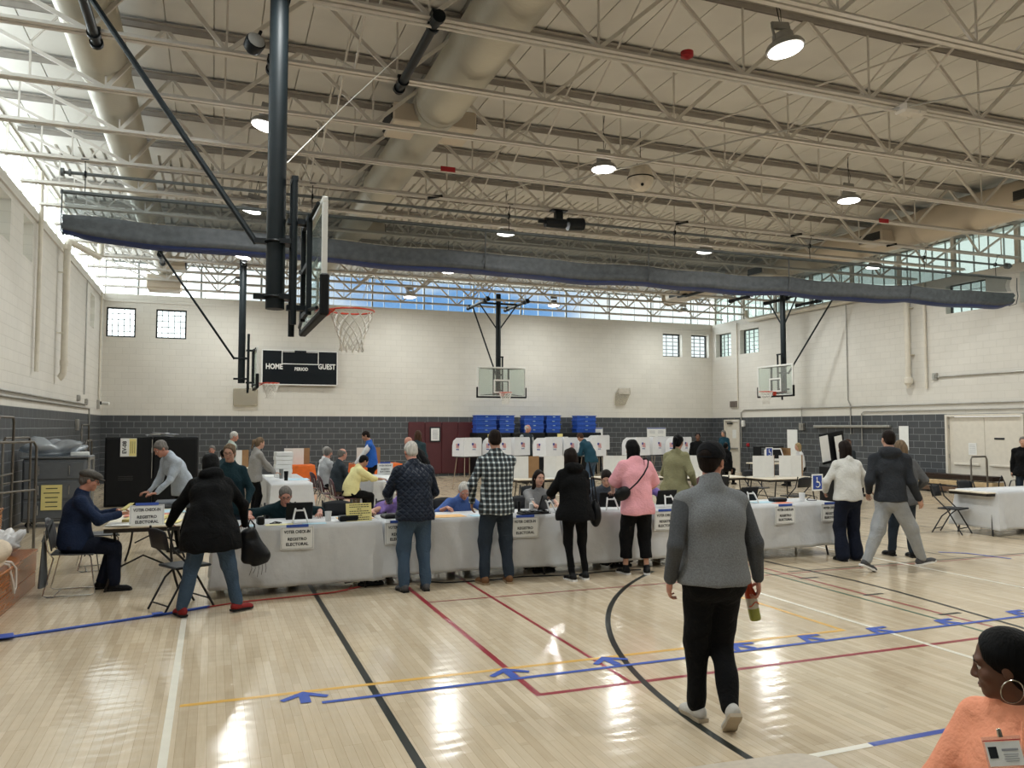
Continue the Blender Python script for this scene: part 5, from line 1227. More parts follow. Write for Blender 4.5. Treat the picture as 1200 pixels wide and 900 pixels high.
# ---------------------------------------------------------------- left side: black partition cabinets, grey cart, rails, bleachers
r = thing('black_partition', 'tall black folding partition on the left with white sign', 'partition', (-1.32, 20.6, 0))
for (xa, xb, ry) in ((-1.0, 0.0, 3), (0.02, 1.0, -3)):
    b = MB(); b.M = Matrix.Translation(Vector(((xa + xb) / 2, 0, 0.81))) @ Matrix.Rotation(R(ry), 4, 'Z'); b.box((0, 0, 0), (xb - xa, 0.35, 1.60), bev=0.02); b.box((0, -0.185, 0), (xb - xa - 0.06, 0.02, 1.52), bev=0.01); b.build('panel', M_cab, r)
b = MB(); b.box((0, -0.2, 1.1), (0.012, 0.012, 0.9)); b.box((0, -0.2, 1.3), (0.03, 0.02, 0.12)); b.build('hinge_strip', M_gal, r)
b = MB()
for k in range(3): b.box((-0.6, -0.20, 0.62 + k * .04), (0.4, 0.012, 0.012))
b.build('vent_slots', M_grille, r)
r2 = paper('sign', 'white and yellow sign pinned on the black partition', 'sign', (-1.82, 20.385, 1.37), (0, 0, R(3)), 0.34, 0.42, M_paper)
b = MB(); b.box((0.09, -0.004, 0), (0.15, 0.002, 0.40)); b.build('yellow_half', M_yp, r2)
text_mesh('lettering', 'EV-08', 0.12, M_ink, r2, (-0.08, -0.005, 0), (R(90), R(-90), 0), 0.001)
b = MB()
for k in range(3): b.box((0.05 + k * 0.04, -0.006, 0), (0.01, 0.001, 0.28))
b.build('printed_lines', M_ink, r2)
r = thing('paper_heap', 'loose white papers and bags on the black partition top', 'papers', (-1.0, 20.6, 1.615))
rnd = random.Random(9)
for k in range(7): b = MB(); b.box((rnd.uniform(-0.35, 0.35), rnd.uniform(-0.08, 0.08), 0.015 + 0.012 * k), (0.3, 0.2, 0.008), rot=(rnd.uniform(-.08, .08), rnd.uniform(-.15, .15), rnd.uniform(-.5, .5))); b.build('sheet', M_paper if k % 2 else M_greyink, r)
r = thing('grey_cabinet_cart', 'grey wheeled drawer cabinet with chrome handles on the left', 'cart', (-2.72, 17.1, 0))
M_cart = mat('grey_cart_plastic', '#5a5e63', 0.5, var=0.08)
b = MB(); b.box((0, 0, 0.68), (1.05, 0.7, 1.16), bev=0.03); b.box((0, 0, 1.28), (1.12, 0.76, 0.04), bev=0.012); b.build('cabinet', M_cart, r)
for k in range(3):
    b = MB(); b.box((0, -0.36, 0.32 + k * 0.36), (0.98, 0.03, 0.32), bev=0.012); d_ = b.build('drawer', M_cart, r)
    for s in (-1, 1): b = MB(); b.tube([(s * 0.25, -0.375, 0.42 + k * .36), (s * 0.25, -0.42, 0.41 + k * .36), (s * 0.25, -0.42, 0.24 + k * .36), (s * 0.25, -0.375, 0.23 + k * .36)], 0.01, 6); b.build('handle', M_chrome, d_, True)
for sx in (-1, 1):
    for sy in (-1, 1): b = MB(); b.cyl((sx * 0.42, sy * 0.25 - 0.02, 0.05), (sx * 0.42, sy * 0.25 + 0.02, 0.05), 0.05, n=12); b.cyl((sx * 0.42, sy * 0.25, 0.05), (sx * 0.42, sy * 0.25, 0.11), 0.015, n=6); b.build('castor', M_plas, r)
b = MB(); b.box((0.56, -0.3, 0.65), (0.03, 0.05, 1.25)); b.box((0.56, 0.3, 0.65), (0.03, 0.05, 1.25)); b.box((0.56, 0, 1.25), (0.03, 0.6, 0.05)); b.build('side_rail', M_gal, r)
paper('cabinet_sign', 'yellow and white sign leaning on the grey cabinet', 'sign', (-2.75, 16.70, 0.55), (0, 0, 0), 0.34, 0.46, M_yp, 5)
# crumpled clear bag
def blob(name, label, cat, loc, rad, m, seed, amp=0.25, n=20, rz=0, sharp=False):
    rnd = random.Random(seed); ph = [(Vector((rnd.uniform(-1, 1), rnd.uniform(-1, 1), rnd.uniform(-1, 1))) * rnd.uniform(2, 7), rnd.uniform(0, 6)) for _ in range(8)]
    b = MB(); b.ell((0, 0, rad[2] * .92), rad, n, n // 2 + 2)
    vs = []
    for v in b.v:
        p = Vector(v); q = Vector((v[0] / rad[0], v[1] / rad[1], (v[2] - rad[2]) / rad[2])); f = sum(math.sin(k.dot(q) + a) for k, a in ph) / 8
        if sharp: f = abs(f) * 2 - 0.3
        w = Vector((p.x * (1 + amp * f), p.y * (1 + amp * f), max(0.0, p.z * (1 + amp * f)))); vs.append(tuple(w))
    b.v = vs; o = b.build(name, m, smooth='all'); o.location = loc; o.rotation_euler = (0, 0, R(rz)); return tag(o, label, cat)
M_clearbag = clear_mat('clear_bag_plastic', '#d8dee4', 0.2, 0.35, '#b8c0c8', 0.2)
blob('plastic_bag', 'crumpled clear plastic bag on the grey cabinet', 'bag', (-2.85, 17.1, 1.30), (0.45, 0.25, 0.13), M_clearbag, 3, 0.7, 30, sharp=True)
box_item('paper_tray', 'white papers and box beside the clear bag', 'papers', (-2.36, 17.1, 1.30), (0.32, 0.3, 0.07), M_paper, 8, 0.01)
# tube rails along the left
def rail(label, x, y, w, h, rz=90, grp='tube guard rails stored on the left'):
    r = thing('guard_rail', label, 'rail', (x, y, 0), R(rz), grp)
    b = MB(); b.tube([(-w / 2, 0, 0), (-w / 2, 0, h - 0.08), (-w / 2 + 0.06, 0, h), (w / 2 - 0.06, 0, h), (w / 2, 0, h - 0.08), (w / 2, 0, 0)], 0.02, 8); b.build('frame_tube', M_railm, r, True)
    b = MB(); b.cyl((-w / 2, 0, h * 0.55), (w / 2, 0, h * 0.55), 0.015, n=8); b.build('mid_bar', M_railm, r, True); return r
M_railm = mat('dull_brown_steel_tube', '#6a655e', 0.4, 0.6)
rail('tall tube rail beside the wall, nearest the left edge', -3.0, 14.3, 1.0, 2.0); rail('slanting tube rail left of the grey cabinet, front', -2.75, 13.6, 0.9, 1.62, 60); rail('tube rail behind the front one, left of the cabinet', -3.1, 15.6, 0.9, 1.66, 75); rail('tube rail against the wall beyond the grey cabinet', -3.2, 24.0, 1.3, 1.9); rail('low tube rail between partition and wall', -2.9, 22.4, 1.0, 1.5)
M_wood = mat('varnished_bleacher_wood', '#94592f', 0.2, var=0.25, vscale=6, stretch=(9, 0.5, 9))
r = thing('bleachers', 'varnished wooden bleacher steps at the left edge', 'bleachers', (-1.88, 0, 0))
def tier(x0, x1, z, zb, y0, y1):
    b = MB(); b.box(((x0 + x1) / 2 - 0.0, (y0 + y1) / 2, z - 0.02), (x1 - x0, y1 - y0, 0.04), bev=0.008); b.build('seat_board', M_wood, r)
    b = MB(); b.box((x1 - 0.03, (y0 + y1) / 2, (z - 0.04 + zb + (z - zb) * 0.42) / 2), (0.03, y1 - y0, (z - 0.04) - (zb + (z - zb) * 0.42)), bev=0.005); b.build('riser_board', M_wood, r)
    b = MB(); b.box((x1 - 0.035, (y0 + y1) / 2, (zb + zb + (z - zb) * 0.40) / 2), (0.03, y1 - y0, (z - zb) * 0.40), bev=0.005); b.build('riser_board', M_wood, r)
    b = MB(); b.box(((x0 + x1) / 2 - .02, y1 - 0.03, (z + zb) / 2 - 0.02), (x1 - x0 - 0.06, 0.03, z - zb - 0.05)); b.build('end_board', M_wood, r)
tier(-0.62, 0.0, 0.43, 0.0, 2.0, 10.7); tier(-1.5, -0.55, 0.84, 0.43, 2.0, 11.6)
M_wbag = mat('white_plastic_bag', '#c9c8c8', 0.35); M_dkcoat = mat('dark_fabric', '#1e1c20', 0.9, bump=0.4, bscale=20)
blob('plastic_bag', 'white carrier bag on the bleachers, second from the camera', 'bag', (-2.15, 10.25, 0.44), (0.17, 0.24, 0.14), M_wbag, 21, 0.5, 24, sharp=True)
blob('folded_coat', 'dark folded coat on the bleacher behind the cap man', 'coat', (-2.3, 9.7, 0.44), (0.16, 0.3, 0.10), M_dkcoat, 22, 0.35, 24)
blob('tote_bag', 'cream tote bag with long handles on the lower step', 'bag', (-2.1, 9.15, 0.44), (0.20, 0.26, 0.11), mat('cream_canvas', '#c9b9a4', 0.8, bump=0.3), 23, 0.5, 26, sharp=True)
b = MB(); b.tube([(-2.0, 9.35, 0.50), (-1.90, 9.45, 0.47), (-1.865, 9.5, 0.40), (-1.862, 9.5, 0.2), (-1.864, 9.44, 0.16), (-1.864, 9.4, 0.25), (-1.90, 9.35, 0.46), (-2.02, 9.25, 0.5)], 0.014, 6); tag(b.build('bag_handle', mat('white_strap', '#c7c2bb', 0.8), smooth=True), 'white strap hanging over the bleacher front edge', 'strap')
blob('plastic_bag', 'patterned bag at the left edge on the lower step', 'bag', (-2.3, 8.3, 0.44), (0.2, 0.3, 0.16), mat('patterned_bag', '#8f6f5f', 0.7, var=0.5, vscale=25), 24, 0.4, 24, sharp=True)
box_item('cardboard_box', 'open brown cardboard box on the upper step', 'box', (-2.75, 10.9, 0.845), (0.35, 0.5, 0.26), M_card, 5, 0.006)
blob('food_bag', 'red and white paper bag on the upper step', 'bag', (-2.65, 8.9, 0.845), (0.16, 0.22, 0.08), mat('red_white_pattern', '#b99a8c', 0.7, var=0.6, vscale=30), 25, 0.3, 20)
# grey tote hanging on the cap man's chair
r = thing('hanging_tote', 'grey cloth tote hanging from the charcoal chair back', 'bag', (-1.70, 9.98, 0)); M_gtote = mat('grey_canvas', '#4d5052', 0.9, bump=0.3, bscale=15)
b = MB(); rows = []
for k in range(9):
    t = k / 8; z = 0.62 - 0.5 * t; rows.append([(0.03 * math.cos(a) * (0.3 + t), (0.10 + 0.08 * t) * math.sin(a), z + 0.0) for a in [2 * PI * i / 16 for i in range(17)]])
b.grid(rows); b.add([rows[-1][i] for i in range(16)], [tuple(range(16))]); b.build('bag_body', M_gtote, r, 'all')
b = MB(); b.tube([(0.0, -0.07, 0.60), (0.05, -0.05, 0.78), (0.07, 0, 0.82), (0.05, 0.05, 0.78), (0.0, 0.07, 0.60)], 0.018, 6); b.build('handle', M_gtote, r, True)
# ---------------------------------------------------------------- right side bits
r = thing('folded_bleacher', 'low stack of brown and cream planks by the right door', 'bleachers', (19.45, 17.0, 0), 0)
for k, (z, m) in enumerate(((0.12, 'tan_board'), (0.30, 'cream_board'), (0.46, 'dark_board'))):
    b = MB(); b.box((0, 0, z), (0.5 - 0.06 * k, 3.6, 0.13), bev=0.01); b.build('plank', mat(m, ['#5b4534', '#b39c78', '#2c211b'][k], 0.4), r)
for yy in (-1.6, -0.5, 0.6, 1.6): b = MB(); b.cyl((-0.2, yy - 0.02, 0.04), (-0.2, yy + 0.02, 0.04), 0.045, n=10); b.cyl((0.2, yy - 0.02, 0.04), (0.2, yy + 0.02, 0.04), 0.045, n=10); b.build('wheel', M_plas, r)
r = thing('push_cart_handle', 'bent steel handle of a low cart before the double door', 'cart', (18.4, 14.9, 0), 0)
b = MB(); b.tube([(-0.28, 0, 0.1), (-0.28, 0, 1.0), (-0.24, 0, 1.08), (0.24, 0, 1.08), (0.28, 0, 1.0), (0.28, 0, 0.1)], 0.022, 8); b.build('handle_tube', M_railm, r, True)
b = MB(); b.box((0, -0.4, 0.14), (0.62, 0.95, 0.05), bev=0.01); b.build('deck', M_card, r)
for sx in (-1, 1): b = MB(); b.cyl((sx * 0.25, -0.02, 0.06), (sx * 0.25, 0.02, 0.06), 0.06, n=12); b.cyl((sx * 0.25, -0.8, 0.06), (sx * 0.25, -0.76, 0.06), 0.06, n=12); b.build('wheel', M_plas, r)
b = MB(); b.tube([(16.9, 13.2, 0.02), (16.9, 13.2, 0.55), (17.0, 13.2, 0.72), (17.1, 13.2, 0.55), (17.15, 13.2, 0.3), (17.3, 13.2, 0.6), (17.45, 13.2, 0.62), (17.5, 13.2, 0.02)], 0.014, 6); tag(b.build('wire_stand', M_black, smooth=True), 'low looped black wire stand behind the right edge table', 'stand')
paper('brown_box_note', 'blank white sheet on the table of middle screens', 'paper', (6.8, 15.75, 0.745), (R(-90), 0, 0), 0.2, 0.3, M_paper)
# ================================================================ PEOPLE
class Sdf:
    """signed-distance body builder: blended cones and ellipsoids, polygonised with surface nets"""
    def __init__(s): s.ops = []
    def cone(s, a, b, ra, rb, k=0.02, sub=False, fl=None):
        s.ops.append(('c', np.array(a, float), np.array(b, float), ra, rb, k, sub, fl)); return s
    def ell(s, c, r, k=0.02, rot=None, sub=False):
        s.ops.append(('e', np.array(c, float), np.array(r, float), None if rot is None else np.array(rot.to_3x3()), 0, k, sub, None)); return s
    def cut(s, p, n): s.ops.append(('p', np.array(p, float), np.array(n, float), 0, 0, 0, True, None)); return s
    def mesh(s, name, m, vox=0.012, noise=None, seed=0):
        lo = np.full(3, 1e9); hi = -lo
        for o in s.ops:
            if o[6]: continue
            if o[0] == 'c':
                r = max(o[3], o[4]); 
                for p in (o[1], o[2]): lo = np.minimum(lo, p - r); hi = np.maximum(hi, p + r)
            elif o[0] == 'e':
                r = o[2] if o[3] is None else np.full(3, max(o[2])); lo = np.minimum(lo, o[1] - r); hi = np.maximum(hi, o[1] + r)
        lo -= 3 * vox; hi += 3 * vox
        n = np.ceil((hi - lo) / vox).astype(int) + 1
        ax = [lo[i] + vox * np.arange(n[i]) for i in range(3)]
        D = np.full(tuple(n), 0.5, np.float32)
        for o in s.ops:
            k = o[5]
            if o[0] == 'p':
                d = ((ax[0][:, None, None] - o[1][0]) * o[2][0] + (ax[1][None, :, None] - o[1][1]) * o[2][1] + (ax[2][None, None, :] - o[1][2]) * o[2][2])
                D = np.maximum(D, d.astype(np.float32)); continue
            mg = k + 2.5 * vox + 0.012
            if o[0] == 'c': r = max(o[3], o[4]); blo = np.minimum(o[1], o[2]) - r - mg; bhi = np.maximum(o[1], o[2]) + r + mg
            else: r = o[2] if o[3] is None else np.full(3, max(o[2])); blo = o[1] - r - mg; bhi = o[1] + r + mg
            i0 = np.clip(np.floor((blo - lo) / vox).astype(int), 0, n); i1 = np.clip(np.ceil((bhi - lo) / vox).astype(int) + 1, 0, n)
            if np.any(i1 <= i0): continue
            sl = tuple(slice(i0[i], i1[i]) for i in range(3))
            X = ax[0][sl[0]][:, None, None]; Y = ax[1][sl[1]][None, :, None]; Z = ax[2][sl[2]][None, None, :]
            if o[0] == 'c':
                a, b = o[1], o[2]; ba = b - a; L = max(ba.dot(ba), 1e-9)
                px, py, pz = X - a[0], Y - a[1], Z - a[2]
                t = np.clip((px * ba[0] + py * ba[1] + pz * ba[2]) / L, 0, 1)
                if o[7]:   # flattened section: o[7] = (axis vector, factor)
                    fx, ff = o[7]; qx, qy, qz = px - ba[0] * t, py - ba[1] * t, pz - ba[2] * t
                    dd = qx * fx[0] + qy * fx[1] + qz * fx[2]; e = (ff - 1) * dd
                    d = np.sqrt((qx + e * fx[0]) ** 2 + (qy + e * fx[1]) ** 2 + (qz + e * fx[2]) ** 2) - (o[3] + (o[4] - o[3]) * t)
                else: d = np.sqrt((px - ba[0] * t) ** 2 + (py - ba[1] * t) ** 2 + (pz - ba[2] * t) ** 2) - (o[3] + (o[4] - o[3]) * t)
            else:
                px, py, pz = X - o[1][0], Y - o[1][1], Z - o[1][2]
                if o[3] is not None:
                    Q = o[3]; px, py, pz = (Q[0, 0] * px + Q[1, 0] * py + Q[2, 0] * pz, Q[0, 1] * px + Q[1, 1] * py + Q[2, 1] * pz, Q[0, 2] * px + Q[1, 2] * py + Q[2, 2] * pz)
                r = o[2]; k0 = np.sqrt((px / r[0]) ** 2 + (py / r[1]) ** 2 + (pz / r[2]) ** 2); k1 = np.sqrt((px / r[0] ** 2) ** 2 + (py / r[1] ** 2) ** 2 + (pz / r[2] ** 2) ** 2)
                d = k0 * (k0 - 1) / np.maximum(k1, 1e-6)
            cur = D[sl]; d = d.astype(np.float32)
            if o[6]:
                d = -d; h = np.maximum(k - np.abs(cur - d), 0) / max(k, 1e-6); D[sl] = np.maximum(cur, d) + h * h * k * 0.25
            else:
                h = np.maximum(k - np.abs(cur - d), 0) / max(k, 1e-6); D[sl] = np.minimum(cur, d) - h * h * k * 0.25
        if noise:
            amp, fr = noise; rnd = np.random.RandomState(seed)
            idx = np.nonzero(np.abs(D) < 0.04)
            P = np.stack([ax[i][idx[i]] for i in range(3)], 1); f = np.zeros(len(P))
            for q in range(7):
                kv = rnd.randn(3); kv /= np.linalg.norm(kv); kv[2] *= 0.55; f += np.sin(P @ (kv * fr * rnd.uniform(.6, 1.7)) + rnd.uniform(0, 6.28) + 1.2 * np.sin(P[:, 2] * fr * .4 + q))
            D[idx] += (amp * f / 3.5).astype(np.float32)
        S = D < 0
        c = [S[i:n[0] - 1 + i, j:n[1] - 1 + j, k:n[2] - 1 + k] for i in (0, 1) for j in (0, 1) for k in (0, 1)]
        cnt = sum(x.astype(np.int8) for x in c); act = (cnt > 0) & (cnt < 8)
        I = np.stack(np.nonzero(act), 1)
        V = np.zeros((len(I), 3)); W = np.zeros(len(I))
        cor = [(i, j, k) for i in (0, 1) for j in (0, 1) for k in (0, 1)]
        vals = [D[I[:, 0] + a, I[:, 1] + b, I[:, 2] + e] for a, b, e in cor]
        for p in range(8):
            for q in range(p + 1, 8):
                dlt = [cor[q][t] - cor[p][t] for t in range(3)]
                if sum(abs(t) for t in dlt) != 1: continue
                a, b = vals[p], vals[q]; mk = (a < 0) != (b < 0)
                t = np.where(mk, a / np.where(np.abs(a - b) < 1e-9, 1, a - b), 0)
                for e in range(3): V[:, e] += np.where(mk, cor[p][e] + dlt[e] * t, 0)
                W += mk
        V = (V / W[:, None] + I) * vox + lo
        ix = np.full(tuple(n), -1, np.int64); ix[tuple(I.T)] = np.arange(len(I))
        F = []
        for axis in range(3):
            o1, o2 = (axis + 1) % 3, (axis + 2) % 3
            A = [slice(None)] * 3; B = [slice(None)] * 3; A[axis] = slice(0, -1); B[axis] = slice(1, None)
            sa, sb = S[tuple(A)], S[tuple(B)]; E = np.stack(np.nonzero(sa != sb), 1)
            ok = (E[:, o1] > 0) & (E[:, o2] > 0); E = E[ok]; ins = sa[tuple(E.T)]
            def g(d1, d2): 
                q = E.copy(); q[:, o1] -= d1; q[:, o2] -= d2; return ix[tuple(q.T)]
            q = np.stack([g(1, 1), g(0, 1), g(0, 0), g(1, 0)], 1); q[~ins] = q[~ins][:, ::-1]
            F.append(q[(q >= 0).all(1)])
        F = np.concatenate(F)
        me = bpy.data.meshes.new(name); nv, nf = len(V), len(F)
        me.vertices.add(nv); me.vertices.foreach_set('co', V.astype(np.float32).ravel())
        me.loops.add(nf * 4); me.loops.foreach_set('vertex_index', F.astype(np.int32).ravel())
        me.polygons.add(nf); me.polygons.foreach_set('loop_start', np.arange(nf, dtype=np.int32) * 4); me.polygons.foreach_set('loop_total', np.full(nf, 4, np.int32))
        me.polygons.foreach_set('use_smooth', np.ones(nf, bool))
        me.materials.append(m); me.update(calc_edges=True); me.validate()
        return me
    def build(s, name, m, parent, vox=0.012, noise=None, seed=0):
        o = bpy.data.objects.new(name, s.mesh(name, m, vox, noise, seed)); col.objects.link(o); o.parent = parent; return o

def ik(A, C, l1, l2, hint):
    A, C, hint = Vector(A), Vector(C), Vector(hint); d = C - A; L = d.length; mx = (l1 + l2) * 0.998
    if L > mx: C = A + d * (mx / L); d = C - A; L = mx
    x = (l1 * l1 - l2 * l2 + L * L) / (2 * L); h = math.sqrt(max(l1 * l1 - x * x, 0)); u = d / L
    w = hint - u * hint.dot(u); w = w.normalized() if w.length > 1e-6 else u.orthogonal().normalized()
    return A + u * x + w * h, C

def skin(name, c): return mat(name, c, 0.5, var=0.06, vscale=14)
SK = {'pale': skin('pale_skin', '#b98d78'), 'pink': skin('ruddy_skin', '#b57f6c'), 'tan': skin('tan_skin', '#9c705a'), 'dark': skin('dark_brown_skin', '#5b3a29')}
HAIR = {k: mat(k + '_hair', c, 0.55, var=0.35, vscale=60, bump=0.35, bscale=120, stretch=(1, 1, 0.12), spec=0.10) for k, c in dict(white='#b9b6b0', grey='#6a6662', salt='#8d8a86', black='#09090a', dark='#1d1613', brown='#3d2a1f', ltbrown='#6a5947', blonde='#93805f').items()}
M_eyew = mat('eye_white', '#c9c3bc', 0.3); M_iris = mat('dark_iris', '#1d130d', 0.2); M_lipm = {'pale': mat('pale_lip', '#9a5a50', 0.45), 'pink': mat('ruddy_lip', '#935049', 0.45), 'tan': mat('tan_lip', '#83463c', 0.45), 'dark': mat('dark_lip', '#5d332b', 0.4)}
def cloth(name, c, bump=0.35, rough=0.85, var=0.1, bscale=55):
    m = mat(name, c, rough, var=var, vscale=5, bump=bump, bscale=bscale, spec=0.18); t = NT(m)
    src = t.b.inputs['Normal'].links[0].from_node; tc = t.new('ShaderNodeTexCoord'); n = t.new('ShaderNodeTexNoise'); n.inputs['Scale'].default_value = 8; n.inputs['Detail'].default_value = 3; n.inputs['Distortion'].default_value = 1.4
    t.link(tc.outputs['Object'], n.inputs['Vector']); b = t.new('ShaderNodeBump'); b.inputs['Strength'].default_value = 0.5; b.inputs['Distance'].default_value = 0.035
    t.link(n.outputs['Fac'], b.inputs['Height']); t.link(b.outputs[0], src.inputs['Normal']); return m

def plaid_mat():
    m = bpy.data.materials.new('black_white_check'); t = NT(m); tc = t.new('ShaderNodeTexCoord'); sp = t.new('ShaderNodeSeparateXYZ'); t.link(tc.outputs['Object'], sp.inputs[0])
    outs = []
    for a, per in (('X', 0.058), ('Z', 0.060)):
        q = t.new('ShaderNodeMath', operation='MULTIPLY'); q.inputs[1].default_value = 1 / per; t.link(sp.outputs[a], q.inputs[0])
        f = t.new('ShaderNodeMath', operation='FRACT'); t.link(q.outputs[0], f.inputs[0])
        g = t.new('ShaderNodeMath', operation='LESS_THAN'); g.inputs[1].default_value = 0.62; t.link(f.outputs[0], g.inputs[0]); outs.append(g.outputs[0])
    ad = t.new('ShaderNodeMath', operation='ADD'); t.link(outs[0], ad.inputs[0]); t.link(outs[1], ad.inputs[1])
    dv = t.new('ShaderNodeMath', operation='MULTIPLY'); dv.inputs[1].default_value = 0.5; t.link(ad.outputs[0], dv.inputs[0])
    cr = t.new('ShaderNodeValToRGB'); cr.color_ramp.interpolation = 'CONSTANT'
    cr.color_ramp.elements[0].color = lin('#c9cfd0'); cr.color_ramp.elements[1].position = 0.75; cr.color_ramp.elements[1].color = lin('#14171a')
    e = cr.color_ramp.elements.new(0.25); e.color = lin('#59646a'); t.link(dv.outputs[0], cr.inputs[0]); t.link(cr.outputs[0], t.b.inputs['Base Color']); t.b.inputs['Roughness'].default_value = 0.85
    return m
def quilt_mat():
    m = cloth('navy_quilted_nylon', '#18202f', 0.1, 0.45); t = NT(m); tc = t.new('ShaderNodeTexCoord'); sp = t.new('ShaderNodeSeparateXYZ'); t.link(tc.outputs['Object'], sp.inputs[0])
    hs = []
    for op in ('ADD', 'SUBTRACT'):
        a = t.new('ShaderNodeMath', operation=op); t.link(sp.outputs['X'], a.inputs[0]); t.link(sp.outputs['Z'], a.inputs[1])
        b = t.new('ShaderNodeMath', operation='PINGPONG'); b.inputs[1].default_value = 0.035; t.link(a.outputs[0], b.inputs[0])
        c = t.new('ShaderNodeMath', operation='POWER'); c.inputs[1].default_value = 0.4; d = t.new('ShaderNodeMath', operation='MULTIPLY'); d.inputs[1].default_value = 28; t.link(b.outputs[0], d.inputs[0]); t.link(d.outputs[0], c.inputs[0]); hs.append(c.outputs[0])
    mn = t.new('ShaderNodeMath', operation='MINIMUM'); t.link(hs[0], mn.inputs[0]); t.link(hs[1], mn.inputs[1])
    bp = t.new('ShaderNodeBump'); bp.inputs['Strength'].default_value = 0.9; bp.inputs['Distance'].default_value = 0.012; t.link(mn.outputs[0], bp.inputs['Height']); t.link(bp.outputs[0], t.b.inputs['Normal'])
    return m

def person(label, loc, yaw, h=1.75, pose='stand', lean=4, slean=0, head=(0, 0, 0), lh=None, rh=None, lf=None, rf=None, w=1.0, sk='pale', top=None, bottom=None, shoe=None, hair=('short', 'brown'),
           fem=False, vox=0.010, face=True, glasses=False, beard=None, curl=(0.45, 0.45), ehint=None, turn=0, z0=0.0, palms=(None, None), feet_yaw=(8, -8), detail=True, kneeh=None, hipz=None, sparts=True):
    s = h / 1.75; r = thing('person', label, 'person', (loc[0], loc[1], z0), R(yaw))
    V = Vector
    sit = pose == 'sit'
    pz = hipz if hipz else ((0.56 if sit else 0.935 * s) )
    P = V((0, 0, pz))
    Rt = Matrix.Rotation(R(-turn), 3, 'Z')  # chest turn relative to hips (positive = to the right)
    def spine(a, side): return (Matrix.Rotation(R(side), 3, 'Y') @ Matrix.Rotation(R(-a), 3, 'X'))
    M1 = spine(lean * 0.75, slean * 0.8); M2 = Rt @ spine(lean * 1.2, slean * 1.1)
    sh_w = (0.150 if fem else 0.170) * s * w ** 0.5; hp_w = 0.088 * s
    wst = P + M1 @ V((0, 0, 0.15 * s)); chest = wst + M2 @ V((0, 0.0, 0.19 * s)); shc = wst + M2 @ V((0, -0.005, 0.345 * s)); nb = wst + M2 @ V((0, -0.012, 0.40 * s))
    SL, SR = shc + M2 @ V((-sh_w, 0, -0.03 * s)), shc + M2 @ V((sh_w, 0, -0.03 * s))
    nk = wst + M2 @ V((0, 0.006, 0.448 * s))
    Mh = Rt @ (Matrix.Rotation(R(-head[0]), 3, 'Z') @ Matrix.Rotation(R(head[2]), 3, 'Y') @ Matrix.Rotation(R(-(lean * 0.55 + head[1])), 3, 'X'))
    hs = 0.98 * (0.5 + 0.5 * s)       # heads vary less than bodies
    if fem: hs *= 0.97
    hc = nk + Mh @ V((0, 0.022 * s, 0.118 * s))
    HL, HR = P + V((-hp_w, 0, -0.02)), P + V((hp_w, 0, -0.02))
    l_th, l_sh = 0.425 * s, 0.415 * s; az = 0.085 * s
    if sit:
        lf = lf or (-0.11, 0.44); rf = rf or (0.11, 0.42)
    else: lf = lf or (-0.10, 0.02); rf = rf or (0.10, 0.0)
    def foot(f): return V((f[0], f[1], (f[2] if len(f) > 2 else 0) + az))
    kh = kneeh or (V((0, 1, 0.9)) if sit else V((0, 1, 0.05)))
    KL, AL = ik(HL, foot(lf), l_th, l_sh, V(kh) + V((-0.12, 0, 0))); KR, AR = ik(HR, foot(rf), l_th, l_sh, V(kh) + V((0.12, 0, 0)))
    ua, fa = 0.285 * s, 0.25 * s
    lh = V(lh) if lh else V((-sh_w - 0.07, 0.05, P.z - 0.07 * s)); rh = V(rh) if rh else V((sh_w + 0.07, 0.05, P.z - 0.07 * s))
    eh = ehint or ((-0.55, -0.6, -0.45), (0.55, -0.6, -0.45))
    EL, WL = ik(SL, lh, ua, fa, eh[0]); ER, WR = ik(SR, rh, ua, fa, eh[1])
    Rm = lambda M: M.to_4x4()
    # ---------------- body, one continuous surface
    B = Sdf()
    B.ell(P, (0.155 * s * w, 0.115 * s * w, 0.12 * s), 0.05, Rm(M1)).ell(wst, (0.135 * s * w, 0.10 * s * w, 0.13 * s), 0.06, Rm(M1)).ell(chest, (0.155 * s * w, 0.112 * s * w, 0.19 * s), 0.06, Rm(M2))
    B.cone(SL, SR, 0.045 * s, 0.045 * s, 0.05).cone(nb, nk + (hc - nk) * 0.6, 0.058 * s, 0.052 * s, 0.03)
    for (S_, E_, W_) in ((SL, EL, WL), (SR, ER, WR)):
        B.cone(S_, E_, 0.048 * s, 0.038 * s, 0.02).cone(E_, W_, 0.038 * s, 0.024 * s, 0.012)
    for (Hh, K_, A_) in ((HL, KL, AL), (HR, KR, AR)):
        B.cone(Hh, K_, 0.072 * s, 0.044 * s, 0.02).cone(K_, A_, 0.046 * s, 0.033 * s, 0.01)
    # head
    q = lambda x, y, z: hc + Mh @ V((x * hs, y * hs, z * hs))
    H4 = Rm(Mh); e3 = lambda a, b, c: (a * hs, b * hs, c * hs)
    B.ell(q(0, -0.014, 0.032), e3(0.073, 0.093, 0.086), 0.02, H4).ell(q(0, 0.026, -0.040), e3(0.056, 0.062, 0.070), 0.03, H4).ell(q(0, 0.066, -0.092), e3(0.024, 0.022, 0.020), 0.025, H4)
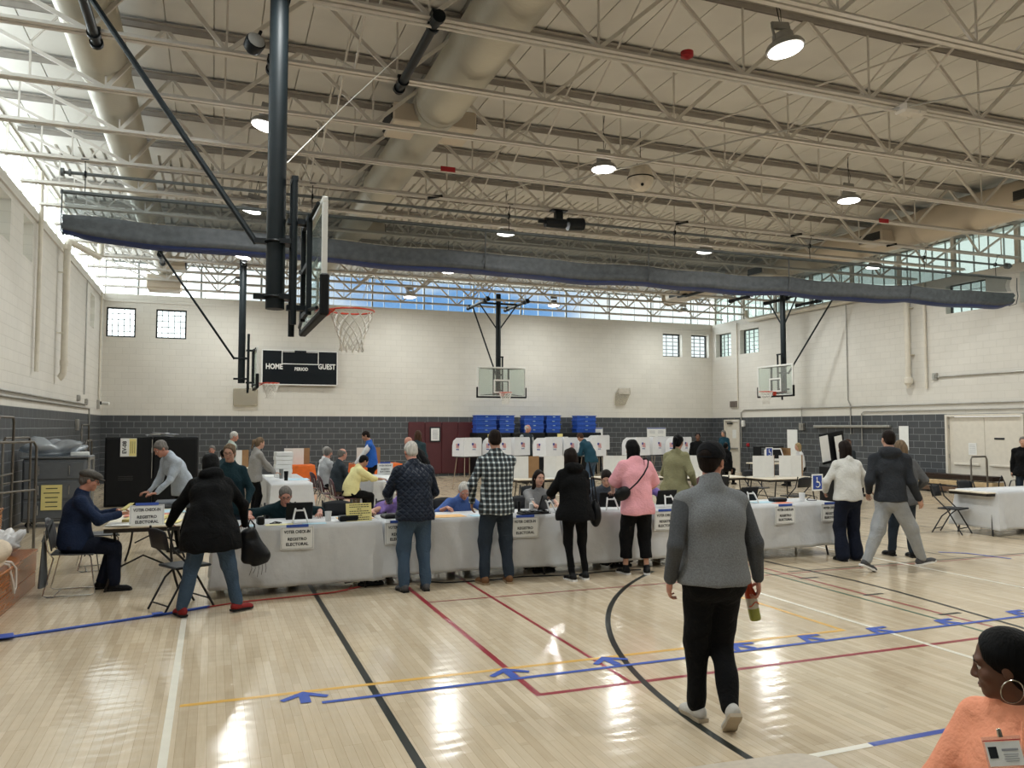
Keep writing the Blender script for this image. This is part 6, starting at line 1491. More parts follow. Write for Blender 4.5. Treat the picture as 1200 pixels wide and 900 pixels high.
    if face or detail:
        B.cone(q(-0.034, 0.074, 0.026), q(0.034, 0.074, 0.026), 0.012 * hs, 0.012 * hs, 0.02)
        for sx in (-1, 1):
            B.ell(q(sx * 0.036, 0.060, -0.026), e3(0.022, 0.022, 0.020), 0.02, H4)
            B.ell(q(sx * 0.031, 0.093, 0.004), e3(0.017, 0.014, 0.011), 0.012, H4, sub=True)
            B.ell(q(sx * 0.074, -0.008, -0.008), e3(0.010, 0.019, 0.031), 0.006, H4)
            B.cone(q(sx * 0.019, 0.0815, 0.0145), q(sx * 0.043, 0.0745, 0.0125), 0.0045 * hs, 0.0040 * hs, 0.005); B.cone(q(sx * 0.021, 0.080, -0.0065), q(sx * 0.041, 0.074, -0.006), 0.0035 * hs, 0.0035 * hs, 0.005)
        B.cone(q(0, 0.084, 0.012), q(0, 0.102 if fem else 0.105, -0.026), 0.0080 * hs, (0.0108 if fem else 0.0125) * hs, 0.012)
        for sx in (-1, 1): B.ell(q(sx * 0.012, 0.093, -0.031), e3(0.008, 0.011, 0.008), 0.006, H4)
        B.cone(q(-0.018, 0.080, -0.060), q(0.018, 0.080, -0.060), 0.010 * hs, 0.010 * hs, 0.012)
    # hands with five fingers
    for idx, (E_, W_, sx) in enumerate(((EL, WL, -1), (ER, WR, 1))):
        d = (W_ - E_).normalized(); pl = palms[idx]
        if pl and len(pl) > 1 and pl[1] is not None: d = V(pl[1]).normalized()
        nrm = V(pl[0]) if pl and pl[0] is not None else V((-sx * 0.8, 0.1, -0.3))   # palm faces this way
        nrm = (nrm - d * nrm.dot(d)).normalized(); side = d.cross(nrm).normalized() * 1.0
        th = side * sx                                              # thumb side
        # right hand: palm normal inward, thumb forward
        if th.dot(V((0, 1, 0.2))) < 0 and not pl: th = -th
        k = 0.95 * s; cu = curl[idx]
        pc = W_ + d * 0.052 * k
        rotm = Matrix((th, d, nrm)).transposed().to_4x4()
        B.ell(pc, (0.041 * k, 0.052 * k, 0.016 * k), 0.012, rotm)
        for f in range(4):
            off = (1.5 - f) * 0.0205 * k; ln = (0.040, 0.045, 0.042, 0.033)[f] * k
            p0 = W_ + d * (0.088 * k - abs(f - 1.2) * 0.004) + th * off; p = p0; ang = cu * 0.5; rr = 0.0085 * k
            for j in range(3):
                dr = d * math.cos(ang) + nrm * math.sin(ang); p2 = p + dr * ln * (1, 0.68, 0.52)[j] + th * (1.5 - f) * 0.001
                B.cone(p, p2, rr * (1, .93, .86)[j], rr * (.93, .86, .78)[j], 0.004); p = p2; ang += cu * 1.15
        t0 = W_ + d * 0.028 * k + th * 0.030 * k; td = (d * 0.62 + th * 0.62 + nrm * (0.25 + 0.5 * cu)).normalized(); t1 = t0 + td * 0.042 * k
        t2 = t1 + (d * 0.85 + th * (0.35 - 0.5 * cu) + nrm * (0.2 + 0.7 * cu)).normalized() * 0.032 * k
        B.cone(t0, t1, 0.0125 * k, 0.0105 * k, 0.01).cone(t1, t2, 0.0100 * k, 0.0085 * k, 0.004)
    body = B.build('body', SK[sk], r, vox)
    J = dict(P=P, wst=wst, chest=chest, shc=shc, nb=nb, nk=nk, hc=hc, SL=SL, SR=SR, EL=EL, ER=ER, WL=WL, WR=WR, HL=HL, HR=HR, KL=KL, KR=KR, AL=AL, AR=AR, M1=M1, M2=M2, Mh=Mh, s=s, w=w, q=q, hs=hs, root=r, sh_w=sh_w)
    # ---------------- face pieces
    if face:
        b = MB()
        for sx in (-1, 1):
            c = q(sx * 0.0305, 0.0722, 0.004); b.ell(c, (0.0118 * hs,) * 3, 12, 8, 0); c2 = q(sx * 0.0305, 0.0775, 0.0035); b.ell(c2, (0.0080 * hs,) * 3, 10, 7, 1)
        b.build('eyes', [M_eyew, M_iris], r, 'all')
        b = MB()
        for sx in (-1, 1): b.tube([q(sx * 0.014, 0.089, 0.022), q(sx * 0.030, 0.088, 0.028), q(sx * 0.046, 0.078, 0.023)], [0.003 * hs, 0.0038 * hs, 0.002 * hs], 6)
        b.build('eyebrows', HAIR[hair[1]] if hair[1] in HAIR else HAIR['brown'], r, 'all')
        b = MB(); b.tube([q(-0.023, 0.082, -0.0625), q(-0.010, 0.0905, -0.0595), q(0, 0.0912, -0.061), q(0.010, 0.0905, -0.0595), q(0.023, 0.082, -0.0625)], [0.002, 0.0048, 0.005, 0.0048, 0.002], 6); b.tube([q(-0.021, 0.082, -0.0655), q(0, 0.0895, -0.0700), q(0.021, 0.082, -0.0655)], [0.002, 0.0058, 0.002], 6)
        b.build('lips', M_lipm[sk], r, 'all')
    if glasses:
        b = MB()
        for sx in (-1, 1):
            b.tube([q(sx * 0.032 + 0.024 * math.cos(a), 0.098, 0.002 + 0.017 * math.sin(a)) for a in [2 * PI * i / 14 for i in range(14)]], 0.0018 * hs, 5, closed=True)
            b.tube([q(sx * 0.056, 0.096, 0.006), q(sx * 0.074, 0.05, 0.006), q(sx * 0.079, -0.005, 0.008)], 0.0016, 5)
        b.tube([q(-0.008, 0.100, 0.006), q(0.008, 0.100, 0.006)], 0.0018, 5); b.build('glasses', M_black, r, True)
    if beard:
        S = Sdf(); S.ell(q(0, 0.034, -0.062), e3(0.062, 0.064, 0.060), 0.02, H4).ell(q(0, 0.07, -0.09), e3(0.032, 0.03, 0.03), 0.02, H4).ell(q(0, 0.095, 0.0), e3(0.05, 0.05, 0.046), 0.01, H4, sub=True).ell(q(0, 0.10, -0.062), e3(0.024, 0.03, 0.009), 0.004, H4, sub=True)
        S.build('beard', HAIR[beard], r, 0.008)
    # ---------------- hair
    hk, hcol = hair
    hm = HAIR.get(hcol)
    def facecut(S, up=0.0):
        S.ell(q(0, 0.098, -0.028 + up), e3(0.072, 0.074, 0.098), 0.010, H4, sub=True); S.ell(q(0, 0.10, -0.10), e3(0.085, 0.078, 0.085), 0.01, H4, sub=True)
        if hk in ('chin', 'long', 'bob', 'mid', 'wavy', 'pony'): S.ell(q(0, 0.128, -0.025), e3(0.118, 0.100, 0.125), 0.012, H4, sub=True)
        if hk == 'bun': S.ell(q(0, 0.075, -0.055), e3(0.10, 0.078, 0.105), 0.01, H4, sub=True); S.ell(q(0, 0.115, 0.035), e3(0.095, 0.066, 0.075), 0.01, H4, sub=True)
    if hk in ('short', 'fringe', 'cap', 'flatcap'):
        S = Sdf(); S.ell(q(0, -0.018, 0.036), e3(0.081, 0.101, 0.092), 0.02, H4).ell(q(0, -0.055, -0.02), e3(0.066, 0.052, 0.06), 0.02, H4); facecut(S)
        for sx in (-1, 1): S.ell(q(sx * 0.086, 0.012, -0.03), e3(0.02, 0.035, 0.045), 0.008, H4, sub=True)
        if hk == 'fringe': S.ell(q(0, 0.0, 0.10), e3(0.075, 0.095, 0.075), 0.01, H4, sub=True); S.ell(q(0, 0.09, 0.03), e3(0.08, 0.07, 0.1), 0.01, H4, sub=True)
        S.build('hair', hm, r, 0.007, (0.003, 70), 5)
    elif hk in ('chin', 'long', 'bob', 'mid', 'pony', 'bun', 'wavy'):
        S = Sdf(); S.ell(q(0, -0.018, 0.036), e3(0.083, 0.103, 0.095), 0.02, H4).ell(q(0, -0.055, -0.03), e3(0.075, 0.055, 0.075), 0.03, H4)
        ln = dict(long=0.25, bob=0.13, mid=0.19, wavy=0.17, pony=0.0, bun=0.0, chin=0.055)[hk]
        if ln:
            dn = V((0, 0, -1)); bk = Mh @ V((0, -1, 0))
            for sx in (-1, 1): S.cone(q(sx * 0.06, -0.02, 0.02), q(sx * 0.070, -0.045, -0.02) + dn * ln, 0.034 * hs, 0.036 * hs, 0.03); S.cone(q(sx * 0.025, -0.07, 0.0), q(sx * 0.03, -0.085, -0.02) + dn * ln * 1.06, 0.045 * hs, 0.040 * hs, 0.03)
        if hk == 'pony': S.cone(q(0, -0.10, 0.03), q(0, -0.15, 0.02), 0.028, 0.030, 0.02).cone(q(0, -0.15, 0.02), q(0, -0.16, -0.14), 0.030, 0.018, 0.02)
        if hk == 'bun': S.ell(q(0, -0.115, 0.05), e3(0.035, 0.032, 0.035), 0.01, H4)
        facecut(S)
        S.build('hair', hm, r, 0.008, (0.004, 55 if hk != 'wavy' else 40), 6)
    if hk == 'cap':
        S = Sdf(); S.ell(q(0, -0.012, 0.045), e3(0.090, 0.110, 0.094), 0.01, H4); n_ = Mh @ V((0, 0, -1)); c_ = q(0, 0, 0.018); S.cut(c_, n_)
        S.ell(q(0, -0.115, 0.030), e3(0.040, 0.05, 0.040), 0.004, H4, sub=True); S.build('cap_crown', M_capm, r, 0.0045)
        b = MB(); b.tube([q(-0.05, -0.106, 0.024), q(-0.02, -0.121, 0.022), (q(0.02, -0.121, 0.022)), q(0.05, -0.106, 0.024)], 0.0055, 6); b.build('cap_strap', M_capm, r, True)
        b = MB(); rows = []
        for i in range(6):
            t = i / 5; rows.append([tuple(q(0.072 * math.sin(a) * (1 + .03 * t), (0.085 + 0.078 * t) * math.cos(a * 0.80), 0.026 - 0.022 * t + 0.018 * (1 - (a / 1.2) ** 2) * 0.6)) for a in np.linspace(-1.2, 1.2, 13)])
        b.grid(rows); o = b.build('cap_peak', M_capm, r, 'all'); md = o.modifiers.new('thickness', 'SOLIDIFY'); md.thickness = 0.004
    if hk == 'flatcap':
        S = Sdf(); S.ell(q(0, 0.0, 0.062), e3(0.098, 0.128, 0.052), 0.02, H4).ell(q(0, -0.04, 0.055), e3(0.088, 0.09, 0.05), 0.02, H4).ell(q(0, 0.105, 0.036), e3(0.070, 0.055, 0.012), 0.015, H4); S.build('flat_cap', M_fcap, r, 0.006)
    if hk == 'scarf':
        S = Sdf(); S.ell(q(0, -0.02, 0.035), e3(0.098, 0.118, 0.105), 0.02, H4).ell(q(0, -0.06, -0.04), e3(0.092, 0.07, 0.09), 0.03, H4); facecut(S); S.build('hair', hm, r, 0.009, (0.005, 60), 3)
    # ---------------- clothes
    tp = top or {}
    m = tp.get('m'); ex = tp.get('ex', 0.018); hem = tp.get('hem', -0.10); slv = tp.get('sleeve', 'long'); flare = tp.get('flare', 0.0)
    T = Sdf()
    T.ell(chest, (0.155 * s * w + ex, 0.115 * s * w + ex, 0.19 * s), 0.06, Rm(M2)).ell(wst, (0.142 * s * w + ex * 1.3, 0.105 * s * w + ex * 1.3, 0.16 * s), 0.07, Rm(M1))
    lowc = P + V((0, 0, hem * 0.6)) if not sit else P + V((0, 0.02, 0.0))
    T.ell(lowc, (0.165 * s * w + ex * 1.2 + flare, 0.122 * s * w + ex * 1.4 + flare * 0.8, 0.17 * s + abs(hem) * 0.6), 0.07, Rm(M1))
    if flare: T.ell(P + V((0, 0, hem * 0.8)), (0.175 * s * w + ex + flare * 1.4, 0.13 * s * w + ex + flare * 1.1, abs(hem) + 0.10), 0.08)
    T.cone(SL, SR, 0.046 * s + ex * 0.6, 0.046 * s + ex * 0.6, 0.05)
    T.cone(shc, nb + M2 @ V((0, 0, 0.02)), 0.080 * s, 0.060 * s, 0.05)
    for S_ in (SL, SR): T.cone(S_ + (shc - S_) * 0.25 + M2 @ V((0, 0, 0.012)), nb + M2 @ V((0, 0, -0.005)), 0.040 * s + ex * .4, 0.050 * s + ex * .3, 0.04)
    if fem and not tp.get('flat'):
        for sx in (-1, 1): T.ell(chest + M2 @ V((sx * 0.07 * s, 0.085 * s * w, 0.0)), (0.065 * s, 0.055 * s, 0.06 * s), 0.05, Rm(M2))
    if tp.get('collar'): T.cone(nb, nk + M2 @ V((0, 0.0, tp['collar'])), 0.070 * s + 0.004, 0.068 * s, 0.02)
    if tp.get('hood'):
        T.ell(nb + M2 @ V((0, -0.085 * s, 0.0)), (0.13 * s, 0.065 * s, 0.075 * s), 0.03, Rm(M2)); T.cone(nb + M2 @ V((-0.075 * s, -0.02, 0.02)), nb + M2 @ V((0.075 * s, -0.02, 0.02)), 0.05 * s, 0.05 * s, 0.04)
    SLV = T if not tp.get('sm') else Sdf()
    for (S_, E_, W_) in ((SL, EL, WL), (SR, ER, WR)):
        se = tp.get('sex', ex)
        if slv == 'long': SLV.cone(S_, E_, 0.047 * s + se * .8, 0.040 * s + se * 0.7, 0.03).cone(E_, W_ - (W_ - E_).normalized() * 0.012, 0.040 * s + se * 0.7, 0.029 * s + se * 0.45, 0.02)
        elif slv == 'elbow': SLV.cone(S_, E_ , 0.048 * s + se, 0.043 * s + se, 0.03).cone(E_, E_ + (W_ - E_) * 0.35, 0.046 * s + se, 0.040 * s + se * .8, 0.02)
        elif slv == 'short': SLV.cone(S_, S_ + (E_ - S_) * 0.80, 0.056 * s + se, 0.060 * s + se * 1.2, 0.03)
    if slv == 'none': pass
    if slv == 'short':
        for (S_, E_) in ((SL, EL), (SR, ER)):
            pp = S_ + (E_ - S_) * 0.86; dd = (E_ - S_).normalized(); SLV.ell(pp + dd * 0.075, (0.09, 0.09, 0.07), 0.004, V(dd).to_track_quat('Z', 'Y').to_matrix().to_4x4(), sub=True)
    nz = tp.get('noise', (0.009, 28))
    if not sit: T.cut(P + V((0, 0, hem)), (0, 0, -1))
    else: T.cut(P + V((0, 0, -0.07)), (0, 0, -1))
    ncut = nb + M2 @ V((0, 0, 0.045 * s + (tp.get('collar', 0) or 0) * 1.0 + (0.01 if tp.get('hood') else 0)))
    T.cut(ncut, tuple(M2 @ V((0, 0.25, 1)).normalized()))
    tv = max(vox, 0.008) if vox < 0.01 else vox * 1.1
    to = T.build(tp.get('name', 'shirt'), m, r, tv, nz, int(loc[0] * 10) % 97)
    if tp.get('sm'):
        so = SLV.build('sleeves', tp['sm'], r, tv, nz, 5); so['label'] = tp.get('smlabel', 'darker sleeves')
    # trousers
    bt_ = bottom or {}; bm2 = bt_.get('m'); bx2 = bt_.get('ex', 0.016); le = bt_.get('len', 1.0); tr = bt_.get('ankle', 0.012)
    Q = Sdf(); Q.ell(P + V((0, -0.01, -0.01)), (0.158 * s * w + 0.010, 0.120 * s * w + 0.012, 0.14 * s), 0.05)
    if not sit:
        for sx in (-1, 1): Q.ell(P + V((sx * 0.07 * s * w, -0.055 * s, -0.06 * s)), (0.085 * s * w, 0.075 * s, 0.09 * s), 0.04)
    for (Hh, K_, A_) in ((HL, KL, AL), (HR, KR, AR)):
        Q.cone(Hh, K_, 0.088 * s * w ** .5 + bx2 * 0.5, 0.058 * s + bx2, 0.035)
        en = K_ + (A_ - K_) * (0.97 if le >= 1 else le); Q.cone(K_, en, 0.058 * s + bx2, 0.036 * s + tr + bx2 * 0.5, 0.02)
        if le < 1:
            dd = (A_ - K_).normalized(); Q.ell(en + dd * 0.09, (0.11, 0.11, 0.075), 0.003, V(dd).to_track_quat('Z', 'Y').to_matrix().to_4x4(), sub=True)
    Q.cut(P + V((0, 0, (0.06 if sit else min(hem + 0.05, 0.05)))), (0, 0, 1))
    Q.build(bt_.get('name', 'trousers'), bm2, r, tv, bt_.get('noise', (0.008, 34)), 3)
    # shoes
    sm_ = (shoe or {}).get('m'); sole = (shoe or {}).get('sole', None)
    for (A_, f, fy, K_) in ((AL, lf, feet_yaw[0], KL), (AR, rf, feet_yaw[1], KR)):
        pit = f[3] if len(f) > 3 else 0.0
        o = bpy.data.objects.new('shoe', None)
        Mx = Matrix.Translation(A_) @ Matrix.Rotation(R(fy), 4, 'Z') @ Matrix.Rotation(R(-pit), 4, 'X')
        S = Sdf(); U = lambda x, y, z: Mx @ V((x * s, y * s, z * s)); R4 = Mx.to_3x3().to_4x4()
        S.ell(U(0, -0.03, -0.035), (0.038 * s, 0.052 * s, 0.045 * s), 0.02, R4).cone(U(0, -0.02, -0.045), U(0, 0.12, -0.058), 0.036 * s, 0.032 * s, 0.03).ell(U(0.0, 0.13, -0.06), (0.044 * s, 0.06 * s, 0.026 * s), 0.03, R4)
        S.cone(U(0, -0.01, -0.02), U(0, 0.0, 0.015 + (shoe or {}).get('up', 0)), 0.040 * s, 0.040 * s, 0.02)
        nd = Mx.to_3x3() @ V((0, 0, -1)); S.cut(U(0, 0, -0.076), tuple(nd))
        ob = S.build('shoe', sm_, r, 0.007)
        b = MB(); pts = [(-0.036, -0.075), (0.036, -0.075), (0.042, -0.02), (0.038, 0.05), (0.046, 0.12), (0.034, 0.175), (0.0, 0.195), (-0.034, 0.175), (-0.046, 0.12), (-0.038, 0.05), (-0.042, -0.02)]
        b.prism([(x * s, y * s) for x, y in pts], -0.085 * s, -0.062 * s, M=Mx); b.build('sole', sole or M_plas, ob)
    return J

M_capm = cloth('black_cap_cotton', '#0d0e12', 0.2); M_fcap = cloth('grey_flat_cap_tweed', '#4b4844', 0.4)
C = {k: cloth(k, c) for k, c in dict(navy_cotton='#1b2740', black_wool='#060709', denim_blue='#3d4f63', denim_dark='#28313c', black_cotton='#08090c', khaki='#7b6b57', teal_knit='#193038', grey_knit='#8f8d8a', dark_jacket='#2b3238', yellow_shirt='#d6cf98', pale_green='#a8b3ac', pale_blue='#a9b2bd', light_grey='#9d9fa1', green_knit='#142a30', grey_blazer='#7b7b7c', slate_knit='#454b54', pink_cotton='#e2a2ac', olive_coat='#7d7a5c', grey_heather='#74777a', charcoal_fleece='#3f4144', white_sweat='#cfcfcb', hood_charcoal='#2d3035', grey_sweat='#95989b', wool_grey='#57585a', navy_trouser='#151b2b', blue_shirt='#4a64a0', lilac='#7f6aa8', orange_hoodie='#f0a080', white_cotton='#cfd0d2', teal_jacket='#1b3c4b', blue_vest='#2857a5', beige_trouser='#9c8a72', grey_trouser='#5d5f62', dark_teal='#25363c').items()}
C['grey_heather'] = mat('heather_fleece', '#75787b', 0.95, var=0.22, vscale=110, bump=0.35, bscale=140); C['charcoal_fleece'] = mat('charcoal_fleece_b', '#484b4f', 0.95, var=0.2, vscale=110, bump=0.35, bscale=140)
SH = {k: cloth(k, c, 0.15, 0.6) for k, c in dict(red_shoe='#7d2424', black_shoe='#141416', brown_boot='#6b4c33', white_shoe='#b9b7b2', grey_shoe='#4c4c4f', tan_shoe='#8a7358').items()}
W_ = {'m': SH['white_shoe'], 'sole': mat('beige_rubber_sole', '#a59883', 0.6)}; K_ = {'m': SH['black_shoe']}; KW = {'m': SH['black_shoe'], 'sole': M_wplas}
plaid = plaid_mat(); quilt = quilt_mat()
DB = dict(m=C['denim_blue'], name='jeans'); DD = dict(m=C['denim_dark'], name='jeans'); BT_ = dict(m=C['black_cotton'])
dn = (0, 0, -1)
TABLE = ((dn, (0.1, 0.95, -0.05)), (dn, (-0.1, 0.95, -0.05)))

# --- standing at the tables, backs to the camera
Jb = person('woman in black coat and jeans leaning over the left table', (0.00, 8.48), 2, 1.64, lean=28, head=(-5, 8, 0), lh=(-0.42, 0.42, 0.80), rh=(0.34, 0.30, 0.82), lf=(-0.25, 0.0), rf=(0.27, 0.02), w=1.28, sk='tan', fem=True, face=False,
    top=dict(m=C['black_wool'], ex=0.03, hem=-0.24, flare=0.03, name='coat', sex=0.026, hood=True), bottom=dict(m=C['denim_blue'], name='jeans', ex=0.02), shoe=dict(m=SH['red_shoe']), hair=('scarf', 'black'), palms=TABLE, feet_yaw=(20, -60), curl=(0.2, 0.5), ehint=((-0.9, -0.3, -0.3), (0.9, -0.3, -0.3)))
person('man in navy quilted jacket and jeans, white hair, back turned', (2.16, 8.85), 4, 1.68, lean=10, head=(0, 16, 0), lh=(-0.20, 0.36, 0.98), rh=(0.22, 0.33, 0.95), lf=(-0.12, 0.02), rf=(0.13, 0.0), w=1.18, sk='pink', face=False,
    top=dict(m=quilt, ex=0.034, hem=-0.10, name='jacket', sex=0.03, collar=0.012, noise=(0.004, 22)), bottom=DB | dict(ex=0.024), shoe=dict(m=SH['grey_shoe']), hair=('short', 'white'), palms=TABLE, ehint=((-0.9, -0.7, -0.5), (0.9, -0.7, -0.5)))
person('man in black and white checked shirt and dark jeans', (3.17, 8.93), 0, 1.80, lean=4, head=(8, 10, 0), lh=(-0.26, 0.16, 0.95), rh=(0.20, 0.38, 1.02), lf=(-0.15, 0.02), rf=(0.15, 0.0), w=1.12, sk='tan', face=False,
    top=dict(m=plaid, ex=0.024, hem=-0.14, sex=0.02, collar=0.012, name='shirt'), bottom=DD | dict(ex=0.022), shoe=dict(m=SH['brown_boot'], up=0.03, sole=mat('tan_sole', '#8c7a60', 0.6)), hair=('short', 'dark'), palms=((None), TABLE[1]), ehint=((-0.8, -0.7, -0.5), (0.8, -0.7, -0.5)))
Jw = person('woman in black hooded coat and leggings with long dark hair', (4.12, 8.78), 0, 1.58, lean=8, head=(0, 12, 0), lh=(-0.14, 0.36, 0.98), rh=(0.15, 0.36, 0.95), lf=(-0.04, 0.0), rf=(0.15, 0.04), w=1.12, sk='pale', fem=True, face=False,
    top=dict(m=C['black_wool'], ex=0.034, hem=-0.12, hood=True, sex=0.03, name='coat', flare=0.012), bottom=BT_ | dict(ex=0.002, ankle=0.0), shoe=KW, hair=('mid', 'dark'), palms=TABLE, ehint=((-0.9, -0.6, -0.5), (0.9, -0.6, -0.5)))
Jp = person('woman in pink shirt with black crossbody bag, black cropped trousers', (5.02, 8.86), -8, 1.68, lean=7, head=(-14, 14, 0), lh=(-0.20, 0.34, 1.00), rh=(0.20, 0.30, 0.98), lf=(-0.14, 0.06), rf=(0.12, 0.0), w=1.15, sk='pale', fem=True, face=False,
    top=dict(m=C['pink_cotton'], ex=0.034, hem=-0.14, sleeve='short', sex=0.03, name='shirt', noise=(0.008, 24)), bottom=BT_ | dict(len=0.62, ex=0.03, ankle=0.03), shoe=KW, hair=('long', 'black'), palms=TABLE, ehint=((-0.9, -0.6, -0.6), (0.9, -0.6, -0.6)), feet_yaw=(15, -20))
# --- walking man in the foreground
Jg = person('man in grey fleece and black cap walking away with bottle', (2.94, 4.24), -10, 1.73, lean=3, head=(46, 4, 0), lh=(-0.27, 0.04, 0.90), rh=(0.325, 0.05, 0.88), lf=(-0.06, 0.14, 0.0, 0), rf=(0.035, -0.14, 0.075, 42), w=1.22, sk='pink', vox=0.0065, face=False,
    top=dict(m=C['grey_heather'], sm=C['charcoal_fleece'], ex=0.028, hem=-0.045, sex=0.019, collar=0.035, name='fleece', noise=(0.007, 22)), bottom=BT_ | dict(ex=0.020, ankle=0.012, noise=(0.009, 30)), shoe=W_ | {'up': 0.01}, hair=('cap', 'dark'), beard='dark', curl=(0.6, 0.95),
    ehint=((-0.35, -0.8, 0.0), (0.5, -0.8, 0.0)), feet_yaw=(8, -10), palms=(None, ((-0.9, 0.35, 0.0), (0.05, 0.05, -1))))
# --- right group
person('woman in white sweatshirt and dark navy trousers, dark hair', (8.26, 8.72), -12, 1.64, lean=3, head=(0, 4, 0), lh=(-0.20, 0.24, 0.94), rh=(0.22, 0.2, 0.95), lf=(-0.10, 0.0), rf=(0.12, 0.03), w=1.06, sk='tan', fem=True, face=False,
    top=dict(m=C['white_sweat'], ex=0.034, hem=-0.04, sex=0.028, name='sweatshirt', collar=0.006), bottom=dict(m=C['navy_trouser'], ex=0.028, ankle=0.045), shoe=K_, hair=('bob', 'dark'), ehint=((-0.9, -0.5, -0.4), (0.9, -0.5, -0.4)))
person('man in charcoal hoodie and light grey sweatpants striding right', (8.14, 7.86), -96, 1.79, lean=2, head=(-14, 2, 0), turn=-62, lh=(-0.24, -0.14, 1.0), rh=(0.12, 0.32, 0.93), ehint=((0.3, -0.5, -0.8), (0.5, -0.5, -0.5)), lf=(-0.06, -0.34, 0.04, 22), rf=(0.05, 0.42, 0.02, -12), w=1.10, sk='pale', face=False,
    top=dict(m=C['hood_charcoal'], ex=0.032, hem=-0.06, hood=True, sex=0.028, name='hoodie'), bottom=dict(m=C['grey_sweat'], ex=0.030, ankle=0.006, name='sweatpants'), shoe=dict(m=SH['grey_shoe'], sole=M_wplas), hair=('short', 'dark'), vox=0.009)
person('woman in grey wool jacket with light brown hair', (9.22, 8.66), -14, 1.64, lean=3, head=(6, 6, 0), lh=(-0.18, 0.32, 1.02), rh=(0.24, 0.10, 0.93), lf=(-0.12, 0.16), rf=(0.10, 0.0), w=1.10, sk='pale', fem=True, face=False,
    top=dict(m=C['wool_grey'], ex=0.036, hem=-0.12, sex=0.03, name='jacket', flare=0.012), bottom=dict(m=C['denim_dark'], ex=0.015, name='trousers'), shoe=K_, hair=('wavy', 'ltbrown'))
# --- seated poll workers behind the tables, facing the camera
SIT = dict(pose='sit', palms=TABLE, lf=(-0.11, 0.12), rf=(0.11, 0.10))
person('long grey-haired man in dark green sweater seated at laptop', (0.86, 10.56), 178, 1.66, hipz=0.50, lean=40, head=(-2, -4, 0), lh=(-0.40, 0.62, 0.80), rh=(0.42, 0.64, 0.80), glasses=True, sk='pink', w=1.1, top=dict(m=C['green_knit'], ex=0.024, sex=0.022, name='sweater'), bottom=DD, shoe=K_, hair=('short', 'grey'), ehint=((-1, 0, -0.1), (1, 0, -0.1)), **SIT)
person('person in lilac top seated behind the navy jacket man', (2.34, 10.62), 176, 1.58, hipz=0.50, lean=36, head=(0, 22, 0), lh=(-0.15, 0.62, 0.79), rh=(0.42, 0.62, 0.79), fem=True, sk='pale', top=dict(m=C['lilac'], ex=0.02, sleeve='short', sex=0.018, name='shirt'), bottom=DD, shoe=K_, hair=('short', 'ltbrown'), **SIT)
person('white-haired person in blue shirt seated behind the checked shirt', (3.16, 10.60), 182, 1.60, hipz=0.47, lean=32, head=(10, 14, 0), lh=(-0.2, 0.6, 0.80), rh=(0.3, 0.55, 0.80), sk='pink', w=1.05, top=dict(m=C['blue_shirt'], ex=0.024, sex=0.02, name='shirt', collar=0.006), bottom=DD, shoe=K_, hair=('short', 'white'), **SIT)
person('smiling dark-haired woman in grey blazer seated at table', (4.30, 10.50), 176, 1.58, hipz=0.50, lean=12, head=(-8, -2, -4), lh=(-0.14, 0.56, 0.80), rh=(0.2, 0.56, 0.80), fem=True, sk='pale', vox=0.0075, top=dict(m=C['grey_blazer'], ex=0.020, sex=0.018, name='blazer'), bottom=BT_, shoe=K_, hair=('bob', 'dark'), **SIT)
Jy = person('young dark-haired man in slate sweater seated writing', (5.38, 10.55), 168, 1.72, hipz=0.52, lean=28, head=(20, 14, 0), lh=(0.05, 0.72, 0.80), rh=(0.42, 0.62, 0.80), sk='pale', vox=0.0075, w=1.08, top=dict(m=C['slate_knit'], ex=0.022, sex=0.02, name='sweater'), bottom=DD, shoe=K_, hair=('short', 'dark'), ehint=((-1, -0.2, -0.1), (1, -0.2, -0.1)), **SIT)
# --- left corner
person('man in grey flat cap and navy jacket seated reading papers', (-1.44, 10.12), -84, 1.72, pose='sit', lean=8, head=(0, 12, 0), lh=(-0.12, 0.42, 0.88), rh=(0.10, 0.46, 0.86), glasses=True, beard=None, sk='pink', w=1.15, top=dict(m=C['navy_cotton'], ex=0.03, sex=0.026, name='jacket', collar=0.01), bottom=dict(m=C['navy_trouser'], ex=0.018), shoe=K_, hair=('flatcap', 'grey'), palms=(((0.3, 0, -1), (0.3, 1, 0.15)), ((-0.3, 0, -1), (-0.2, 1, 0.1))), lf=(-0.1, 0.30), rf=(0.1, 0.42), vox=0.008)
person('grey-haired man in pale blue shirt bending behind the cap man', (-0.38, 12.85), 118, 1.74, lean=26, head=(0, 22, 0), lh=(-0.14, 0.48, 0.90), rh=(0.18, 0.44, 0.90), sk='pink', w=1.08, top=dict(m=C['pale_blue'], ex=0.024, sex=0.02, name='shirt', collar=0.01), bottom=BT_, shoe=K_, hair=('short', 'grey'), palms=TABLE)
person('smiling woman in glasses and teal sweater behind black coat woman', (0.22, 10.75), 172, 1.62, lean=6, head=(6, 6, 0), lh=(-0.24, 0.2, 0.88), rh=(0.24, 0.22, 0.86), fem=True, glasses=True, sk='pale', w=1.1, top=dict(m=C['teal_knit'], ex=0.024, sex=0.02, name='sweater', hem=-0.12), bottom=DD, shoe=K_, hair=('pony', 'ltbrown'))
person('fair-haired woman in grey cardigan standing at white cloth table', (0.80, 16.9), -72, 1.62, lean=6, head=(2, 8, 0), lh=(-0.16, 0.40, 0.92), rh=(0.18, 0.42, 0.84), fem=True, sk='pale', top=dict(m=C['grey_knit'], ex=0.026, sex=0.022, name='cardigan', hem=-0.12), bottom=BT_, shoe=K_, hair=('pony', 'ltbrown'), palms=TABLE, vox=0.012)
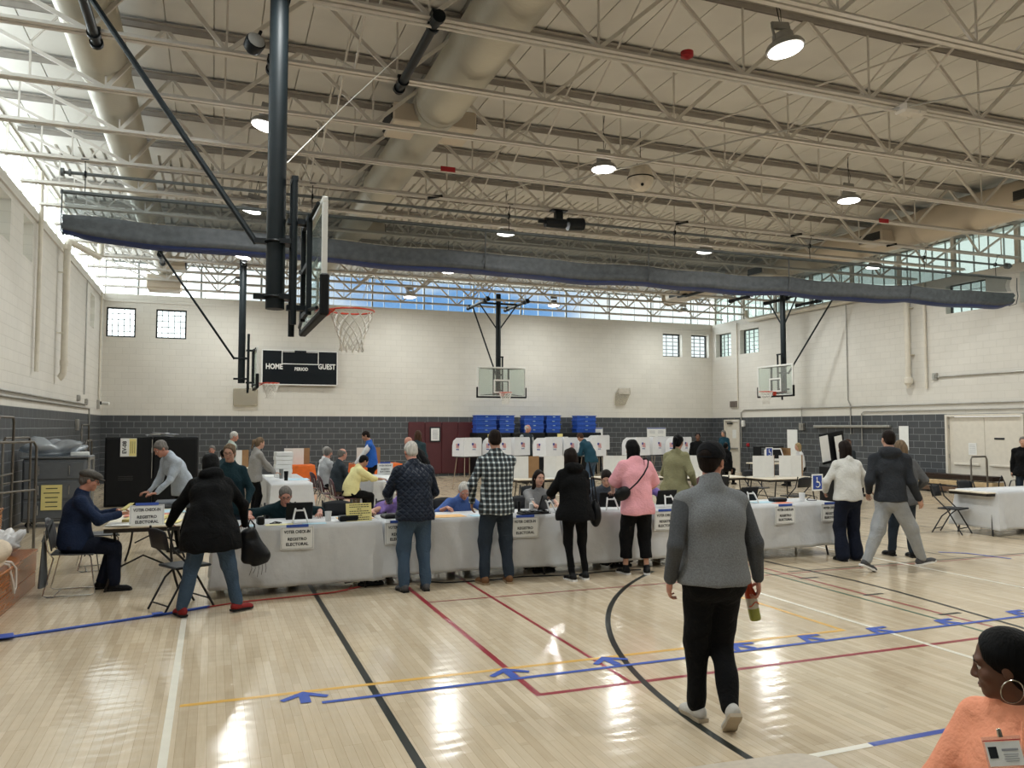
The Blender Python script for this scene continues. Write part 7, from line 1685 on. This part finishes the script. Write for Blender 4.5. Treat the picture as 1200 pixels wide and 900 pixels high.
person('white-haired man in pale green shirt standing by the far wall', (0.37, 20.9), -70, 1.72, lean=8, head=(30, 8, 0), sk='pink', top=dict(m=C['pale_green'], ex=0.024, sex=0.02, name='shirt'), bottom=BT_, shoe=K_, hair=('short', 'white'), vox=0.014)
person('grey-haired seated person near the black partition', (0.0, 21.7), 170, 1.7, pose='sit', lean=4, sk='pink', top=dict(m=C['light_grey'], name='shirt'), bottom=DD, shoe=K_, hair=('short', 'grey'), vox=0.014)
person('dark-haired seated person partly hidden by the teal sweater woman', (0.27, 20.0), 20, 1.58, pose='sit', lean=4, face=False, sk='dark', top=dict(m=C['dark_teal'], name='shirt'), bottom=BT_, shoe=K_, hair=('short', 'black'), vox=0.014)
# --- seated row waiting, seen side-on
person('bearded grey-haired man in light grey shirt seated in waiting row', (2.38, 18.35), -68, 1.72, pose='sit', lean=6, head=(-18, 2, 0), beard='grey', sk='pink', glasses=True, lh=(-0.12, 0.34, 0.66), rh=(0.12, 0.36, 0.66), top=dict(m=C['light_grey'], ex=0.022, name='shirt', sleeve='elbow'), bottom=BT_, shoe=K_, hair=('short', 'grey'), vox=0.012, lf=(-0.1, 0.5), rf=(0.1, 0.3))
person('second white-haired man seated just behind the bearded man', (2.46, 19.15), -72, 1.72, pose='sit', lean=4, head=(0, 4, 0), sk='pink', lh=(-0.12, 0.34, 0.66), rh=(0.12, 0.36, 0.66), top=dict(m=C['white_cotton'], ex=0.022, name='shirt'), bottom=BT_, shoe=K_, hair=('short', 'salt'), vox=0.014)
person('balding man in dark jacket and khaki trousers, seated', (2.45, 17.0), -76, 1.76, pose='sit', lean=8, head=(-10, 4, 0), sk='pink', w=1.1, lh=(-0.12, 0.38, 0.68), rh=(0.12, 0.40, 0.68), top=dict(m=C['dark_jacket'], ex=0.026, name='jacket'), bottom=dict(m=C['khaki']), shoe=K_, hair=('fringe', 'grey'), vox=0.012)
person('short-haired person in pale yellow shirt seated at white table', (2.55, 15.9), -74, 1.66, pose='sit', lean=22, head=(-4, 18, 0), sk='tan', lh=(-0.12, 0.60, 0.80), rh=(0.14, 0.62, 0.80), top=dict(m=C['yellow_shirt'], ex=0.028, sleeve='elbow', sex=0.024, name='shirt', collar=0.008), bottom=BT_, shoe=K_, hair=('short', 'black'), palms=TABLE, vox=0.010)
Jv = person('dark-haired man in blue vest over white shirt, standing', (3.62, 19.25), 78, 1.75, lean=7, head=(0, 20, 0), sk='tan', lh=(-0.14, 0.40, 0.95), rh=(0.16, 0.42, 0.92), top=dict(m=C['blue_vest'], sm=C['white_cotton'], smlabel='white shirt sleeves', ex=0.026, sex=0.022, name='vest', hem=-0.06), bottom=BT_, shoe=K_, hair=('short', 'dark'), palms=TABLE, vox=0.012)
person('bald man in dark jacket leaning forward beyond the navy jacket', (4.45, 17.3), 62, 1.72, lean=30, head=(0, 12, 0), sk='pink', glasses=True, top=dict(m=C['black_cotton'], ex=0.028, name='jacket'), bottom=BT_, shoe=K_, hair=('none', 'grey'), vox=0.012)
person('dark-haired woman in dark denim jacket before the maroon padding', (4.70, 19.1), -35, 1.74, lean=4, head=(-16, 8, 0), fem=True, face=False, sk='tan', top=dict(m=C['dark_teal'], ex=0.026, name='jacket', hem=-0.1), bottom=DD, shoe=K_, hair=('mid', 'brown'), vox=0.012)
# --- far side
person('bald man in grey vest standing before the blue bins', (9.62, 24.2), 188, 1.90, lean=2, head=(-35, 4, 0), sk='pink', top=dict(m=C['dark_jacket'], sm=C['light_grey'], smlabel='light shirt sleeves', name='vest'), bottom=BT_, shoe=K_, hair=('fringe', 'white'), vox=0.014)
person('person in teal jacket and jeans bending into the booths', (10.1, 20.4), 35, 1.76, lean=26, head=(0, 22, 0), face=False, sk='tan', w=1.12, lh=(-0.1, 0.44, 1.05), rh=(0.16, 0.44, 1.05), top=dict(m=C['teal_jacket'], ex=0.030, name='jacket', hem=-0.1), bottom=DB, shoe=K_, hair=('short', 'brown'), vox=0.012)
person('person in grey hoodie seated by the right booths', (10.78, 23.9), -40, 1.66, pose='sit', lean=14, head=(0, 14, 0), face=False, sk='tan', top=dict(m=C['light_grey'], hood=True, name='hoodie'), bottom=BT_, shoe=K_, hair=('short', 'black'), vox=0.014)
Jt = person('dark-haired woman in olive coat standing behind the table', (6.82, 10.85), -62, 1.72, lean=8, head=(-6, 8, 0), fem=True, sk='tan', w=1.12, lh=(-0.18, 0.30, 0.98), rh=(0.26, 0.16, 0.95), top=dict(m=C['olive_coat'], ex=0.034, sex=0.03, name='coat', hem=-0.2, flare=0.015), bottom=dict(m=C['grey_trouser']), shoe=K_, hair=('pony', 'black'), vox=0.009)
person('woman in teal jacket standing by the corner door', (18.1, 25.3), 112, 1.70, lean=3, head=(0, 8, 0), fem=True, sk='pale', top=dict(m=C['teal_jacket'], ex=0.03, name='jacket', hem=-0.12), bottom=BT_, shoe=K_, hair=('bob', 'grey'), vox=0.014)
person('blonde person in white shirt seated at the voting machine', (17.3, 20.2), 70, 1.64, pose='sit', lean=6, head=(0, 4, 0), fem=True, sk='pale', top=dict(m=C['white_cotton'], name='shirt'), bottom=BT_, shoe=K_, hair=('bob', 'blonde'), vox=0.014)
person('person in black seated left of the voting machine', (15.25, 21.35), -60, 1.66, pose='sit', lean=10, face=False, sk='dark', top=dict(m=C['black_cotton'], hood=True, name='hoodie'), bottom=BT_, shoe=K_, hair=('short', 'black'), vox=0.014)
person('brown-skinned person seated behind the white sweater woman', (16.2, 17.1), 170, 1.78, pose='sit', lean=2, head=(0, 2, 0), sk='dark', top=dict(m=C['dark_jacket'], name='shirt'), bottom=BT_, shoe=K_, hair=('bun', 'brown'), vox=0.014, hipz=0.66)
person('dark-haired person standing partly behind the olive coat woman', (13.7, 20.5), 150, 1.66, lean=10, face=False, sk='dark', top=dict(m=C['black_cotton'], name='shirt'), bottom=BT_, shoe=K_, hair=('bun', 'black'), vox=0.014)
person('person in black coat at the right edge by the door', (17.75, 13.2), 120, 1.60, lean=6, face=False, sk='pale', w=1.2, top=dict(m=C['black_wool'], ex=0.035, name='coat', hem=-0.15, flare=0.02), bottom=DD, shoe=K_, hair=('short', 'grey'), vox=0.012)
# person reaching in beside the pink shirt
person('person in lilac sleeves seated right of the pink shirt', (5.95, 10.5), 172, 1.64, pose='sit', lean=18, head=(4, 10, 0), fem=True, face=True, sk='pale', lh=(-0.25, 0.5, 0.84), rh=(0.38, 0.34, 1.0), top=dict(m=C['lilac'], ex=0.022, name='sweater'), bottom=BT_, shoe=K_, hair=('short', 'ltbrown'), palms=TABLE)
# --- woman in the near right corner
Jo = person('woman in orange hoodie with hoop earrings seated nearest camera', (2.60, 1.90), 94, 1.66, pose='sit', lean=10, head=(54, 6, 0), fem=True, sk='dark', w=1.42, vox=0.0055, lh=(-0.22, 0.46, 0.56), rh=(0.2, 0.42, 0.5), ehint=((-0.5, 0.0, -0.8), (0.5, -0.3, -0.6)),
    top=dict(m=C['orange_hoodie'], ex=0.026, sex=0.024, hood=True, name='hoodie', noise=(0.005, 24)), bottom=DD, shoe=K_, hair=('bun', 'black'), hipz=0.405, lf=(-0.11, 0.40), rf=(0.11, 0.38))

# ---------------------------------------------------------------- things carried and worn
def wp(J, v): return J['root'].matrix_basis @ Vector(v)
M_bagblk = mat('black_leather', '#111215', 0.4, var=0.15, bump=0.2, bscale=30)
# bottle in the walking man's right hand
hd = (Jg['WR'] - Jg['ER']).normalized(); pc = Jg['WR'] + hd * 0.085 + Vector((-0.048, 0.03, -0.02))
r = thing('drink_bottle', 'orange-topped bottle of yellow drink in the walking man hand', 'bottle', wp(Jg, pc)); r.rotation_euler = (R(-4), R(-10), 0)
M_drink = mat('yellow_green_drink', '#8f9440', 0.15); M_orl = mat('orange_red_label', '#b5401a', 0.35); M_lab = mat('off_white_label', '#b9b2a4', 0.4, var=0.15)
b = MB(); b.lathe([(0.001, -0.165), (0.032, -0.165), (0.036, -0.155), (0.036, -0.085)], n=20); b.build('drink', M_drink, r, True)
b = MB(); b.lathe([(0.0365, -0.088), (0.0375, -0.03), (0.0365, -0.02)], n=20); b.build('label', M_lab, r, True)
b = MB(); b.lathe([(0.0365, -0.02), (0.036, 0.0), (0.027, 0.03), (0.020, 0.045), (0.020, 0.055)], n=20); b.build('shoulder', M_orl, r, True)
b = MB(); b.lathe([(0.0225, 0.052), (0.0225, 0.078), (0.018, 0.082), (0.001, 0.082)], n=18); b.build('cap', M_orl, r, True)
b = MB(); b.tube([(0.0378 * math.cos(a), 0.0378 * math.sin(a), -0.058 + 0.012 * math.sin(3 * a)) for a in [R(-160 + i * 12) for i in range(12)]], 0.004, 5); b.build('label_swirl', M_orl, r, True)
# crossbody bag of the pink shirt woman
r = thing('crossbody_bag', 'black crossbody bag on the pink shirt woman', 'bag', wp(Jp, (-0.235, -0.105, 1.02)), R(-8))
S = Sdf(); S.ell((0, 0, 0), (0.11, 0.05, 0.085), 0.02, Matrix.Rotation(R(-28), 4, 'Y')); S.build('bag_body', M_bagblk, r, 0.007)
o_ = Vector((-0.235, -0.105, 1.02)); pts = [Vector((-0.15, -0.13, 1.07)), Vector((-0.07, -0.185, 1.16)), Vector((0.01, -0.195, 1.26)), Vector((0.07, -0.175, 1.35)), Vector((0.105, -0.12, 1.42)), Vector((0.11, -0.04, 1.455)), Vector((0.09, 0.08, 1.42))]
b = MB(); b.tube([tuple(p - o_) for p in pts], 0.010, 6); b.build('strap', M_bagblk, r, True)
# bag of the black coat woman at the left table
r = thing('shoulder_bag', 'slouchy black bag hanging from the black coat woman arm', 'bag', (0.44, 8.66, 0.62))
S = Sdf(); S.cone((-0.10, 0, 0.13), (-0.09, 0, -0.12), 0.045, 0.06, 0.05).cone((-0.04, 0, 0.15), (0.07, 0, -0.10), 0.04, 0.075, 0.06).cone((-0.05, 0, 0.0), (0.02, 0, -0.16), 0.07, 0.07, 0.05); S.cut((0, 0, -0.19), (0.2, 0, -1)); S.build('bag_body', M_bagblk, r, 0.009, (0.013, 24), 4)
b = MB(); b.tube([(-0.06, 0, 0.12), (-0.08, 0.02, 0.22), (-0.06, 0.04, 0.27), (-0.02, 0.02, 0.22), (-0.01, 0, 0.12)], 0.01, 6); b.build('strap', M_bagblk, r, True)
b = MB()
for k in range(5): b.tube([(0.09 - k * .035, -0.03, -0.14), (0.10 - k * .035, -0.04, -0.22), (0.095 - k * .04, -0.03, -0.27 - 0.02 * (k % 3))], 0.003, 4)
b.build('fringe', M_bagblk, r, True)
r = thing('shoulder_bag', 'narrow black bag at the hooded coat woman right side', 'bag', wp(Jw, (0.27, 0.0, 0.80)))
S = Sdf(); S.ell((0, 0, 0), (0.06, 0.10, 0.16), 0.02).ell((0, 0, -0.06), (0.055, 0.095, 0.11), 0.02); S.build('bag_body', M_bagblk, r, 0.009, (0.004, 30), 4)
b = MB(); b.tube([(0, -0.05, 0.13), (-0.03, -0.03, 0.4), (-0.08, 0, 0.62), (-0.03, 0.03, 0.4), (0, 0.05, 0.13)], 0.008, 6); b.build('strap', M_bagblk, r, True)
# paper slip held by the hooded man / woman in grey
b = MB(); b.box((0, 0, 0), (0.10, 0.002, 0.17)); o = b.build('paper_slip', mat('yellow_slip', '#e0b050', 0.6), loc=(8.93, 8.52, 1.33)); o.rotation_euler = (0, R(12), R(-20)); tag(o, 'small yellow slip between hooded man and grey jacket woman', 'paper')
# cap man's papers
b = MB()
for k in range(3): b.box((0, 0, k * 0.004), (0.12, 0.22, 0.003), rot=(0, R(2 * k), R(6 * k)))
o = b.build('paper_bundle', M_yp, loc=(-0.90, 10.14, 0.93)); o.rotation_euler = (R(0), R(-38), R(10)); tag(o, 'yellowish papers held by the man in flat cap', 'paper')
# foreground woman: earring, drawstring, badge
BADGE = (2.14, 1.68, 0.915)
gold = mat('silver_hoop', '#b8b4aa', 0.2, 1.0)
root = Jo['root']
b = MB(); c = Jo['q'](-0.083, -0.006, -0.072); u = Jo['Mh'] @ Vector((0, 1, 0)); vv = Vector((0, 0, 1))
b.tube([c + u * 0.032 * math.cos(a) + vv * 0.036 * math.sin(a) for a in [2 * PI * i / 28 for i in range(28)]], 0.0022, 6, closed=True)
ea = b.build('hoop_earring', gold, root, True)
fw = Jo['M2'] @ Vector((0, 1, 0)); up = Jo['M2'] @ Vector((0, 0, 1)); sd = Jo['M2'] @ Vector((1, 0, 0))
ch = Jo['chest'] + fw * 0.185 + up * 0.03
b = MB(); b.tube([Jo['nb'] + fw * 0.085 - sd * 0.045 + up * 0.01, Jo['nb'] + fw * 0.13 - sd * 0.06 - up * 0.06, Jo['nb'] + fw * 0.18 - sd * 0.075 - up * 0.13], 0.005, 6); ds = b.build('drawstring', C['orange_hoodie'], root, True)
bd = thing('name_badge', 'white photo name badge clipped on the orange hoodie', 'badge', BADGE); bd.rotation_euler = (R(-14), R(-10), R(-38))
bd.scale = (0.85,) * 3
b = MB(); b.box((0, 0, 0), (0.105, 0.002, 0.075)); b.build('card', M_paper, bd)
b = MB(); b.box((0, 0.0, 0.004), (0.118, 0.0012, 0.10)); b.build('clear_sleeve', clear_mat('clear_vinyl', '#ffffff', 0.12, 0.15, '#f0d0c4'), bd)
b = MB(); b.box((-0.034, -0.002, 0.005), (0.026, 0.001, 0.036)); b.build('photo', M_ink, bd)
b = MB(); b.box((0.0, -0.0022, 0.042), (0.115, 0.001, 0.003)); b.build('red_seal', M_red, bd)
b = MB(); b.box((0.018, -0.002, 0.012), (0.05, 0.001, 0.007)); 
for k in range(4): b.box((0.018, -0.002, -0.002 - k * .007), (0.045 - 0.006 * (k % 2), 0.001, 0.002))
b.build('printed_lines', M_greyink, bd)
b = MB(); b.cyl((0, -0.003, 0.052), (0, -0.003, 0.068), 0.008, n=10); b.box((0, -0.004, 0.072), (0.014, 0.008, 0.014), bev=0.003); b.build('clip', gold, bd, True)
# chair under her
dup(fc, (2.64, 1.90, 0), R(94), 'black chair under the woman in orange hoodie')
